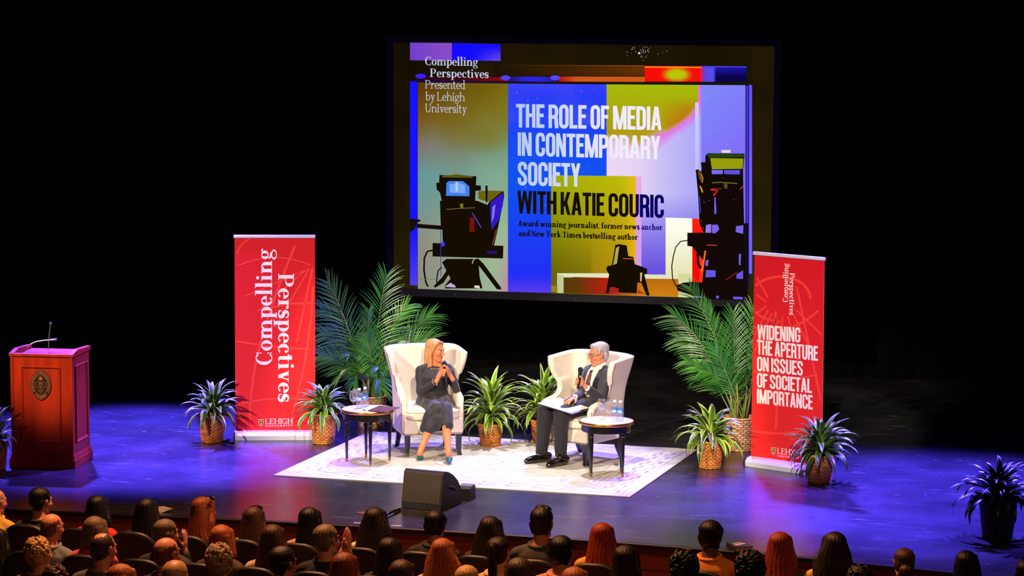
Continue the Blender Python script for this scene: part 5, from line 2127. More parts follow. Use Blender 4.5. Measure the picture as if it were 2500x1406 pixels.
dracaena('striped plant in a woven basket between the lectern and the nearest red banner', 515, 1082, 0.140, 0.27, 0.30, 0.40, 3, 0.25, n=59)
dracaena('striped plant in a woven basket beside the round table with the folder', 788, 1086, 0.140, 0.31, 0.29, 0.36, 5, 0.45, n=67)
dracaena('bright lime striped plant in a basket beside the woman’s white chair', 1197, 1094, 0.128, 0.24, 0.32, 0.46, 8, 1.0, n=78, stalk=0.16)
dracaena('bright lime striped plant drooping beside the man’s white chair', 1325, 1084, 0.128, 0.24, 0.32, 0.47, 12, 1.0, n=78, stalk=0.17)
dracaena('striped plant in a woven basket between the rug corner and a red banner', 1735, 1146, 0.135, 0.27, 0.34, 0.40, 15, 0.9, n=72)
dracaena('dark green plant in a woven basket covering the foot of a red banner', 2004, 1182, 0.140, 0.27, 0.35, 0.40, 19, 0.2, n=80)
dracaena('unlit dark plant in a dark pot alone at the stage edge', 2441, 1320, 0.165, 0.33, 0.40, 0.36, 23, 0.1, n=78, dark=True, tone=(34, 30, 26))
dracaena('plant cut by the picture edge, in front of the lectern', -16, 1150, 0.125, 0.26, 0.20, 0.38, 27, 0.55, n=57)


def frond(mb, p0, tip, rise, leaflet, rnd_, roll, tone, npair=30, view=None):
    p0, tip = np.array(p0, float), np.array(tip, float)
    d = tip - p0
    ctrl = p0 + d * 0.45 + np.array((0, 0, rise))
    pts = [(1 - t) ** 2 * p0 + 2 * t * (1 - t) * ctrl + t * t * tip for t in np.linspace(0, 1, 28)]
    mb.tube(pts, [0.0075 * (1 - 0.75 * k / 27) for k in range(28)], 6, col=lin((112, 128, 50)))
    L0 = np.linalg.norm(d)
    for k in range(npair):
        t = 0.30 + 0.70 * (k + 0.5) / npair
        P = (1 - t) ** 2 * p0 + 2 * t * (1 - t) * ctrl + t * t * tip
        T = 2 * (1 - t) * (ctrl - p0) + 2 * t * (tip - ctrl)
        T = T / np.linalg.norm(T)
        upv = np.array((0, 0, 1.0))
        s0 = np.cross(T, upv if view is None else view)
        s0 = s0 / (np.linalg.norm(s0) + 1e-9)
        n0 = np.cross(s0, T)
        s0 = s0 * math.cos(roll) + n0 * math.sin(roll)
        n0 = np.cross(s0, T)
        ll = leaflet * (0.55 + 0.75 * math.sin(min(1, t * 1.05) * PI * 0.86) ** 0.8) * rnd_.uniform(0.88, 1.1)
        ll *= 1.0 if t < 0.93 else 0.8
        for sg in (-1, 1):
            ang = math.radians(58 - 34 * t + rnd_.uniform(-5, 5))
            dv = T * math.cos(ang) + s0 * sg * math.sin(ang) + n0 * 0.18
            dv = dv / np.linalg.norm(dv)
            g = rnd_.uniform(0.75, 1.25)
            c = lin(tuple(min(255, int(x * g)) for x in tone))
            w = 0.0135 * rnd_.uniform(0.85, 1.2)
            vs, cs = [], []
            wd = np.cross(dv, n0)
            wd = wd / (np.linalg.norm(wd) + 1e-9)
            for q in range(5):
                f = q / 4
                pp = P + dv * ll * f + np.array((0, 0, -1)) * ll * 0.26 * f * f
                ww = w * (0.5 + 1.6 * f if f < 0.3 else (1 - f) ** 0.7 * 1.25) + 0.0005
                vs += [pp - wd * ww * 0.5, pp + n0 * ww * 0.18, pp + wd * ww * 0.5]
                cs += [c, c, c]
            mb.add(vs, [(q * 3 + i, q * 3 + i + 1, q * 3 + i + 4, q * 3 + i + 3) for q in range(4) for i in range(2)], cs)


VIEW = -FW


def palm(label, px, py, pot_r, pot_h, fronds, seed, extra, tone_pot):
    p = at(px, py)
    d = FW.copy(); d[2] = 0
    p = p + d / np.linalg.norm(d) * pot_r * 0.8
    root = thing('potted_palm', label, 'plant', (p[0], p[1], 0))
    basket(root, pot_r, pot_r * 0.84, pot_h, tone_pot, cols=18, rows=8, seed=seed)
    R_ = random.Random(seed)
    D = depth_of(p)
    base = np.array((p[0], p[1], pot_h - 0.03))
    P = np.array((p[0], p[1], 0))
    allf = []
    for f in fronds:
        (tx, ty, near, rise, lf, roll) = f
        tip = atd(tx, ty, D - near)
        allf.append((tip, rise, lf * 1.08, roll, 25))
    for k in range(extra):
        a = R_.uniform(0, 6.28)
        r = R_.uniform(0.18, 0.5)
        tip = P + np.array((r * math.cos(a), r * math.sin(a), pot_h + R_.uniform(0.25, 0.8)))
        allf.append((tip, R_.uniform(0.12, 0.4), 0.19, R_.uniform(-0.6, 0.6), 18))
    for i, (tip, rise, lf, roll, npair) in enumerate(allf):
        mb = MB()
        a = R_.uniform(0, 6.28)
        b0 = base + np.array((0.06 * math.cos(a), 0.06 * math.sin(a), 0))
        tone = mixc((34, 92, 26), (78, 140, 40), R_.random())
        frond(mb, b0, tip, rise, lf, R_, roll, tone, npair, VIEW if i < len(fronds) else None)
        mb.build('frond', palm_v, root, smooth=False, world=True)
    for k in range(7):
        mb = MB()
        a = k * 0.9 + 0.2
        q = base + np.array((0.07 * math.cos(a), 0.07 * math.sin(a), 0))
        q2 = q + np.array((0.05 * math.cos(a), 0.05 * math.sin(a), 0.32 + 0.1 * R_.random()))
        mb.tube([q, (q + q2) / 2 + (0.006, 0, 0), q2], [0.013, 0.011, 0.007], 8)
        mb.build('cane', mat('palm_cane', (120, 124, 48), 0.5, vary=0.3, vscale=25, vstretch=(1, 1, 6)), root, smooth=True, world=True)
    return root


palm('tall palm in a pale basket behind the woman’s white chair', 905, 1047, 0.165, 0.34,
     [(800, 688, 0.0, 0.30, 0.27, 0.1), (944, 672, 0.05, 0.30, 0.27, -0.1), (782, 752, -0.1, 0.42, 0.25, 0.3), (995, 745, -0.1, 0.32, 0.22, 0.0), (1056, 768, -0.1, 0.26, 0.24, 0.25), (1062, 826, 0.0, 0.38, 0.22, 0.35), (780, 868, 0.1, 0.22, 0.22, -0.3), (782, 812, -0.15, 0.35, 0.22, 0.2), (862, 940, 0.38, 0.36, 0.19, 0.5), (935, 955, 0.40, 0.42, 0.20, 0.4), (835, 905, 0.2, 0.30, 0.20, 0.3), (965, 905, 0.2, 0.3, 0.20, -0.4), (900, 760, 0.1, 0.1, 0.22, 0.6), (870, 830, 0.2, 0.1, 0.2, -0.4), (1010, 880, 0.0, 0.3, 0.2, 0.2)], 41, 9, (190, 140, 80))
palm('tall palm in a basket behind the red banner with white capitals', 1806, 1103, 0.165, 0.34,
     [(1684, 700, 0.0, 0.20, 0.22, 0.1), (1640, 768, 0.0, 0.40, 0.24, 0.25), (1722, 742, 0.0, 0.18, 0.20, 0.5), (1838, 745, -0.2, 0.1, 0.24, 0.1), (1672, 880, 0.15, 0.26, 0.18, 0.2), (1712, 905, 0.25, 0.28, 0.17, -0.3), (1655, 826, -0.1, 0.36, 0.2, 0.2), (1790, 760, 0.0, 0.1, 0.24, -0.2), (1745, 850, 0.2, 0.1, 0.2, 0.3), (1770, 800, -0.1, 0.1, 0.22, 0.5), (1890, 790, -0.2, 0.3, 0.22, 0.2)], 47, 6, (206, 150, 90))
# ------------------------------------------------------------------ people
HX = np.array((RT[0], RT[1], 0.0)); HX /= np.linalg.norm(HX)       # along the picture, level
HN = np.array((-FW[0], -FW[1], 0.0)); HN /= np.linalg.norm(HN)      # level, towards the audience
HZ = np.array((0, 0, 1.0))


def frame_of(fwd, up=HZ, tilt=0.0):
    f = np.asarray(fwd, float)
    f = f / np.linalg.norm(f)
    r = np.cross(f, up); r /= np.linalg.norm(r)
    u = np.cross(r, f)
    if tilt:
        r2 = r * math.cos(tilt) + u * math.sin(tilt)
        u = np.cross(r2, f); r = r2
    return np.stack([r, f, u], axis=1)           # columns: right, forward, up


def head_parts(c, R, s=1.0, female=False):
    P = lambda x, y, z: c + R @ (np.array((x, y, z)) * s)
    E = lambda x, y, z, a, b, d: ell_part(P(x, y, z), (a * s, b * s, d * s), R)
    C = lambda a, ra, b, rb: cap_part(P(*a), ra * s, P(*b), rb * s)
    k = 0.93 if female else 1.0
    out = [E(0, -0.018, 0.032, 0.075, 0.094, 0.080), E(0, 0.022, -0.015, 0.066, 0.068, 0.082), E(0, 0.030, -0.060, 0.052 * k, 0.052, 0.050),
           E(0, 0.062, -0.094, 0.024 * k, 0.022, 0.020), C((-0.046 * k, 0.01, -0.075), 0.018, (-0.016, 0.060, -0.098), 0.017), C((0.046 * k, 0.01, -0.075), 0.018, (0.016, 0.060, -0.098), 0.017),
           C((0, 0.085, 0.010), 0.0075, (0, 0.101 if female else 0.108, -0.028), 0.0095), E(-0.010, 0.094, -0.033, 0.008, 0.009, 0.006), E(0.010, 0.094, -0.033, 0.008, 0.009, 0.006),
           C((-0.040, 0.071, 0.026), 0.011 if not female else 0.007, (-0.010, 0.079, 0.022), 0.010 if not female else 0.007), C((0.040, 0.071, 0.026), 0.011 if not female else 0.007, (0.010, 0.079, 0.022), 0.010 if not female else 0.007),
           E(-0.040, 0.060, -0.028, 0.022, 0.022, 0.020), E(0.040, 0.060, -0.028, 0.022, 0.022, 0.020),
           E(0, 0.076, -0.060, 0.024, 0.011, 0.0055), E(0, 0.075, -0.068, 0.020, 0.011, 0.0055),
           E(-0.030, 0.072, 0.003, 0.013, 0.013, 0.011), E(0.030, 0.072, 0.003, 0.013, 0.013, 0.011)]
    for sx in (-1, 1):
        out += [E(sx * 0.076, -0.006, 0.006, 0.009, 0.018, 0.024), E(sx * 0.073, -0.002, -0.020, 0.008, 0.012, 0.014)]
    return out


def head_colour(v, c, R, s, skin, lip, brow, eye=(0.05, 0.03, 0.02), open_mouth=False):
    q = (v - c) @ R / s
    col = np.tile(np.array(skin + (1.0,)), (len(v), 1))
    near = (np.abs(q[:, 0]) < 0.13) & (np.abs(q[:, 2]) < 0.16) & (np.abs(q[:, 1]) < 0.16)
    # mottled, warmer cheeks and nose
    warm = np.exp(-((np.abs(q[:, 0]) - 0.036) / 0.02) ** 2 - ((q[:, 2] + 0.03) / 0.025) ** 2) * (q[:, 1] > 0.04) * near
    col[:, 0] *= 1 + 0.06 * warm; col[:, 1] *= 1 - 0.13 * warm; col[:, 2] *= 1 - 0.16 * warm
    front = near & (q[:, 1] > 0.045)

    def paint(m, c3):
        col[m, :3] = c3
    paint(front & (np.abs(q[:, 0]) < 0.024) & (q[:, 2] < -0.054) & (q[:, 2] > -0.076) & (q[:, 1] > 0.07), lip)
    if open_mouth:
        paint(front & (np.abs(q[:, 0]) < 0.017) & (q[:, 2] < -0.061) & (q[:, 2] > -0.068) & (q[:, 1] > 0.07), (0.40, 0.30, 0.27))
    else:
        paint(front & (np.abs(q[:, 0]) < 0.021) & (np.abs(q[:, 2] + 0.0645) < 0.0022), tuple(x * 0.4 for x in lip))
    for sx in (-1, 1):
        ex = ((q[:, 0] - sx * 0.031) / 0.0145) ** 2 + ((q[:, 2] - 0.004) / 0.0068) ** 2
        paint(front & (ex < 1.7) & (q[:, 2] > 0.004), tuple(x * 0.3 for x in brow))
        paint(front & (ex < 1.0), (0.62, 0.58, 0.55))
        paint(front & (((q[:, 0] - sx * 0.031) / 0.0062) ** 2 + ((q[:, 2] - 0.004) / 0.0068) ** 2 < 1.0), eye)
        arch = 0.0205 + 0.004 * np.sin(np.clip((np.abs(q[:, 0]) - 0.014) / 0.036, 0, 1) * PI)
        paint(front & (np.sign(q[:, 0]) == sx) & (np.abs(q[:, 0]) > 0.014) & (np.abs(q[:, 0]) < 0.050) & (np.abs(q[:, 2] - arch) < 0.0042), brow)
    return col


def ridges(v, f, c, R, amp, freq, seed=0.0):
    """locks: push the hair in and out round the head"""
    n = vnormals(v, f)
    q = (v - c) @ R
    ang = np.arctan2(q[:, 0], -q[:, 1])
    d = np.sin(ang * freq + 2.2 * np.sin(q[:, 2] * 17 + seed) + seed) * 0.6 + np.sin(ang * freq * 2.3 + 3 * np.sin(q[:, 2] * 9 + 2 * seed)) * 0.4
    return v + n * (amp * d)[:, None]


def hair_mat(name, c, c2=None, rough=0.42):
    if name in MATS:
        return MATS[name]
    m = mat(name, c, rough, spec=0.32, vary=0.55, vscale=70, vstretch=(3.0, 3.0, 0.10), bump=0.3, bscale=110, bstretch=(3.0, 3.0, 0.10))
    return m


def grip_hand(axis_p, axis_d, wrist, mic_r, sgn, fr=0.0082, spread=0.0195, s=1.0):
    """a hand closed round a rod: palm, four fingers of unequal length wrapped round, thumb along the far side"""
    ad = np.asarray(axis_d, float); ad /= np.linalg.norm(ad)
    ap = np.asarray(axis_p, float)
    e1 = np.asarray(wrist, float) - ap
    e1 -= ad * (e1 @ ad); e1 /= np.linalg.norm(e1)
    e2 = np.cross(ad, e1) * sgn
    R = mic_r + fr
    out = []
    palm_c = ap + e1 * (mic_r + 0.020) + e2 * 0.010
    M = np.stack([e1, e2, ad], axis=1)
    out.append(ell_part(palm_c, (0.017 * s, 0.034 * s, 0.043 * s), M))
    out.append(cap_part(np.asarray(wrist, float), 0.023 * s, palm_c + e1 * 0.012, 0.025 * s))
    lens = (0.86, 1.0, 0.96, 0.78)
    for i in range(4):
        zc = (1.5 - i) * spread
        base = ap + ad * zc
        a0, a1 = math.radians(62), math.radians(62 + 165 * lens[i])
        pts = []
        for k in range(6):
            a = a0 + (a1 - a0) * k / 5
            rr = R + (0.012 if k == 0 else 0.004 if k == 2 else 0.0)
            pts.append(base + e1 * rr * math.cos(a) + e2 * rr * math.sin(a) + ad * (0.003 * (i - 1.5) * -0.6))
        rs = [fr * 1.18, fr * 1.1, fr * 1.08, fr, fr * 0.95, fr * 0.88]
        out += chain(pts, [r * s for r in rs])
        out.append(cap_part(palm_c + ad * zc * 0.9 + e2 * 0.02, 0.0105 * s, pts[0], fr * 1.2 * s))
    th = [palm_c + ad * 0.012 - e2 * 0.018, ap + e1 * (R + 0.006) - e2 * (R * 0.8) + ad * 0.030, ap + e1 * 0.3 * R - e2 * (R + 0.003) + ad * 0.047, ap - e1 * 0.5 * R - e2 * R * 0.85 + ad * 0.056]
    out += chain(th, [0.0135 * s, 0.0115 * s, 0.0095 * s, 0.0085 * s])
    return out


def relaxed_hand(wrist, fdir, ndir, sgn, curl=0.5, s=1.0):
    """fdir: where the fingers point; ndir: back of the hand"""
    f = np.asarray(fdir, float); f /= np.linalg.norm(f)
    n = np.asarray(ndir, float); n -= f * (n @ f); n /= np.linalg.norm(n)
    l = np.cross(f, n) * sgn
    w = np.asarray(wrist, float)
    pc = w + f * 0.048 * s
    M = np.stack([l, f, n], axis=1)
    out = [ell_part(pc, (0.038 * s, 0.048 * s, 0.015 * s), M), cap_part(w, 0.022 * s, pc, 0.02 * s)]
    for i, (ln, off) in enumerate(((0.070, 0.029), (0.078, 0.010), (0.073, -0.010), (0.056, -0.028))):
        p = pc + f * (0.040 - abs(off) * 0.15) * s + l * off * s
        d = f + l * off * 2.0
        pts = [p]
        for k, seg in enumerate((0.45, 0.32, 0.23)):
            a = curl * (0.6 + 0.6 * k)
            d2 = d * math.cos(a) - n * math.sin(a)
            d2 /= np.linalg.norm(d2)
            p = p + d2 * ln * seg * s
            pts.append(p)
        out += chain(pts, [0.0092 * s, 0.0086 * s, 0.008 * s, 0.0072 * s])
    t0 = pc + l * 0.030 * s - f * 0.02 * s
    t1 = t0 + (l * 0.8 + f * 0.7 - n * 0.3) * 0.032 * s
    t2 = t1 + (l * 0.25 + f * 0.95 - n * 0.35) * 0.028 * s
    out += chain([t0, t1, t2], [0.013 * s, 0.0105 * s, 0.0085 * s])
    return out


def shoe_parts(heel, toe, w=0.042, h=0.075, slim=False):
    heel, toe = np.asarray(heel, float), np.asarray(toe, float)
    d = toe - heel
    L = np.linalg.norm(d); d /= L
    out = []
    for t, r, z in ((0.0, 0.034, 0.036), (0.25, 0.036, 0.038), (0.5, 0.036, 0.036), (0.72, 0.042, 0.030), (0.9, 0.034, 0.026), (1.0, 0.022, 0.022)):
        out.append((heel + d * L * t + HZ * z, r * w / 0.042))
    return out


micblack = mat('mic_black', (20, 20, 22), 0.38)
grille_m = mat('mic_grille', (44, 44, 48), 0.35, metal=0.6, bump=0.6, bscale=700)


def handheld_mic(label, head, tail):
    head, tail = np.asarray(head, float), np.asarray(tail, float)
    root = thing('handheld_microphone', label, 'microphone', (head + tail) / 2)
    d = head - tail
    L = np.linalg.norm(d); d /= L
    mb = MB()
    ks = [(0, 0.009), (0.004, 0.012), (0.03, 0.0125), (L * 0.5, 0.0145), (L - 0.045, 0.0175), (L - 0.036, 0.019)]
    mb.tube([tail + d * k for k, r in ks], [r for k, r in ks], 18)
    mb.build('body', micblack, root, smooth=True, world=True)
    mb = MB()
    ks = [(L - 0.036, 0.019), (L - 0.030, 0.0235), (L - 0.012, 0.0255), (L + 0.002, 0.022), (L + 0.012, 0.013), (L + 0.015, 0.004)]
    mb.tube([tail + d * k for k, r in ks], [r for k, r in ks], 18)
    mb.build('grille', grille_m, root, smooth=True, world=True)
    return root


def cloth_obj(name, parts, voxel, m, root, smooth=5, cut=None, wr=0.0, wfreq=60.0, seed=1.0):
    v, f = blob(parts, voxel, smooth)
    if wr:
        n = vnormals(v, f)
        d = np.sin(v[:, 2] * wfreq + 2.5 * np.sin(v[:, 0] * wfreq * 0.4 + seed) + 2 * np.sin(v[:, 1] * wfreq * 0.35)) * (0.5 + 0.5 * np.sin(v[:, 0] * 17 + v[:, 2] * 13 + seed))
        v = v + n * (wr * d)[:, None]
    if cut is not None:
        bad = cut(v)
        f = [x for x in f if not any(bad[i] for i in x)]
        used = sorted({i for x in f for i in x})
        mp = {a: b for b, a in enumerate(used)}
        v = v[used]
        f = [tuple(mp[i] for i in x) for x in f]
    return skin_obj(name, v, f, m, root)


SK_W = lin((222, 138, 92))[:3]
SK_M = lin((216, 142, 102))[:3]
skin_m = vcol_mat('skin', 0.45, 0.4, bump=0.03, bscale=500)

# ------------------------------------------------ the woman in black
fd1 = np.array((math.sin(CH1R), -math.cos(CH1R), 0))
hipW = CH1 + fd1 * 0.22 + np.array((0.02, 0, 0.50))
DW = depth_of(hipW)
JW = lambda px, py, near=0.0: atd(px, py, DW - near)
wom = thing('person', 'woman in a black dress and teal pumps seated, speaking into a microphone', 'person', at(1062, 1098))
hc = JW(1064, 855.5, 0.06)
hR = frame_of(HX * 0.86 + HN * 0.52 - HZ * 0.06)
tf = HX * 0.34 + HN * 0.94            # chest direction
ts = np.cross(tf, HZ); ts /= np.linalg.norm(ts)      # her right is image left: flip to image right
ts = -ts if ts @ HX < 0 else ts
pel = JW(1058, 978, 0.04)
wst = JW(1058, 951, 0.08)
che = JW(1060, 918, 0.09)
sho = JW(1060, 896, 0.06)
nk = JW(1058, 886, 0.05)
shL, shR = JW(1026, 905, 0.13), JW(1094, 900, -0.02)
elL, elR = JW(1027, 958, 0.17), JW(1114, 950, 0.10)
micH, micT = JW(1084.3, 884, 0.31), JW(1090.5, 936, 0.33)
md = (micH - micT) / np.linalg.norm(micH - micT)
gp1 = micT + (micH - micT) * 0.60
gp2 = micT + (micH - micT) * 0.52
wrL = JW(1066, 930, 0.29)
wrR = JW(1106, 927, 0.25)
hipL, hipR = JW(1041, 984, 0.06), JW(1082, 984, -0.02)
knA, knB = JW(1064, 1003, 0.43), JW(1086, 1000, 0.40)          # A crosses over to the picture's left
anA, anB = at(1026, 1103, 0.10), at(1095, 1106, 0.115)
heA, heB = at(1024, 1108, 0.075), at(1096, 1108, 0.085)
toA, toB = at(1027, 1122, 0.012), at(1097, 1126, 0.045)


def torso_loft(pel, wst, che, sho, nk, s, f, wd, g=0.0):
    u = HZ
    return loft_part([(pel - HZ * 0.07, wd[0] * 0.8 + g, 0.10 + g, s, f), (pel, wd[0] + g, 0.125 + g, s, f), (wst, wd[1] + g, 0.098 + g, s, f), (che, wd[2] + g, 0.115 + g, s, f), (sho, wd[3] + g, 0.085 + g, s, f), (nk - HZ * 0.005, 0.062 + g * 0.5, 0.058 + g * 0.5, s, f)])


Wd = (0.165, 0.132, 0.150, 0.138)
body = head_parts(hc, hR, 0.97, True)
body += [cap_part(nk - HZ * 0.04, 0.054, hc - hR[:, 1] * 0.02 - HZ * 0.06, 0.050), torso_loft(pel, wst, che, sho - HZ * 0.014, nk - HZ * 0.012, ts, tf, Wd)]
body += chain([shL, elL, wrL], [0.042, 0.034, 0.022]) + chain([shR, elR, wrR], [0.042, 0.034, 0.022])
body += chain([sho + ts * 0.05, shR], [0.05, 0.042]) + chain([sho - ts * 0.05, shL], [0.05, 0.042])
body += grip_hand(gp1, md, wrL, 0.0155, -1)
body += grip_hand(gp2, md, wrR, 0.0165, 1, spread=0.0185)
for h, k, a, he, to in ((hipL, knA, anA, heA, toA), (hipR, knB, anB, heB, toB)):
    cal = k + (a - k) * 0.32 - HN * 0.012
    body += chain([h, k], [0.085, 0.056]) + chain([k, cal, k + (a - k) * 0.72, a], [0.052, 0.050, 0.036, 0.030])
    body += chain([a, he + HZ * 0.0], [0.032, 0.030]) + chain([a, he + (to - he) * 0.45 + HZ * 0.02, to + HZ * 0.004], [0.031, 0.030, 0.018])
v, f = blob(body, 0.0048, 3)
col = head_colour(v, hc, hR, 0.97, SK_W, lin((196, 92, 72))[:3], lin((120, 78, 52))[:3], open_mouth=True)
skin_obj('body', v, f, skin_m, wom, col)

black_cloth = mat('black_crepe', (36, 36, 41), 0.7, sheen=0.15, bump=0.06, bscale=260)
dr = [torso_loft(pel, wst, che, sho - HZ * 0.012, nk - HZ * 0.016, ts, tf, Wd, 0.014)]
dr += chain([sho + ts * 0.07 - HZ * 0.008, shR, elR, elR + (wrR - elR) * 0.93], [0.052, 0.053, 0.044, 0.030]) + chain([sho - ts * 0.07 - HZ * 0.008, shL, elL, elL + (wrL - elL) * 0.86], [0.052, 0.053, 0.044, 0.031])
dr += chain([che + ts * 0.055 + tf * 0.062, che + ts * 0.055 + tf * 0.066], [0.050, 0.046]) + chain([che - ts * 0.055 + tf * 0.062, che - ts * 0.055 + tf * 0.066], [0.050, 0.046])
dr += chain([hipL, knA + HZ * 0.0], [0.112, 0.076]) + chain([hipR, knB - HZ * 0.004], [0.112, 0.076])
dr += chain([pel - ts * 0.05, JW(1050, 992, 0.25)], [0.12, 0.09])
kneeM = (knA + knB) / 2
h1, h2, h3 = JW(1029, 1051, 0.37), JW(1060, 1049, 0.41), JW(1092, 1046, 0.38)
dr += [loft_part([(JW(1068, 1000, 0.38), 0.122, 0.110, HX, HN), (JW(1067, 1014, 0.43), 0.120, 0.105, HX, HN), (JW(1063, 1032, 0.43), 0.130, 0.098, HX, HN - HX * 0.0), (JW(1060, 1047, 0.42), 0.142, 0.092, HX, HN), (JW(1060, 1051, 0.42), 0.140, 0.088, HX, HN)])]
dr += chain([JW(1050, 1010, 0.47), JW(1034, 1047, 0.47)], [0.058, 0.040])
dr += chain([knB, knB + (anB - knB) * 0.36], [0.080, 0.074]) + chain([knA, knA + (anA - knA) * 0.40], [0.080, 0.074])
SLIT = JW(1083, 1033, 0.52)

dress = cloth_obj('dress', dr, 0.0062, black_cloth, wom, 4, wr=0.0035, wfreq=46, cut=lambda v: (((v - SLIT) @ HX) ** 2 < (0.006 + np.clip(-(v[:, 2] - SLIT[2]), 0, 1) * 0.45) ** 2) & (v[:, 2] < SLIT[2]) & ((v - SLIT) @ HN > -0.09))
# hair
hw = hair_mat('blonde_hair', (206, 146, 96))
P = lambda x, y, z: hc + hR @ (np.array((x, y, z)) * 0.97)
hp = [ell_part(P(0, -0.028, 0.046), (0.084, 0.092, 0.075), hR), ell_part(P(0, -0.050, -0.01), (0.083, 0.070, 0.10), hR),
      loft_part([(P(0, -0.058, 0.02), 0.085, 0.055, hR[:, 0], hR[:, 1]), (P(0, -0.066, -0.08), 0.092, 0.046, hR[:, 0], hR[:, 1]), (P(0, -0.058, -0.18), 0.090, 0.038, hR[:, 0], hR[:, 1]), (P(0, -0.05, -0.21), 0.074, 0.024, hR[:, 0], hR[:, 1])])]
for sx in (-1, 1):
    hp += chain([P(sx * 0.058, 0.024, 0.070), P(sx * 0.077, 0.010, 0.02), P(sx * 0.084, -0.018, -0.04), P(sx * 0.088, -0.012, -0.12), P(sx * 0.076, 0.006, -0.205)], [0.026, 0.018, 0.024, 0.029, 0.014])
hp += chain([P(0.025, 0.046, 0.098), P(-0.03, 0.052, 0.084), P(-0.066, 0.026, 0.050)], [0.016, 0.015, 0.016]) + chain([P(0.025, 0.046, 0.098), P(0.060, 0.030, 0.066)], [0.016, 0.016])
v, f = blob(hp, 0.0055, 3)
v = ridges(v, f, hc, hR, 0.0014, 34, 1.0)
skin_obj('hair', v, f, hw, wom)
from mathutils.bvhtree import BVHTree
_dt = BVHTree.FromPolygons([tuple(dress.matrix_basis @ v_.co + Vector(wom.location)) for v_ in dress.data.vertices], [tuple(p_.vertices) for p_ in dress.data.polygons])


def chain_pt(a):
    """where the necklace lies on the dress, angle a round the neck"""
    dr_ = ts * math.sin(a) + tf * math.cos(a)
    o_ = nk - HZ * (0.004 + 0.046 * max(0.0, math.cos(a))) + tf * 0.01
    h_ = _dt.ray_cast(tuple(o_ + dr_ * 0.22), tuple(-dr_), 0.22)
    ok_ = h_[0] is not None and np.linalg.norm(np.array(h_[0]) - o_) < 0.125
    return np.array(h_[0]) + dr_ * 0.003 if ok_ else o_ + dr_ * 0.080


gold = mat('gold_jewellery', (226, 172, 90), 0.22, metal=1.0)
mb = MB()
for k in range(26):
    a = 2 * PI * k / 26
    c0 = chain_pt(a)
    d0 = ts * math.cos(a) - tf * math.sin(a)
    n0 = ts * math.sin(a) + tf * math.cos(a)
    if k % 2:
        n0, n1 = HZ, n0
    else:
        n1 = HZ
    pts = [c0 + d0 * 0.0125 * math.cos(t) + n0 * 0.007 * math.sin(t) for t in np.linspace(0, 2 * PI, 13)]
    mb.tube(pts, 0.0024, 6)
mb.build('necklace', gold, wom, smooth=True, world=True)
mb = MB()
bc = wrL + (elL - wrL) * 0.12
bd = (elL - wrL) / np.linalg.norm(elL - wrL)
b1_ = np.cross(bd, HZ); b1_ /= np.linalg.norm(b1_)
b2_ = np.cross(bd, b1_)
mb.tube([bc + (b1_ * math.cos(t) + b2_ * math.sin(t)) * 0.034 for t in np.linspace(0, 2 * PI, 25)], 0.0055, 8)
mb.build('bracelet', gold, wom, smooth=True, world=True)
mb = MB()
mb.ball(P(-0.083, 0.0, -0.034), 0.008, 10, 8)
mb.build('earring', gold, wom, smooth=True, world=True)
teal = mat('teal_suede', (22, 96, 110), 0.6)
for he, to, st in ((heA, toA, 0), (heB, toB, 1)):
    d = to - he
    pts = [he + d * -0.12 - HZ * 0.014, he + d * 0.25 - HZ * 0.016, he + d * 0.62 - HZ * 0.004, he + d * 0.85 + HZ * 0.004, to + d * 0.12 - HZ * 0.0]
    parts = chain(pts, [0.026, 0.027, 0.034, 0.030, 0.014])
    v, f = blob(parts, 0.005, 3)
    # open the shoe over the instep
    ins = he + d * 0.40 + HZ * 0.028
    keep = np.linalg.norm(v - ins, axis=1) > 0.040
    f = [x for x in f if all(keep[i] for i in x)]
    so = skin_obj('shoe', v, f, teal, wom)
    mb = MB()
    hb = he + d * -0.14
    mb.tube([hb - HZ * 0.012, hb - HZ * 0.05, np.array((hb[0], hb[1], 0.0135 if not st else 0.02))], [0.018, 0.008, 0.006], 10)
    mb.build('heel', teal, so, smooth=True, world=True)
handheld_mic('black handheld microphone held by the woman in the black dress', micH, micT)
# folded eyeglasses on the seat beside her
eg = thing('eyeglasses', 'folded dark eyeglasses lying on the white chair seat beside the woman', 'eyeglasses', JW(1114, 996, 0.22))
mb = MB()
for cx in (1108, 1119):
    c0 = JW(cx, 996, 0.24)
    mb.tube([c0 + HX * 0.020 * math.cos(t) + (HN * 0.012 - HZ * 0.004) * math.sin(t) for t in np.linspace(0, 2 * PI, 17)], 0.0022, 6)
mb.build('rim', mat('dark_rim', (30, 26, 34), 0.35), eg, world=True)
for o_ in (0.0, 0.012):
    mb = MB()
    mb.tube([JW(1101, 995, 0.24 - o_), JW(1113, 992.8, 0.22 - o_), JW(1126, 993.5, 0.2 - o_)], 0.0022, 6)
    mb.build('temple', mat('dark_rim', (30, 26, 34), 0.35), eg, world=True)

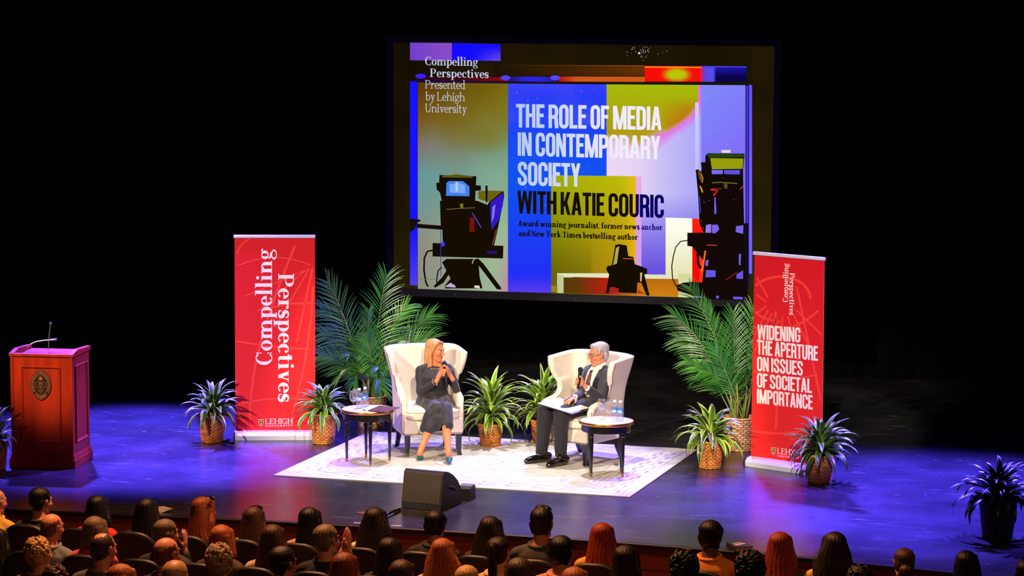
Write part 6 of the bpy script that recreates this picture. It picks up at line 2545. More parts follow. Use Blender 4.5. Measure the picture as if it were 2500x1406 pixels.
# ------------------------------------------------ the man in the suit
fd2 = np.array((math.sin(CH2R), -math.cos(CH2R), 0))
hipM = CH2 + fd2 * 0.22 + np.array((0, 0, 0.50))
DM = depth_of(hipM)
JM = lambda px, py, near=0.0: atd(px, py, DM - near)
man = thing('person', 'grey-haired man in a dark suit and tie seated with an open portfolio on his lap', 'person', at(1350, 1128))
mc = JM(1459.5, 864.5, 0.06)
mR = frame_of(-HX * 0.90 + HN * 0.42 - HZ * 0.10)
mf = -HX * 0.60 + HN * 0.80
ms = HX * 0.80 + HN * 0.60          # towards his left shoulder, the nearer one
mpel = JM(1448, 985, 0.02)
mwst = JM(1449, 958, 0.03)
mche = JM(1456, 928, 0.03)
msho = JM(1461, 904, 0.02)
mnk = JM(1465, 892, 0.03)
msL, msR = JM(1480, 915, 0.13), JM(1438, 907, -0.10)
meL, meR = JM(1468, 974, 0.26), JM(1426, 962, 0.05)
mwL, mwR = JM(1431, 945, 0.36), JM(1402, 971, 0.28)
mmH, mmT = JM(1417.5, 899, 0.42), JM(1410.5, 949, 0.42)
mmd = (mmH - mmT) / np.linalg.norm(mmH - mmT)
mgp = mmT + (mmH - mmT) * 0.34
mhL, mhR = JM(1462, 988, 0.08), JM(1442, 985, -0.08)
mkL, mkR = JM(1370, 1010, 0.42), JM(1332, 1003, 0.30)
maL, maR = at(1369, 1112, 0.10), at(1322, 1106, 0.10)
mheL, mheR = at(1380, 1134, 0.012), at(1337, 1127, 0.012)
mtoL, mtoR = at(1338, 1142, 0.012), at(1284, 1132, 0.012)
Md = (0.158, 0.148, 0.168, 0.160)
body = head_parts(mc, mR, 1.0)
body += [cap_part(mnk - HZ * 0.05, 0.062, mc - mR[:, 1] * 0.02 - HZ * 0.06, 0.058), torso_loft(mpel, mwst, mche, msho - HZ * 0.015, mnk - HZ * 0.01, ms, mf, Md)]
body += chain([msL, meL, mwL], [0.050, 0.040, 0.026]) + chain([msR, meR, mwR], [0.052, 0.042, 0.026])
body += chain([msho + ms * 0.05 - HZ * 0.01, msL], [0.050, 0.045]) + chain([msho - ms * 0.05 - HZ * 0.01, msR], [0.050, 0.045])
body += grip_hand(mgp, mmd, mwL, 0.015, 1, s=1.06)
hd_d = JM(1386, 975, 0.38) - mwR
body += relaxed_hand(mwR, hd_d, HZ * 0.8 + HN * 0.3, -1, 0.65, 1.05)
for h, k, a, he, to in ((mhL, mkL, maL, mheL, mtoL), (mhR, mkR, maR, mheR, mtoR)):
    body += chain([h, k], [0.085, 0.060]) + chain([k, k + (a - k) * 0.35, a], [0.055, 0.055, 0.036])
    d = to - he
    body += chain([a, he + HZ * 0.05], [0.036, 0.032]) + chain([a, he + d * 0.5 + HZ * 0.045, to - d * 0.06 + HZ * 0.03], [0.034, 0.030, 0.018])
v, f = blob(body, 0.0048, 3)
col = head_colour(v, mc, mR, 1.0, SK_M, lin((200, 122, 92))[:3], lin((110, 92, 82))[:3])
skin_obj('body', v, f, skin_m, man, col)
suit = mat('charcoal_suit', (40, 39, 48), 0.75, sheen=0.15, bump=0.08, bscale=300)
trous = mat('black_trousers', (30, 29, 34), 0.8, sheen=0.1, bump=0.08, bscale=300)
tr = chain([mpel + HZ * 0.01, mhL], [0.135, 0.11]) + chain([mpel + HZ * 0.01, mhR], [0.135, 0.11])
for h, k, a in ((mhL, mkL, maL), (mhR, mkR, maR)):
    tr += chain([h, k + (h - k) * 0.1, k], [0.108, 0.088, 0.080]) + chain([k, k + (a - k) * 0.3, k + (a - k) * 0.7, a + (k - a) * 0.02], [0.080, 0.078, 0.066, 0.060])
cloth_obj('trousers', tr, 0.0062, trous, man, 4, wr=0.003, wfreq=40, seed=2.0)
# shirt, then the jacket open over it
sh = [torso_loft(mpel, mwst, mche, msho, mnk + HZ * 0.004, ms, mf, Md, 0.008), cap_part(mnk - HZ * 0.02, 0.070, mnk + HZ * 0.012, 0.066)]
sh += [cap_part(mwL + (meL - mwL) * 0.10, 0.033, mwL + (meL - mwL) * 0.35, 0.036), cap_part(mwR + (meR - mwR) * 0.06, 0.033, mwR + (meR - mwR) * 0.35, 0.036)]
cloth_obj('shirt', sh, 0.006, mat('white_shirt', (240, 236, 232), 0.75), man, 3)
TC = lambda z: None


def jcut(v):
    q = v - msho
    lat = q @ ms
    fr = q @ mf
    z = q[:, 2]
    zz = np.clip(-z / 0.30, 0, 1)
    k = (1 - zz) ** 0.9
    near_, far_ = 0.082 * k + 0.012, 0.040 * k + 0.014
    neck = (z > 0.012) & (np.hypot(lat, fr) < 0.075) & (fr > 0.0)
    return ((fr > 0.01) & (fr < 0.21) & (lat + 0.015 < near_) & (lat + 0.015 > -far_) & (z > -0.34)) | neck


jk = [torso_loft(mpel - HZ * 0.02, mwst, mche, msho, mnk - HZ * 0.006, ms, mf, (0.172, 0.158, 0.176, 0.168), 0.018)]
jk += chain([msho + ms * 0.05, msL, meL, mwL + (meL - mwL) * 0.22], [0.066, 0.064, 0.056, 0.042]) + chain([msho - ms * 0.05, msR, meR, mwR + (meR - mwR) * 0.18], [0.066, 0.064, 0.054, 0.042])
cloth_obj('jacket', jk, 0.0062, suit, man, 4, cut=jcut, wr=0.003, wfreq=44, seed=3.0)
mb = MB()
cpts = []
for k in range(21):
    a = math.radians(-118 + 236 * k / 20)
    cpts.append(mnk - HZ * (0.012 + 0.030 * (abs(k - 10) / 10) ** 2) + ms * 0.074 * math.sin(a) - mf * (0.070 * math.cos(a) - 0.008))
mb.tube(cpts, 0.016, 8, flat=1.4)
mb.build('collar', suit, man, smooth=True, world=True)
# lapels follow the opening
def SURF(lat, z):
    f0 = float(np.interp(-z, [-0.02, 0.0, 0.05, 0.10, 0.22, 0.34], [0.078, 0.098, 0.130, 0.150, 0.150, 0.172]))
    return f0 - 0.12 * (1 - math.sqrt(max(0.05, 1 - (lat / 0.185) ** 2)))


for sg in (-1, 1):
    mb = MB()
    rows = [(mnk + ms * sg * 0.060 + mf * 0.012 - HZ * 0.012, mnk + ms * sg * 0.092 + mf * 0.004 - HZ * 0.040)]
    for k in range(9):
        t = k / 8
        z = 0.02 - 0.31 * t
        kk = (1 - min(1, max(0, -z / 0.30))) ** 0.9
        half = 0.082 * kk + 0.012 if sg > 0 else 0.040 * kk + 0.014
        wv = 0.052 * (1 - t) ** 0.5 * (0.55 if k == 0 else 1) + 0.004
        a = msho + ms * (-0.015 + sg * half * 0.9) + mf * (SURF(-0.015 + sg * half * 0.9, z) + 0.018) + HZ * z
        b = msho + ms * (-0.015 + sg * (half + wv)) + mf * (SURF(-0.015 + sg * (half + wv), z) + 0.019) + HZ * (z + 0.004)
        rows.append((a, b))
    vs = [p for r in rows for p in r]
    mb.add(vs, [(i * 2, i * 2 + 1, i * 2 + 3, i * 2 + 2) for i in range(9)])
    lo = mb.build('lapel', suit, man, world=True, smooth=True)
    md_ = lo.modifiers.new('t', 'SOLIDIFY'); md_.thickness = 0.006; md_.offset = 0
mb = MB()
vs = []
for k in range(13):
    t = k / 12
    z = 0.012 - 0.335 * t
    w = 0.017 if k == 0 else 0.013 if k == 1 else 0.016 + 0.026 * t
    fy = SURF(-0.015, z) + (0.016 if k < 2 else 0.011)
    for q, o_ in ((-1, -0.004), (0, 0.004), (1, -0.004)):
        vs.append(msho + ms * (-0.015 + q * w) + mf * (fy + o_) + HZ * z)
mb.add(vs, [(i * 3 + j, i * 3 + j + 1, i * 3 + j + 4, i * 3 + j + 3) for i in range(12) for j in range(2)])
tie = mb.build('tie', mat('brown_tie', (96, 52, 42), 0.5, vary=0.5, vscale=60), man, world=True, smooth=True)
md_ = tie.modifiers.new('t', 'SOLIDIFY'); md_.thickness = 0.006
mb = MB()
for k in range(3):
    mb.ball(mwL + (meL - mwL) * (0.30 + 0.09 * k) - HZ * 0.036 + HN * 0.024, 0.0062, 8, 6)
mb.build('cuff_buttons_trim', mat('button_brown', (96, 60, 50), 0.4), man, smooth=True, world=True).name = 'button_trim'
P = lambda x, y, z: mc + mR @ np.array((x, y, z))
hp = [ell_part(P(0, -0.030, 0.052), (0.083, 0.096, 0.070), mR), ell_part(P(0, -0.062, 0.005), (0.074, 0.052, 0.072), mR), ell_part(P(0, 0.030, 0.082), (0.056, 0.040, 0.030), mR)]
for sx in (-1, 1):
    hp += chain([P(sx * 0.070, 0.012, 0.05), P(sx * 0.074, 0.018, 0.012)], [0.018, 0.010])
    hp += chain([P(sx * 0.066, -0.05, 0.0), P(sx * 0.056, -0.055, -0.045)], [0.026, 0.020])
v, f = blob(hp, 0.005, 3)
v = ridges(v, f, mc, mR, 0.0032, 22, 2.0)
skin_obj('hair', v, f, hair_mat('grey_hair', (168, 164, 166)), man)
gl_m = mat('dark_rim', (30, 26, 34), 0.35)
mb = MB()
for sx in (-1, 1):
    c0 = np.array((sx * 0.032, 0.098, 0.0))
    pts = [P(c0[0] + 0.025 * math.copysign(abs(math.cos(t)) ** 0.6, math.cos(t)), c0[1] - 0.008 * abs(math.cos(t)) * (1 if math.cos(t) * sx > 0 else 0), 0.001 + 0.016 * math.copysign(abs(math.sin(t)) ** 0.6, math.sin(t))) for t in np.linspace(0, 2 * PI, 25)]
    mb.tube(pts, 0.0019, 6)
    mb.tube([P(sx * 0.057, 0.090, 0.006), P(sx * 0.077, 0.05, 0.008), P(sx * 0.082, 0.0, 0.010)], 0.0020, 6)
mb.tube([P(-0.008, 0.104, 0.004), P(0, 0.108, 0.006), P(0.008, 0.104, 0.004)], 0.0018, 6)
mb.build('spectacles', gl_m, man, world=True)
for a, he in ((maL, mheL), (maR, mheR)):
    mb = MB()
    to_ = mtoL if he is mheL else mtoR
    mb.tube([a + (mkL - maL) * 0.10, a, he + HZ * 0.06 + (to_ - he) * 0.03, he + HZ * 0.05 + (to_ - he) * 0.25], [0.044, 0.046, 0.050, 0.030], 14)
    mb.build('sock', mat('black_sock', (16, 16, 18), 0.9), man, smooth=True, world=True)
polish = mat('polished_black_leather', (14, 13, 13), 0.16, coat=0.6)
for he, to, an in ((mheL, mtoL, maL), (mheR, mtoR, maR)):
    d = to - he
    pts = [he + HZ * 0.036, he + d * 0.25 + HZ * 0.038, he + d * 0.5 + HZ * 0.042, he + d * 0.75 + HZ * 0.034, he + d * 0.93 + HZ * 0.026, to + HZ * 0.022]
    parts = chain(pts, [0.036, 0.037, 0.040, 0.040, 0.032, 0.022]) + chain([he - d * 0.02 + HZ * 0.06, he + d * 0.30 + HZ * 0.078], [0.040, 0.036])
    v, f = blob(parts, 0.005, 3)
    v[:, 2] = np.maximum(v[:, 2], 0.016)
    so = skin_obj('shoe', v, f, polish, man)
    mb = MB()
    dn = d / np.linalg.norm(d)
    sd = np.cross(HZ, dn)
    for k in range(3):
        c0 = he + d * (0.44 + 0.08 * k) + HZ * (0.086 - 0.012 * k)
        mb.tube([c0 - sd * 0.018 - HZ * 0.006, c0 + HZ * 0.002, c0 + sd * 0.018 - HZ * 0.006], 0.0028, 6)
    mb.build('laces', mat('black_lace', (10, 10, 10), 0.7), so, world=True)
handheld_mic('black handheld microphone held upright by the man in the suit', mmH, mmT)
# portfolio on his lap
cs = [JM(1311, 987, 0.46), JM(1396, 1013, 0.54), JM(1446, 999, 0.36), JM(1364, 973, 0.28)]
pf = thing('portfolio', 'open dark portfolio with a white page on the lap of the man in the suit', 'portfolio', sum(cs) / 4)
mb = MB()
slab_from_corners(mb, cs, 0.010)
mb.build('cover', mat('dark_leather', (34, 32, 38), 0.5), pf, bevel=0.002, world=True)
ce = sum(cs) / 4
nn = np.cross(cs[1] - cs[0], cs[3] - cs[0]); nn /= np.linalg.norm(nn)
nn = nn if nn[2] > 0 else -nn
mb = MB()
slab_from_corners(mb, [ce + (c - ce) * s_ + nn * 0.0102 - (cs[1] - cs[0]) * 0.02 for c, s_ in zip(cs, (0.96, 0.90, 0.90, 0.96))], 0.003)
mb.build('page', mat('white_paper', (244, 242, 238), 0.8), pf, world=True)
mb = MB()
mb.tube([JM(1398, 966, 0.40), JM(1377, 979, 0.44)], 0.0045, 8)
tag(mb.build('ballpoint_pen', mat('black_plastic', (20, 20, 22), 0.5)), 'dark pen in the writing hand of the man in the suit', 'pen')
# ------------------------------------------------------------------ audience: seats and people
ROWY = {1: -5.23, 2: -6.18, 3: -7.13, 4: -8.08}
vel = mat('maroon_velvet', (36, 9, 13), 0.9, sheen=0.3, vary=0.2, vscale=40)
vinyl = mat('black_vinyl', (13, 11, 11), 0.5)


def make_seat():
    root = thing('theatre_seat', 'maroon theatre seat', 'theatre seat')
    W2, ZT = 0.200, 1.015

    def back_pt(u, v, off):
        x = (u * 2 - 1) * W2
        top = ZT - 0.11 * abs(u * 2 - 1) ** 3.2
        z = 0.36 + (top - 0.36) * v
        y = -0.155 - 0.10 * v - 0.035 * (1 - (u * 2 - 1) ** 2) - off
        return (x, y, z)
    mb = MB()
    nu, nv = 20, 10
    for off in (0.0, 0.055):
        mb.grid(lambda u, v: back_pt(u, v, off), nu, nv)
    w = nu + 1
    n0 = w * (nv + 1)
    fs = []
    for i in range(nu):
        fs.append((nv * w + i, nv * w + i + 1, n0 + nv * w + i + 1, n0 + nv * w + i))
        fs.append((i, i + 1, n0 + i + 1, n0 + i))
    for k in range(nv):
        fs.append((k * w, (k + 1) * w, n0 + (k + 1) * w, n0 + k * w))
        fs.append((k * w + nu, (k + 1) * w + nu, n0 + (k + 1) * w + nu, n0 + k * w + nu))
    mb.add([], [])
    b = 0
    mb.f.extend(fs)
    mb.mi.extend([0] * len(fs))
    mb.build('backrest', vel, root, smooth=False, auto=50)
    mb = MB()
    pts = [np.array(back_pt(i / 24, 1.0, 0.0275)) + (0, 0, 0.004) for i in range(25)]
    p0, p1 = np.array(back_pt(0, 0.55, 0.0275)), np.array(back_pt(1, 0.55, 0.0275))
    mb.tube([p0] + pts + [p1], 0.029, 8)
    mb.build('top_roll', vinyl, root, smooth=True)
    mb = MB()
    mb.box((0, 0.06, 0.355), (0.40, 0.44, 0.10))
    mb.build('seat', vel, root, bevel=0.03, seg=3)
    for s in (-1, 1):
        mb = MB()
        mb.box((s * 0.229, 0.03, 0.515), (0.024, 0.34, 0.030))
        mb.build('armrest', vinyl, root, bevel=0.012)
        mb = MB()
        mb.box((s * 0.229, -0.02, 0.25), (0.018, 0.28, 0.50))
        mb.build('leg', vinyl, root, bevel=0.006)
    return root


SKINS = {'light': (206, 146, 116), 'pink': (212, 138, 112), 'tan': (170, 112, 78), 'dark': (92, 58, 40)}


def sitter(sex, turn, arm_r=None, arm_l=None):
    """a seated figure facing +y, origin on the floor under the hips; turn: head yaw in degrees, + to its right"""
    fem = sex == 'f'
    k = 0.92 if fem else 1.0
    c = np.array((0, 0.035, 1.185))
    a = math.radians(turn)
    R = frame_of((math.sin(a), math.cos(a), -0.06))
    X, Y = np.array((1.0, 0, 0)), np.array((0, 1.0, 0))
    parts = head_parts(c, R, 1.0, fem)
    parts += [cap_part((0, -0.012, 1.04), 0.060 * k, c + R @ np.array((0, -0.02, -0.06)), 0.056 * k)]
    parts += [loft_part([((0, 0.03, 0.46), 0.16, 0.13, X, Y), ((0, 0.01, 0.56), 0.175, 0.13, X, Y), ((0, 0.0, 0.70), 0.150 * k, 0.11, X, Y), ((0, -0.015, 0.86), 0.178 * k, 0.115, X, Y), ((0, -0.02, 0.97), 0.165 * k, 0.085, X, Y), ((0, -0.015, 1.045), 0.07, 0.062, X, Y)])]
    for s, tgt in ((1, arm_r), (-1, arm_l)):
        sh = np.array((s * 0.168 * k, -0.02, 0.960))
        parts.append(cap_part((s * 0.06, -0.018, 0.99), 0.046, sh, 0.044))
        if tgt is None:
            el, wr = np.array((s * 0.165, 0.06, 0.73)), np.array((s * 0.08, 0.27, 0.68))
            parts += chain([sh, el, wr], [0.043, 0.036, 0.026])
            parts += relaxed_hand(wr, (-s * 0.35, 0.9, -0.25), HZ, -s, 0.6)
        else:
            tgt = np.asarray(tgt, float)
            el = np.array((tgt[0] * 0.55 + s * 0.12, 0.13, 0.74))
            wr = tgt - np.array((0, 0, 0.075))
            parts += chain([sh, el, wr], [0.043, 0.036, 0.026])
            parts += relaxed_hand(wr, (0.0, 0.15, 1.0), (s * 0.95, -0.1, 0), -s, 0.25)
        hip, kn, an = np.array((s * 0.075, 0.04, 0.54)), np.array((s * 0.085, 0.50, 0.52)), np.array((s * 0.085, 0.47, 0.09))
        parts += chain([hip, kn], [0.088, 0.06]) + chain([kn, kn + (an - kn) * 0.35, an], [0.055, 0.052, 0.034])
        parts += chain([an, an + (0, -0.03, -0.05)], [0.034, 0.03]) + chain([an + (0, -0.02, -0.045), an + (0, 0.14, -0.055)], [0.034, 0.026])
    return parts, c, R


BODY = {}


def body_mesh(sex, turn, tone, arm_r=None, arm_l=None):
    key = (sex, turn, tone) if arm_r is None and arm_l is None else None
    if key in BODY:
        return BODY[key]
    gk = ('geo', sex, turn)
    if key is not None and gk in BODY:
        v, f, c, R = BODY[gk]
    else:
        parts, c, R = sitter(sex, turn, arm_r, arm_l)
        v, f = blob(parts, 0.0085, 3)
        if key is not None:
            BODY[gk] = (v, f, c, R)
    sk = lin(SKINS[tone])[:3]
    col = head_colour(v, c, R, 1.0, sk, tuple(x * y for x, y in zip(sk, (0.85, 0.5, 0.5))), (0.05, 0.035, 0.025))
    o = skin_obj('body', v, f, skin_m, None, col, world=False)
    COL.objects.unlink(o)
    r = (o, c, R)
    if key is not None:
        BODY[key] = r
    return r


GARM = {}


def garment(sex, arm_r=None, arm_l=None):
    key = sex if arm_r is None and arm_l is None else None
    if key in GARM:
        return GARM[key]
    k = 0.92 if sex == 'f' else 1.0
    X, Y = np.array((1.0, 0, 0)), np.array((0, 1.0, 0))
    g = 0.016
    parts = [loft_part([((0, 0.03, 0.45), 0.165 + g, 0.13 + g, X, Y), ((0, 0.01, 0.56), 0.175 + g, 0.13 + g, X, Y), ((0, 0.0, 0.70), 0.155 * k + g, 0.115 + g, X, Y), ((0, -0.015, 0.86), 0.18 * k + g, 0.118 + g, X, Y), ((0, -0.02, 0.97), 0.165 * k + g, 0.088 + g, X, Y), ((0, -0.015, 1.035), 0.075 + g, 0.064 + g, X, Y)])]
    for s, tgt in ((1, arm_r), (-1, arm_l)):
        sh = np.array((s * 0.168 * k, -0.02, 0.960))
        if tgt is None:
            el, wr = np.array((s * 0.165, 0.06, 0.73)), np.array((s * 0.08, 0.27, 0.68))
        else:
            tgt = np.asarray(tgt, float)
            el = np.array((tgt[0] * 0.55 + s * 0.12, 0.13, 0.74))
            wr = tgt - np.array((0, 0, 0.075))
        parts += [cap_part((s * 0.06, -0.018, 0.995), 0.062, sh, 0.060)] + chain([sh, el, el + (wr - el) * 0.85], [0.061, 0.052, 0.038])
    v, f = blob(parts, 0.0095, 4)
    n = vnormals(v, f)
    d = np.sin(v[:, 2] * 42 + 2.5 * np.sin(v[:, 0] * 15) + 1.7 * np.sin(v[:, 1] * 19)) * (0.5 + 0.5 * np.sin(v[:, 0] * 13 + v[:, 2] * 11))
    v = v + n * (0.0045 * d)[:, None]
    o = skin_obj('shirt', v, f, vinyl, None, world=False)
    mb = MB()                                          # collar band
    P = [(0.082 * math.cos(t), -0.014 + 0.074 * math.sin(t), 1.045 + 0.012 * math.sin(t)) for t in np.linspace(0, 2 * PI, 33)]
    mb.tube(P, 0.016, 8, cap=False)
    o2 = mb.build('collar', vinyl, None, smooth=True)
    parts = [loft_part([((0, 0.0, 0.44), 0.17, 0.14, X, Y), ((0, 0.02, 0.58), 0.18, 0.14, X, Y)])]
    for s in (-1, 1):
        hip, kn, an = np.array((s * 0.075, 0.04, 0.54)), np.array((s * 0.085, 0.50, 0.52)), np.array((s * 0.085, 0.47, 0.10))
        parts += chain([hip, kn], [0.105, 0.078]) + chain([kn, an], [0.074, 0.056])
    v, f = blob(parts, 0.012, 3)
    o3 = skin_obj('trousers', v, f, vinyl, None, world=False)
    for x in (o, o2, o3):
        COL.objects.unlink(x)
    if key is not None:
        GARM[key] = (o, o2, o3)
    return (o, o2, o3)


HAIR = {}
I3 = np.eye(3)


def hair_mesh(style):
    if style in HAIR:
        return HAIR[style]
    E = lambda c, r: ell_part(np.array(c, float), r, I3)
    X, Y = I3[0], I3[1]
    z0 = np.zeros(3)
    amp, fr, vox = 0.0028, 25, 0.0075
    capE = [E((0, -0.026, 0.046), (0.086, 0.098, 0.076)), E((0, -0.055, -0.005), (0.083, 0.066, 0.09))]
    if style in ('long', 'long_wide', 'straight'):
        k = {'long': 1.12, 'long_wide': 1.32, 'straight': 0.98}[style]
        hp = capE + [loft_part([(np.array((0, -0.040, 0.05)), 0.086, 0.080, X, Y), (np.array((0, -0.062, -0.04)), 0.094 * k, 0.066, X, Y), (np.array((0, -0.082, -0.12)), 0.104 * k, 0.060, X, Y), (np.array((0, -0.105, -0.22)), 0.116 * k, 0.052, X, Y), (np.array((0, -0.128, -0.31)), 0.112 * k, 0.040, X, Y), (np.array((0, -0.138, -0.37)), 0.078 * k, 0.022, X, Y)])]
        for s in (-1, 1):
            hp += chain([(s * 0.06, 0.03, 0.06), (s * 0.08, 0.01, -0.02), (s * 0.088 * k, -0.02, -0.10), (s * 0.10 * k, -0.05, -0.2)], [0.026, 0.022, 0.032, 0.022])
        fr = 27
    elif style == 'bob':
        hp = capE + [loft_part([(np.array((0, -0.045, 0.04)), 0.088, 0.078, X, Y), (np.array((0, -0.058, -0.05)), 0.098, 0.066, X, Y), (np.array((0, -0.06, -0.12)), 0.106, 0.062, X, Y), (np.array((0, -0.055, -0.165)), 0.092, 0.05, X, Y)])]
        for s in (-1, 1):
            hp += chain([(s * 0.06, 0.03, 0.06), (s * 0.083, 0.012, -0.02), (s * 0.092, -0.005, -0.12)], [0.026, 0.024, 0.026])
    elif style == 'short':
        hp = [E((0, -0.026, 0.050), (0.084, 0.098, 0.074)), E((0, -0.058, 0.0), (0.078, 0.056, 0.075))]
        for s in (-1, 1):
            hp += chain([(s * 0.062, -0.05, 0.0), (s * 0.05, -0.058, -0.055)], [0.028, 0.018]) + chain([(s * 0.07, 0.012, 0.05), (s * 0.074, 0.018, 0.0)], [0.018, 0.008])
        amp, fr = 0.003, 30
    elif style == 'spiky':
        hp = [E((0, -0.026, 0.052), (0.084, 0.098, 0.078)), E((0, -0.058, 0.0), (0.077, 0.054, 0.075)), E((0, 0.03, 0.10), (0.06, 0.05, 0.035))]
        R_ = random.Random(4)
        for k in range(26):
            a, b = R_.uniform(0, 6.28), R_.uniform(0, 0.065)
            p = np.array((b * math.cos(a), -0.01 + b * math.sin(a), 0.115))
            hp.append(cap_part(p, 0.012, p + (R_.uniform(-0.01, 0.01), R_.uniform(-0.01, 0.01), 0.022), 0.004))
        for s in (-1, 1):
            hp += chain([(s * 0.062, -0.05, 0.0), (s * 0.05, -0.058, -0.055)], [0.026, 0.016])
        amp = 0.002
    elif style in ('fringe', 'thin'):              # hair left only round the back and sides, or thin on the crown
        hp = [E((0, -0.019, 0.032), (0.0785, 0.0985, 0.0835)), E((0, -0.046, -0.020), (0.070, 0.062, 0.066))]
        amp, fr, vox = 0.0008, 40, 0.006
    elif style in ('curly', 'curly_big'):
        R_ = random.Random(11)
        big = style == 'curly_big'
        hp = [E((0, -0.026, 0.048), (0.088, 0.096, 0.076)), E((0, -0.055, -0.01), (0.086, 0.066, 0.09))]
        for k in range(420 if not big else 520):
            a = R_.uniform(0, 6.28)
            z = R_.uniform(-0.085 if not big else -0.15, 0.135)
            zz = (z - 0.03) / 0.115
            r = math.sqrt(max(0.05, 1 - min(1, zz * zz)))
            p = np.array((0.094 * r * math.cos(a), -0.03 + 0.100 * r * math.sin(a), z)) * (1.12 if big else 1.0)
            if p[1] > 0.035 and p[2] < 0.075:
                continue
            hp.append(E(p, tuple(R_.uniform(0.0085, 0.016) for _ in range(3))))
        amp, fr, vox = 0.0012, 40, 0.0055
    elif style == 'ponytail':
        hp = capE[:1] + [E((0, -0.045, 0.0), (0.081, 0.066, 0.080))] + chain([(0, -0.12, 0.075), (0, -0.15, 0.06), (0, -0.165, -0.02), (0, -0.165, -0.13), (0, -0.165, -0.25), (0, -0.165, -0.32)], [0.020, 0.028, 0.032, 0.034, 0.026, 0.008])
        amp, fr = 0.0025, 30
    else:                                          # updo
        hp = capE[:1] + [E((0, -0.05, -0.005), (0.083, 0.068, 0.09)), E((0.01, -0.11, -0.055), (0.062, 0.045, 0.055)), E((-0.015, -0.095, -0.095), (0.05, 0.035, 0.035))]
        amp, fr = 0.003, 26
    v, f = blob(hp, vox, 2)
    v = ridges(v, f, z0, I3, amp, fr, len(style))
    if style in ('long', 'long_wide', 'straight', 'bob'):     # uneven ends
        low = np.clip((-0.10 - v[:, 2]) / 0.25, 0, 1)
        an_ = np.arctan2(v[:, 0], -v[:, 1] - 0.02)
        v[:, 2] += low * 0.030 * (np.sin(an_ * 9 + 1) + np.sin(an_ * 23) * 0.6)
        v[:, 0] += low * 0.012 * np.sin(v[:, 2] * 30 + an_ * 3)
    if style in ('fringe', 'thin'):
        wob = 0.010 * np.sin(v[:, 0] * 90 + 1) + 0.006 * np.sin(v[:, 0] * 210 + v[:, 1] * 150)
        front = v[:, 1] > 0.012 + wob * 0.8 - np.clip(v[:, 2], -1, 0) * -0.3
        if style == 'fringe':
            bad = front | (v[:, 2] > 0.050 + wob + 0.25 * (v[:, 1] + 0.05))
        else:
            bad = (v[:, 1] > 0.03 + wob) | (np.hypot(v[:, 0] - 0.004, v[:, 1] + 0.035) < 0.046 + wob) & (v[:, 2] > 0)
        f = [x for x in f if not any(bad[i] for i in x)]
    o = skin_obj('hair', v, f, vinyl, None, world=False)
    COL.objects.unlink(o)
    HAIR[style] = o
    return o


def with_mat(o, m):
    o.material_slots[0].link = 'OBJECT'
    o.material_slots[0].material = m


SHIRT_M = {}


def shirt_mat(c, pattern=None):
    key = (c, pattern)
    if key not in SHIRT_M:
        if pattern:
            SHIRT_M[key] = mat('shirt_cloth_%d' % len(SHIRT_M), c, 0.8, vary=0.75, vscale=pattern[0], vstretch=pattern[1])
        else:
            SHIRT_M[key] = mat('shirt_cloth_%d' % len(SHIRT_M), c, 0.8, bump=0.1, bscale=150)
    return SHIRT_M[key]


HC = {'stubble': (120, 70, 50), 'black': (14, 11, 11), 'dark': (32, 21, 16), 'brown': (66, 42, 28), 'auburn': (116, 56, 28), 'red': (132, 48, 22), 'copper': (158, 84, 40), 'blond': (190, 146, 88), 'ash': (150, 122, 92), 'greybrown': (110, 90, 72), 'grey': (150, 144, 138), 'white': (200, 192, 180)}


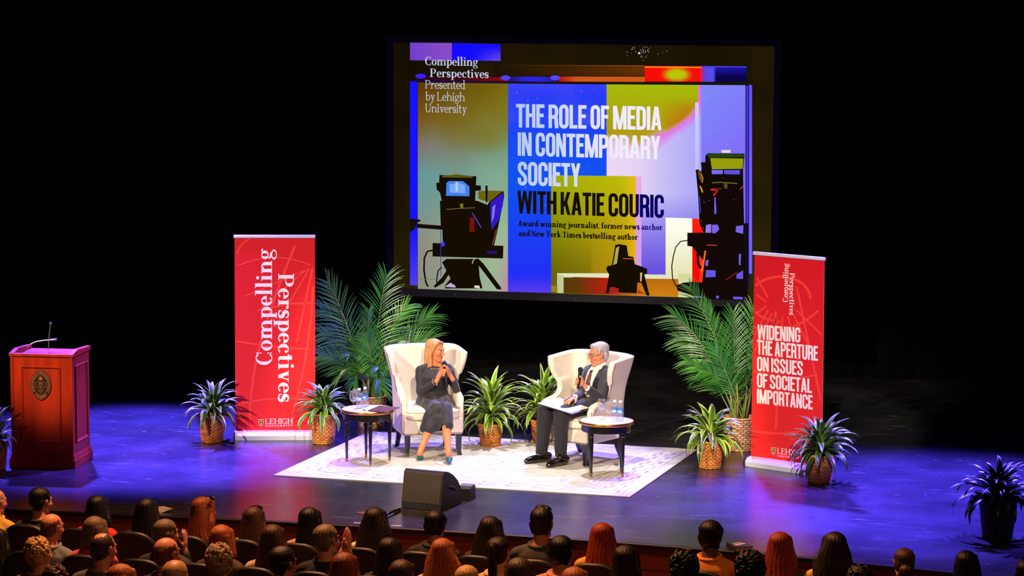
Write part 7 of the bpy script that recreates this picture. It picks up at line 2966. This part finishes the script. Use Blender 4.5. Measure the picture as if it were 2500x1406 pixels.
def audience_person(row, px, top, sex, turn, style, hc_, shirt, label, tone='light', glasses=None, pattern=None, hand=None, two=False):
    oy = ROWY[row]
    p = aty(px, top, oy + 0.01)
    s = (p[2] - HOUSE_Z - 0.42) / (1.308 - 0.42)          # sitting height from the seat up
    s = max(0.82, min(1.15, s))
    z0 = p[2] - 1.308 * s
    root = thing('person', label, 'person', (p[0], oy, z0))
    root.scale = (s, s, s)
    ar = al = None
    if hand is not None:
        hw_ = aty(hand[0], hand[1], oy + (0.26 if two else 0.16))
        loc_ = (hw_ - np.array((p[0], oy, z0))) / s
        ar = loc_ + (0.016, 0, 0)
        al = loc_ - (0.022, 0, 0) if two else None
    bo, c, R = body_mesh(sex, turn, tone, ar, al)
    garm = garment(sex, ar, al)
    o = bo.copy(); COL.objects.link(o); o.parent = root
    m = shirt_mat(shirt, pattern)
    for src, mm in zip(garm, (m, m, shirt_mat((30, 30, 36)))):
        o = src.copy(); COL.objects.link(o); o.parent = root
        with_mat(o, mm)
    M4 = Matrix.Translation(tuple(c)) @ Matrix(R.tolist()).to_4x4()
    if style:
        o = hair_mesh(style).copy(); COL.objects.link(o); o.parent = root
        o.matrix_local = M4
        with_mat(o, hair_mat('hair_' + hc_, HC[hc_]))
    if glasses:
        mb = MB()
        if glasses == 'up':                              # pushed up into the hair
            for sx in (-1, 1):
                mb.ball((sx * 0.036, 0.058, 0.100), (0.030, 0.010, 0.018), 12, 8)
                mb.tube([(sx * 0.064, 0.045, 0.100), (sx * 0.086, -0.01, 0.078), (sx * 0.094, -0.06, 0.052)], 0.0035, 6)
            mb.tube([(-0.066, 0.040, 0.106), (-0.035, 0.046, 0.118), (0, 0.050, 0.122), (0.035, 0.046, 0.118), (0.066, 0.040, 0.106)], 0.005, 6)
        else:
            for sx in (-1, 1):
                mb.tube([(sx * 0.032 + 0.024 * math.cos(t), 0.098, 0.002 + 0.017 * math.sin(t)) for t in np.linspace(0, 2 * PI, 17)], 0.0025, 6)
                mb.tube([(sx * 0.056, 0.092, 0.006), (sx * 0.080, 0.04, 0.010), (sx * 0.084, -0.012, 0.012)], 0.0028, 6)
        o = mb.build('sunglasses' if glasses == 'up' else 'spectacles', mat('dark_rim', (30, 26, 34), 0.35), root)
        o.matrix_local = M4
    return p[0]


PEOPLE = [
    (1, -12, 1192, 'm', 25, 'fringe', 'grey', (206, 170, 70), 'person in a yellow shirt cut off at the edge of the front audience row', 'pink'),
    (1, 98, 1190, 'm', 25, 'short', 'black', (40, 42, 40), 'man with short black hair and dark shirt in front of the lectern', 'light'),
    (1, 237, 1209, 'f', 0, 'long', 'black', (212, 28, 30), 'woman with long black hair and a bright red top in the front audience row'),
    (1, 357, 1216, 'f', 0, 'long', 'black', (30, 24, 24), 'woman with black hair in dark clothes by the folded programme'),
    (1, 497, 1213, 'f', 25, 'long', 'auburn', (58, 44, 40), 'woman with long auburn hair and sunglasses pushed up, in the front audience row', 'light', 'up', (30, (1, 1, 1))),
    (1, 618, 1237, 'f', 0, 'long', 'brown', (216, 178, 120), 'woman with long brown hair, glasses on her head and a cream top', 'light', 'up'),
    (1, 755, 1238, 'f', 0, 'straight', 'black', (190, 150, 96), 'woman with sleek straight black hair in the front audience row'),
    (1, 915, 1238, 'f', 0, 'long_wide', 'dark', (214, 196, 160), 'woman with wide dark brown hair and a striped pale top below the floor plate', 'light', None, (26, (0.2, 0.2, 6))),
    (1, 1062, 1246, 'm', 0, 'short', 'black', (26, 24, 26), 'man with short black hair and dark shirt in front of the wedge loudspeaker', 'tan'),
    (1, 1197, 1260, 'f', 0, 'long_wide', 'dark', (46, 40, 40), 'woman with wide dark brown hair in the front row beyond the ponytail woman'),
    (1, 1322, 1240, 'm', 0, 'spiky', 'black', (62, 62, 58), 'tall man with short spiky dark hair and a grey T-shirt in the front row', 'tan'),
    (1, 1470, 1276, 'f', 0, 'long', 'red', (222, 160, 40), 'woman with long red hair and a yellow top in the front row'),
    (1, 1735, 1270, 'm', 0, 'short', 'black', (224, 134, 36), 'man with short black hair and a mustard jacket beside the green book', 'dark'),
    (1, 1905, 1298, 'f', 0, 'long', 'red', (64, 40, 32), 'woman with long chestnut hair just past the green book'),
    (1, 2035, 1298, 'f', -20, 'long_wide', 'dark', (230, 176, 90), 'woman with long dark hair and a yellow patterned top near the stage end', 'light', None, (9, (1, 1, 1))),
    (1, 2205, 1338, 'f', -20, 'updo', 'brown', (50, 40, 36), 'person with brown hair pinned up at the neck, in front of the empty blue stage'),
    (1, 2360, 1344, 'f', 0, 'bob', 'black', (30, 28, 30), 'person with a black bob in front of the dark plant at the stage edge'),
    (1, 2506, 1366, 'm', 0, 'short', 'black', (30, 28, 30), 'dark head at the far edge of the front row, almost out of the picture'),
    (2, -6, 1290, 'f', 0, 'long', 'black', (196, 24, 66), 'person in crimson with dark hair at the edge of the second audience row'),
    (2, 125, 1252, 'm', 25, 'fringe', 'stubble', (112, 118, 120), 'bald man with glasses and a grey denim shirt in the second audience row', 'pink', 'on'),
    (2, 230, 1260, 'f', 0, 'bob', 'greybrown', (206, 92, 92), 'woman with a grey-brown bob and a salmon shirt in the second audience row'),
    (2, 405, 1268, 'm', 25, 'short', 'greybrown', (44, 42, 46), 'man with grey-brown hair and glasses raising a hand to his cheek', 'pink', 'on', None, (446, 1318)),
    (2, 540, 1281, 'f', 0, 'bob', 'copper', (66, 48, 40), 'woman with a smooth copper-blond bob in the second audience row'),
    (2, 665, 1280, 'f', 0, 'long', 'brown', (206, 180, 160), 'woman with long brown hair and a dotted pale top in the second audience row', 'light', None, (60, (1, 1, 1))),
    (2, 797, 1281, 'm', 25, 'short', 'greybrown', (24, 24, 26), 'grizzled man with his hands pressed together beside his face', 'pink', 'on', None, (846, 1316), True),
    (2, 950, 1312, 'f', 0, 'long', 'dark', (36, 32, 32), 'woman with dark hair in the second row, below the wide-haired woman by the floor plate'),
    (2, 1080, 1314, 'f', 0, 'long_wide', 'copper', (222, 190, 150), 'woman with long strawberry blond hair and a pale top below the wedge loudspeaker'),
    (2, 1215, 1311, 'f', 0, 'ponytail', 'dark', (222, 186, 120), 'woman with a dark ponytail and a beige top'),
    (2, 1370, 1308, 'm', 0, 'short', 'black', (206, 136, 118), 'man with short dark hair and a pink collared shirt', 'tan'),
    (2, 1527, 1331, 'f', 0, 'straight', 'dark', (30, 26, 26), 'woman with straight dark hair in the second row, below the red-haired woman'),
    (2, 1672, 1353, 'f', 0, 'curly_big', 'black', (30, 26, 26), 'person with big black curls in front of the man in the mustard jacket'),
    (2, 1833, 1355, 'f', 0, 'curly_big', 'black', (34, 30, 30), 'person with big black curls below the green book'),
    (2, 2100, 1386, 'm', 0, 'curly', 'black', (30, 28, 28), 'person with short dark curls below the woman in the yellow patterned top'),
    (3, 95, 1317, 'f', 25, 'curly', 'blond', (150, 116, 72), 'person with curly blond hair and glasses in the third audience row', 'pink', 'on', (14, (1, 1, 1))),
    (3, 250, 1299, 'm', 25, 'thin', 'brown', (92, 92, 88), 'man with thinning brown hair and a grey shirt in the third audience row', 'pink'),
    (3, 405, 1310, 'm', 25, 'fringe', 'auburn', (26, 24, 26), 'bald ruddy man with glasses and a black shirt in the third audience row', 'pink', 'on'),
    (3, 535, 1333, 'f', 0, 'curly', 'ash', (36, 30, 30), 'person with tousled ash-blond curls in the third audience row'),
    (3, 690, 1334, 'm', 25, 'short', 'dark', (28, 26, 28), 'man with short dark brown hair in the third audience row', 'tan'),
    (3, 840, 1348, 'f', 0, 'long', 'auburn', (40, 30, 30), 'woman with reddish brown hair below the man with pressed hands'),
    (3, 980, 1366, 'f', 0, 'straight', 'brown', (50, 36, 34), 'person with streaked brown hair at the bottom edge below the floor plate'),
    (3, 1140, 1380, 'f', 0, 'updo', 'blond', (60, 44, 40), 'blond person with hair pinned up at the bottom edge beside the ponytail woman'),
    (3, 1268, 1361, 'f', 0, 'long', 'brown', (50, 36, 34), 'woman with brown hair at the bottom edge below the ponytail woman'),
    (3, 1402, 1384, 'f', 0, 'bob', 'copper', (50, 36, 34), 'person with a copper-blond bob at the bottom edge below the man in pink'),
    (4, 135, 1386, 'f', 0, 'curly', 'brown', (50, 36, 34), 'brown head at the bottom edge below the curly blond person'),
    (4, 298, 1377, 'f', 25, 'bob', 'copper', (50, 36, 34), 'copper-blond head at the bottom edge below the man with thinning hair', 'pink', 'on'),
    (4, 425, 1364, 'm', 0, 'thin', 'blond', (50, 40, 40), 'balding head with thin blond hair at the bottom edge below the ruddy man', 'pink'),
]
seat_x = {1: [], 2: [], 3: [], 4: []}
for a_ in PEOPLE:
    seat_x[a_[0]].append(audience_person(*a_))
# empty seats fill the gaps
for row, xs in seat_x.items():
    xs.sort()
    lo_, hi_ = {1: (-3.2, 6.1), 2: (-2.9, 5.6), 3: (-2.7, 3.0), 4: (-2.2, 2.2)}[row]
    full = sorted(xs)
    add = []
    seq = [lo_] + full + [hi_]
    for a_, b_ in zip(seq, seq[1:]):
        nfree = int((b_ - a_ - 0.52 + 0.08) / 0.53)
        for k in range(nfree):
            add.append(a_ + (b_ - a_) * (k + 1) / (nfree + 1))
    seat_x[row] = [(x, True) for x in xs] + [(x, False) for x in add]
SHORT_OF = {(-12, 1): 'person in yellow cut off at the edge', (98, 1): 'man with short black hair before the lectern', (237, 1): 'woman in the bright red top', (357, 1): 'woman in front of the folded programme', (497, 1): 'woman with auburn hair and sunglasses', (618, 1): 'woman with the cream top', (755, 1): 'woman with sleek black hair', (915, 1): 'woman with the striped top', (1062, 1): 'man before the wedge loudspeaker', (1197, 1): 'woman behind the ponytail woman’s head', (1322, 1): 'man in the grey T-shirt', (1470, 1): 'woman with long red hair', (1735, 1): 'man in the mustard jacket', (1905, 1): 'woman with chestnut hair', (2035, 1): 'woman in yellow patterned top', (2205, 1): 'person with pinned-up brown hair', (2360, 1): 'person with the black bob', (2506, 1): 'person almost out of the picture',
            (-6, 2): 'person in crimson at the edge', (125, 2): 'bald man in grey denim', (230, 2): 'woman in the salmon shirt', (405, 2): 'man touching his cheek', (540, 2): 'woman with the copper bob', (665, 2): 'woman in the dotted top', (797, 2): 'man pressing his hands together', (950, 2): 'dark-haired woman by the wide-haired one', (1080, 2): 'strawberry blond woman', (1215, 2): 'ponytail woman', (1370, 2): 'man in the pink shirt', (1527, 2): 'woman with straight dark hair', (1672, 2): 'curly person before the mustard jacket', (1833, 2): 'curly person below the green book', (2100, 2): 'person with short dark curls',
            (95, 3): 'person with curly blond hair', (250, 3): 'man with thinning hair', (405, 3): 'bald ruddy man', (535, 3): 'person with ash-blond curls', (690, 3): 'man with short dark hair', (840, 3): 'woman with reddish hair', (980, 3): 'person with streaked brown hair', (1140, 3): 'blond person with pinned-up hair', (1268, 3): 'brown-haired woman', (1402, 3): 'person with the copper bob',
            (135, 4): 'brown head at the bottom edge', (298, 4): 'copper-blond head', (425, 4): 'balding blond head'}
proto = make_seat()
km = kid_map()
ORD = {1: 'front row', 2: 'second row', 3: 'third row', 4: 'fourth row'}
first = True
for row in (1, 2, 3, 4):
    taken = sorted((x for x, t in seat_x[row] if t))
    names = [a_ for a_ in PEOPLE if a_[0] == row]
    allx = sorted(seat_x[row])
    put = [x for x, t in allx]
    for _ in range(200):                       # seats keep their width apart; people sit a little off centre
        for i in range(len(put) - 1):
            d = 0.482 - (put[i + 1] - put[i])
            if d > 0:
                put[i] -= d / 2
                put[i + 1] += d / 2
    seat_at = {x: q for (x, t), q in zip(allx, put)}
    for x, t in seat_x[row]:
        r = proto if first else copy_tree(proto, km)
        first = False
        r.location = (seat_at[x], ROWY[row], HOUSE_Z)
        if t:
            i = taken.index(x)
            key = sorted(names, key=lambda q: q[1])[i]
            r['label'] = ('maroon %s seat under the ' % ORD[row]) + SHORT_OF[key[1], row]
            r['group'] = 'theatre seats in the %s' % ORD[row]
        else:
            r['label'] = 'empty maroon theatre seat with a curved top in the %s' % ORD[row]
            r['group'] = 'empty theatre seats in the %s' % ORD[row]
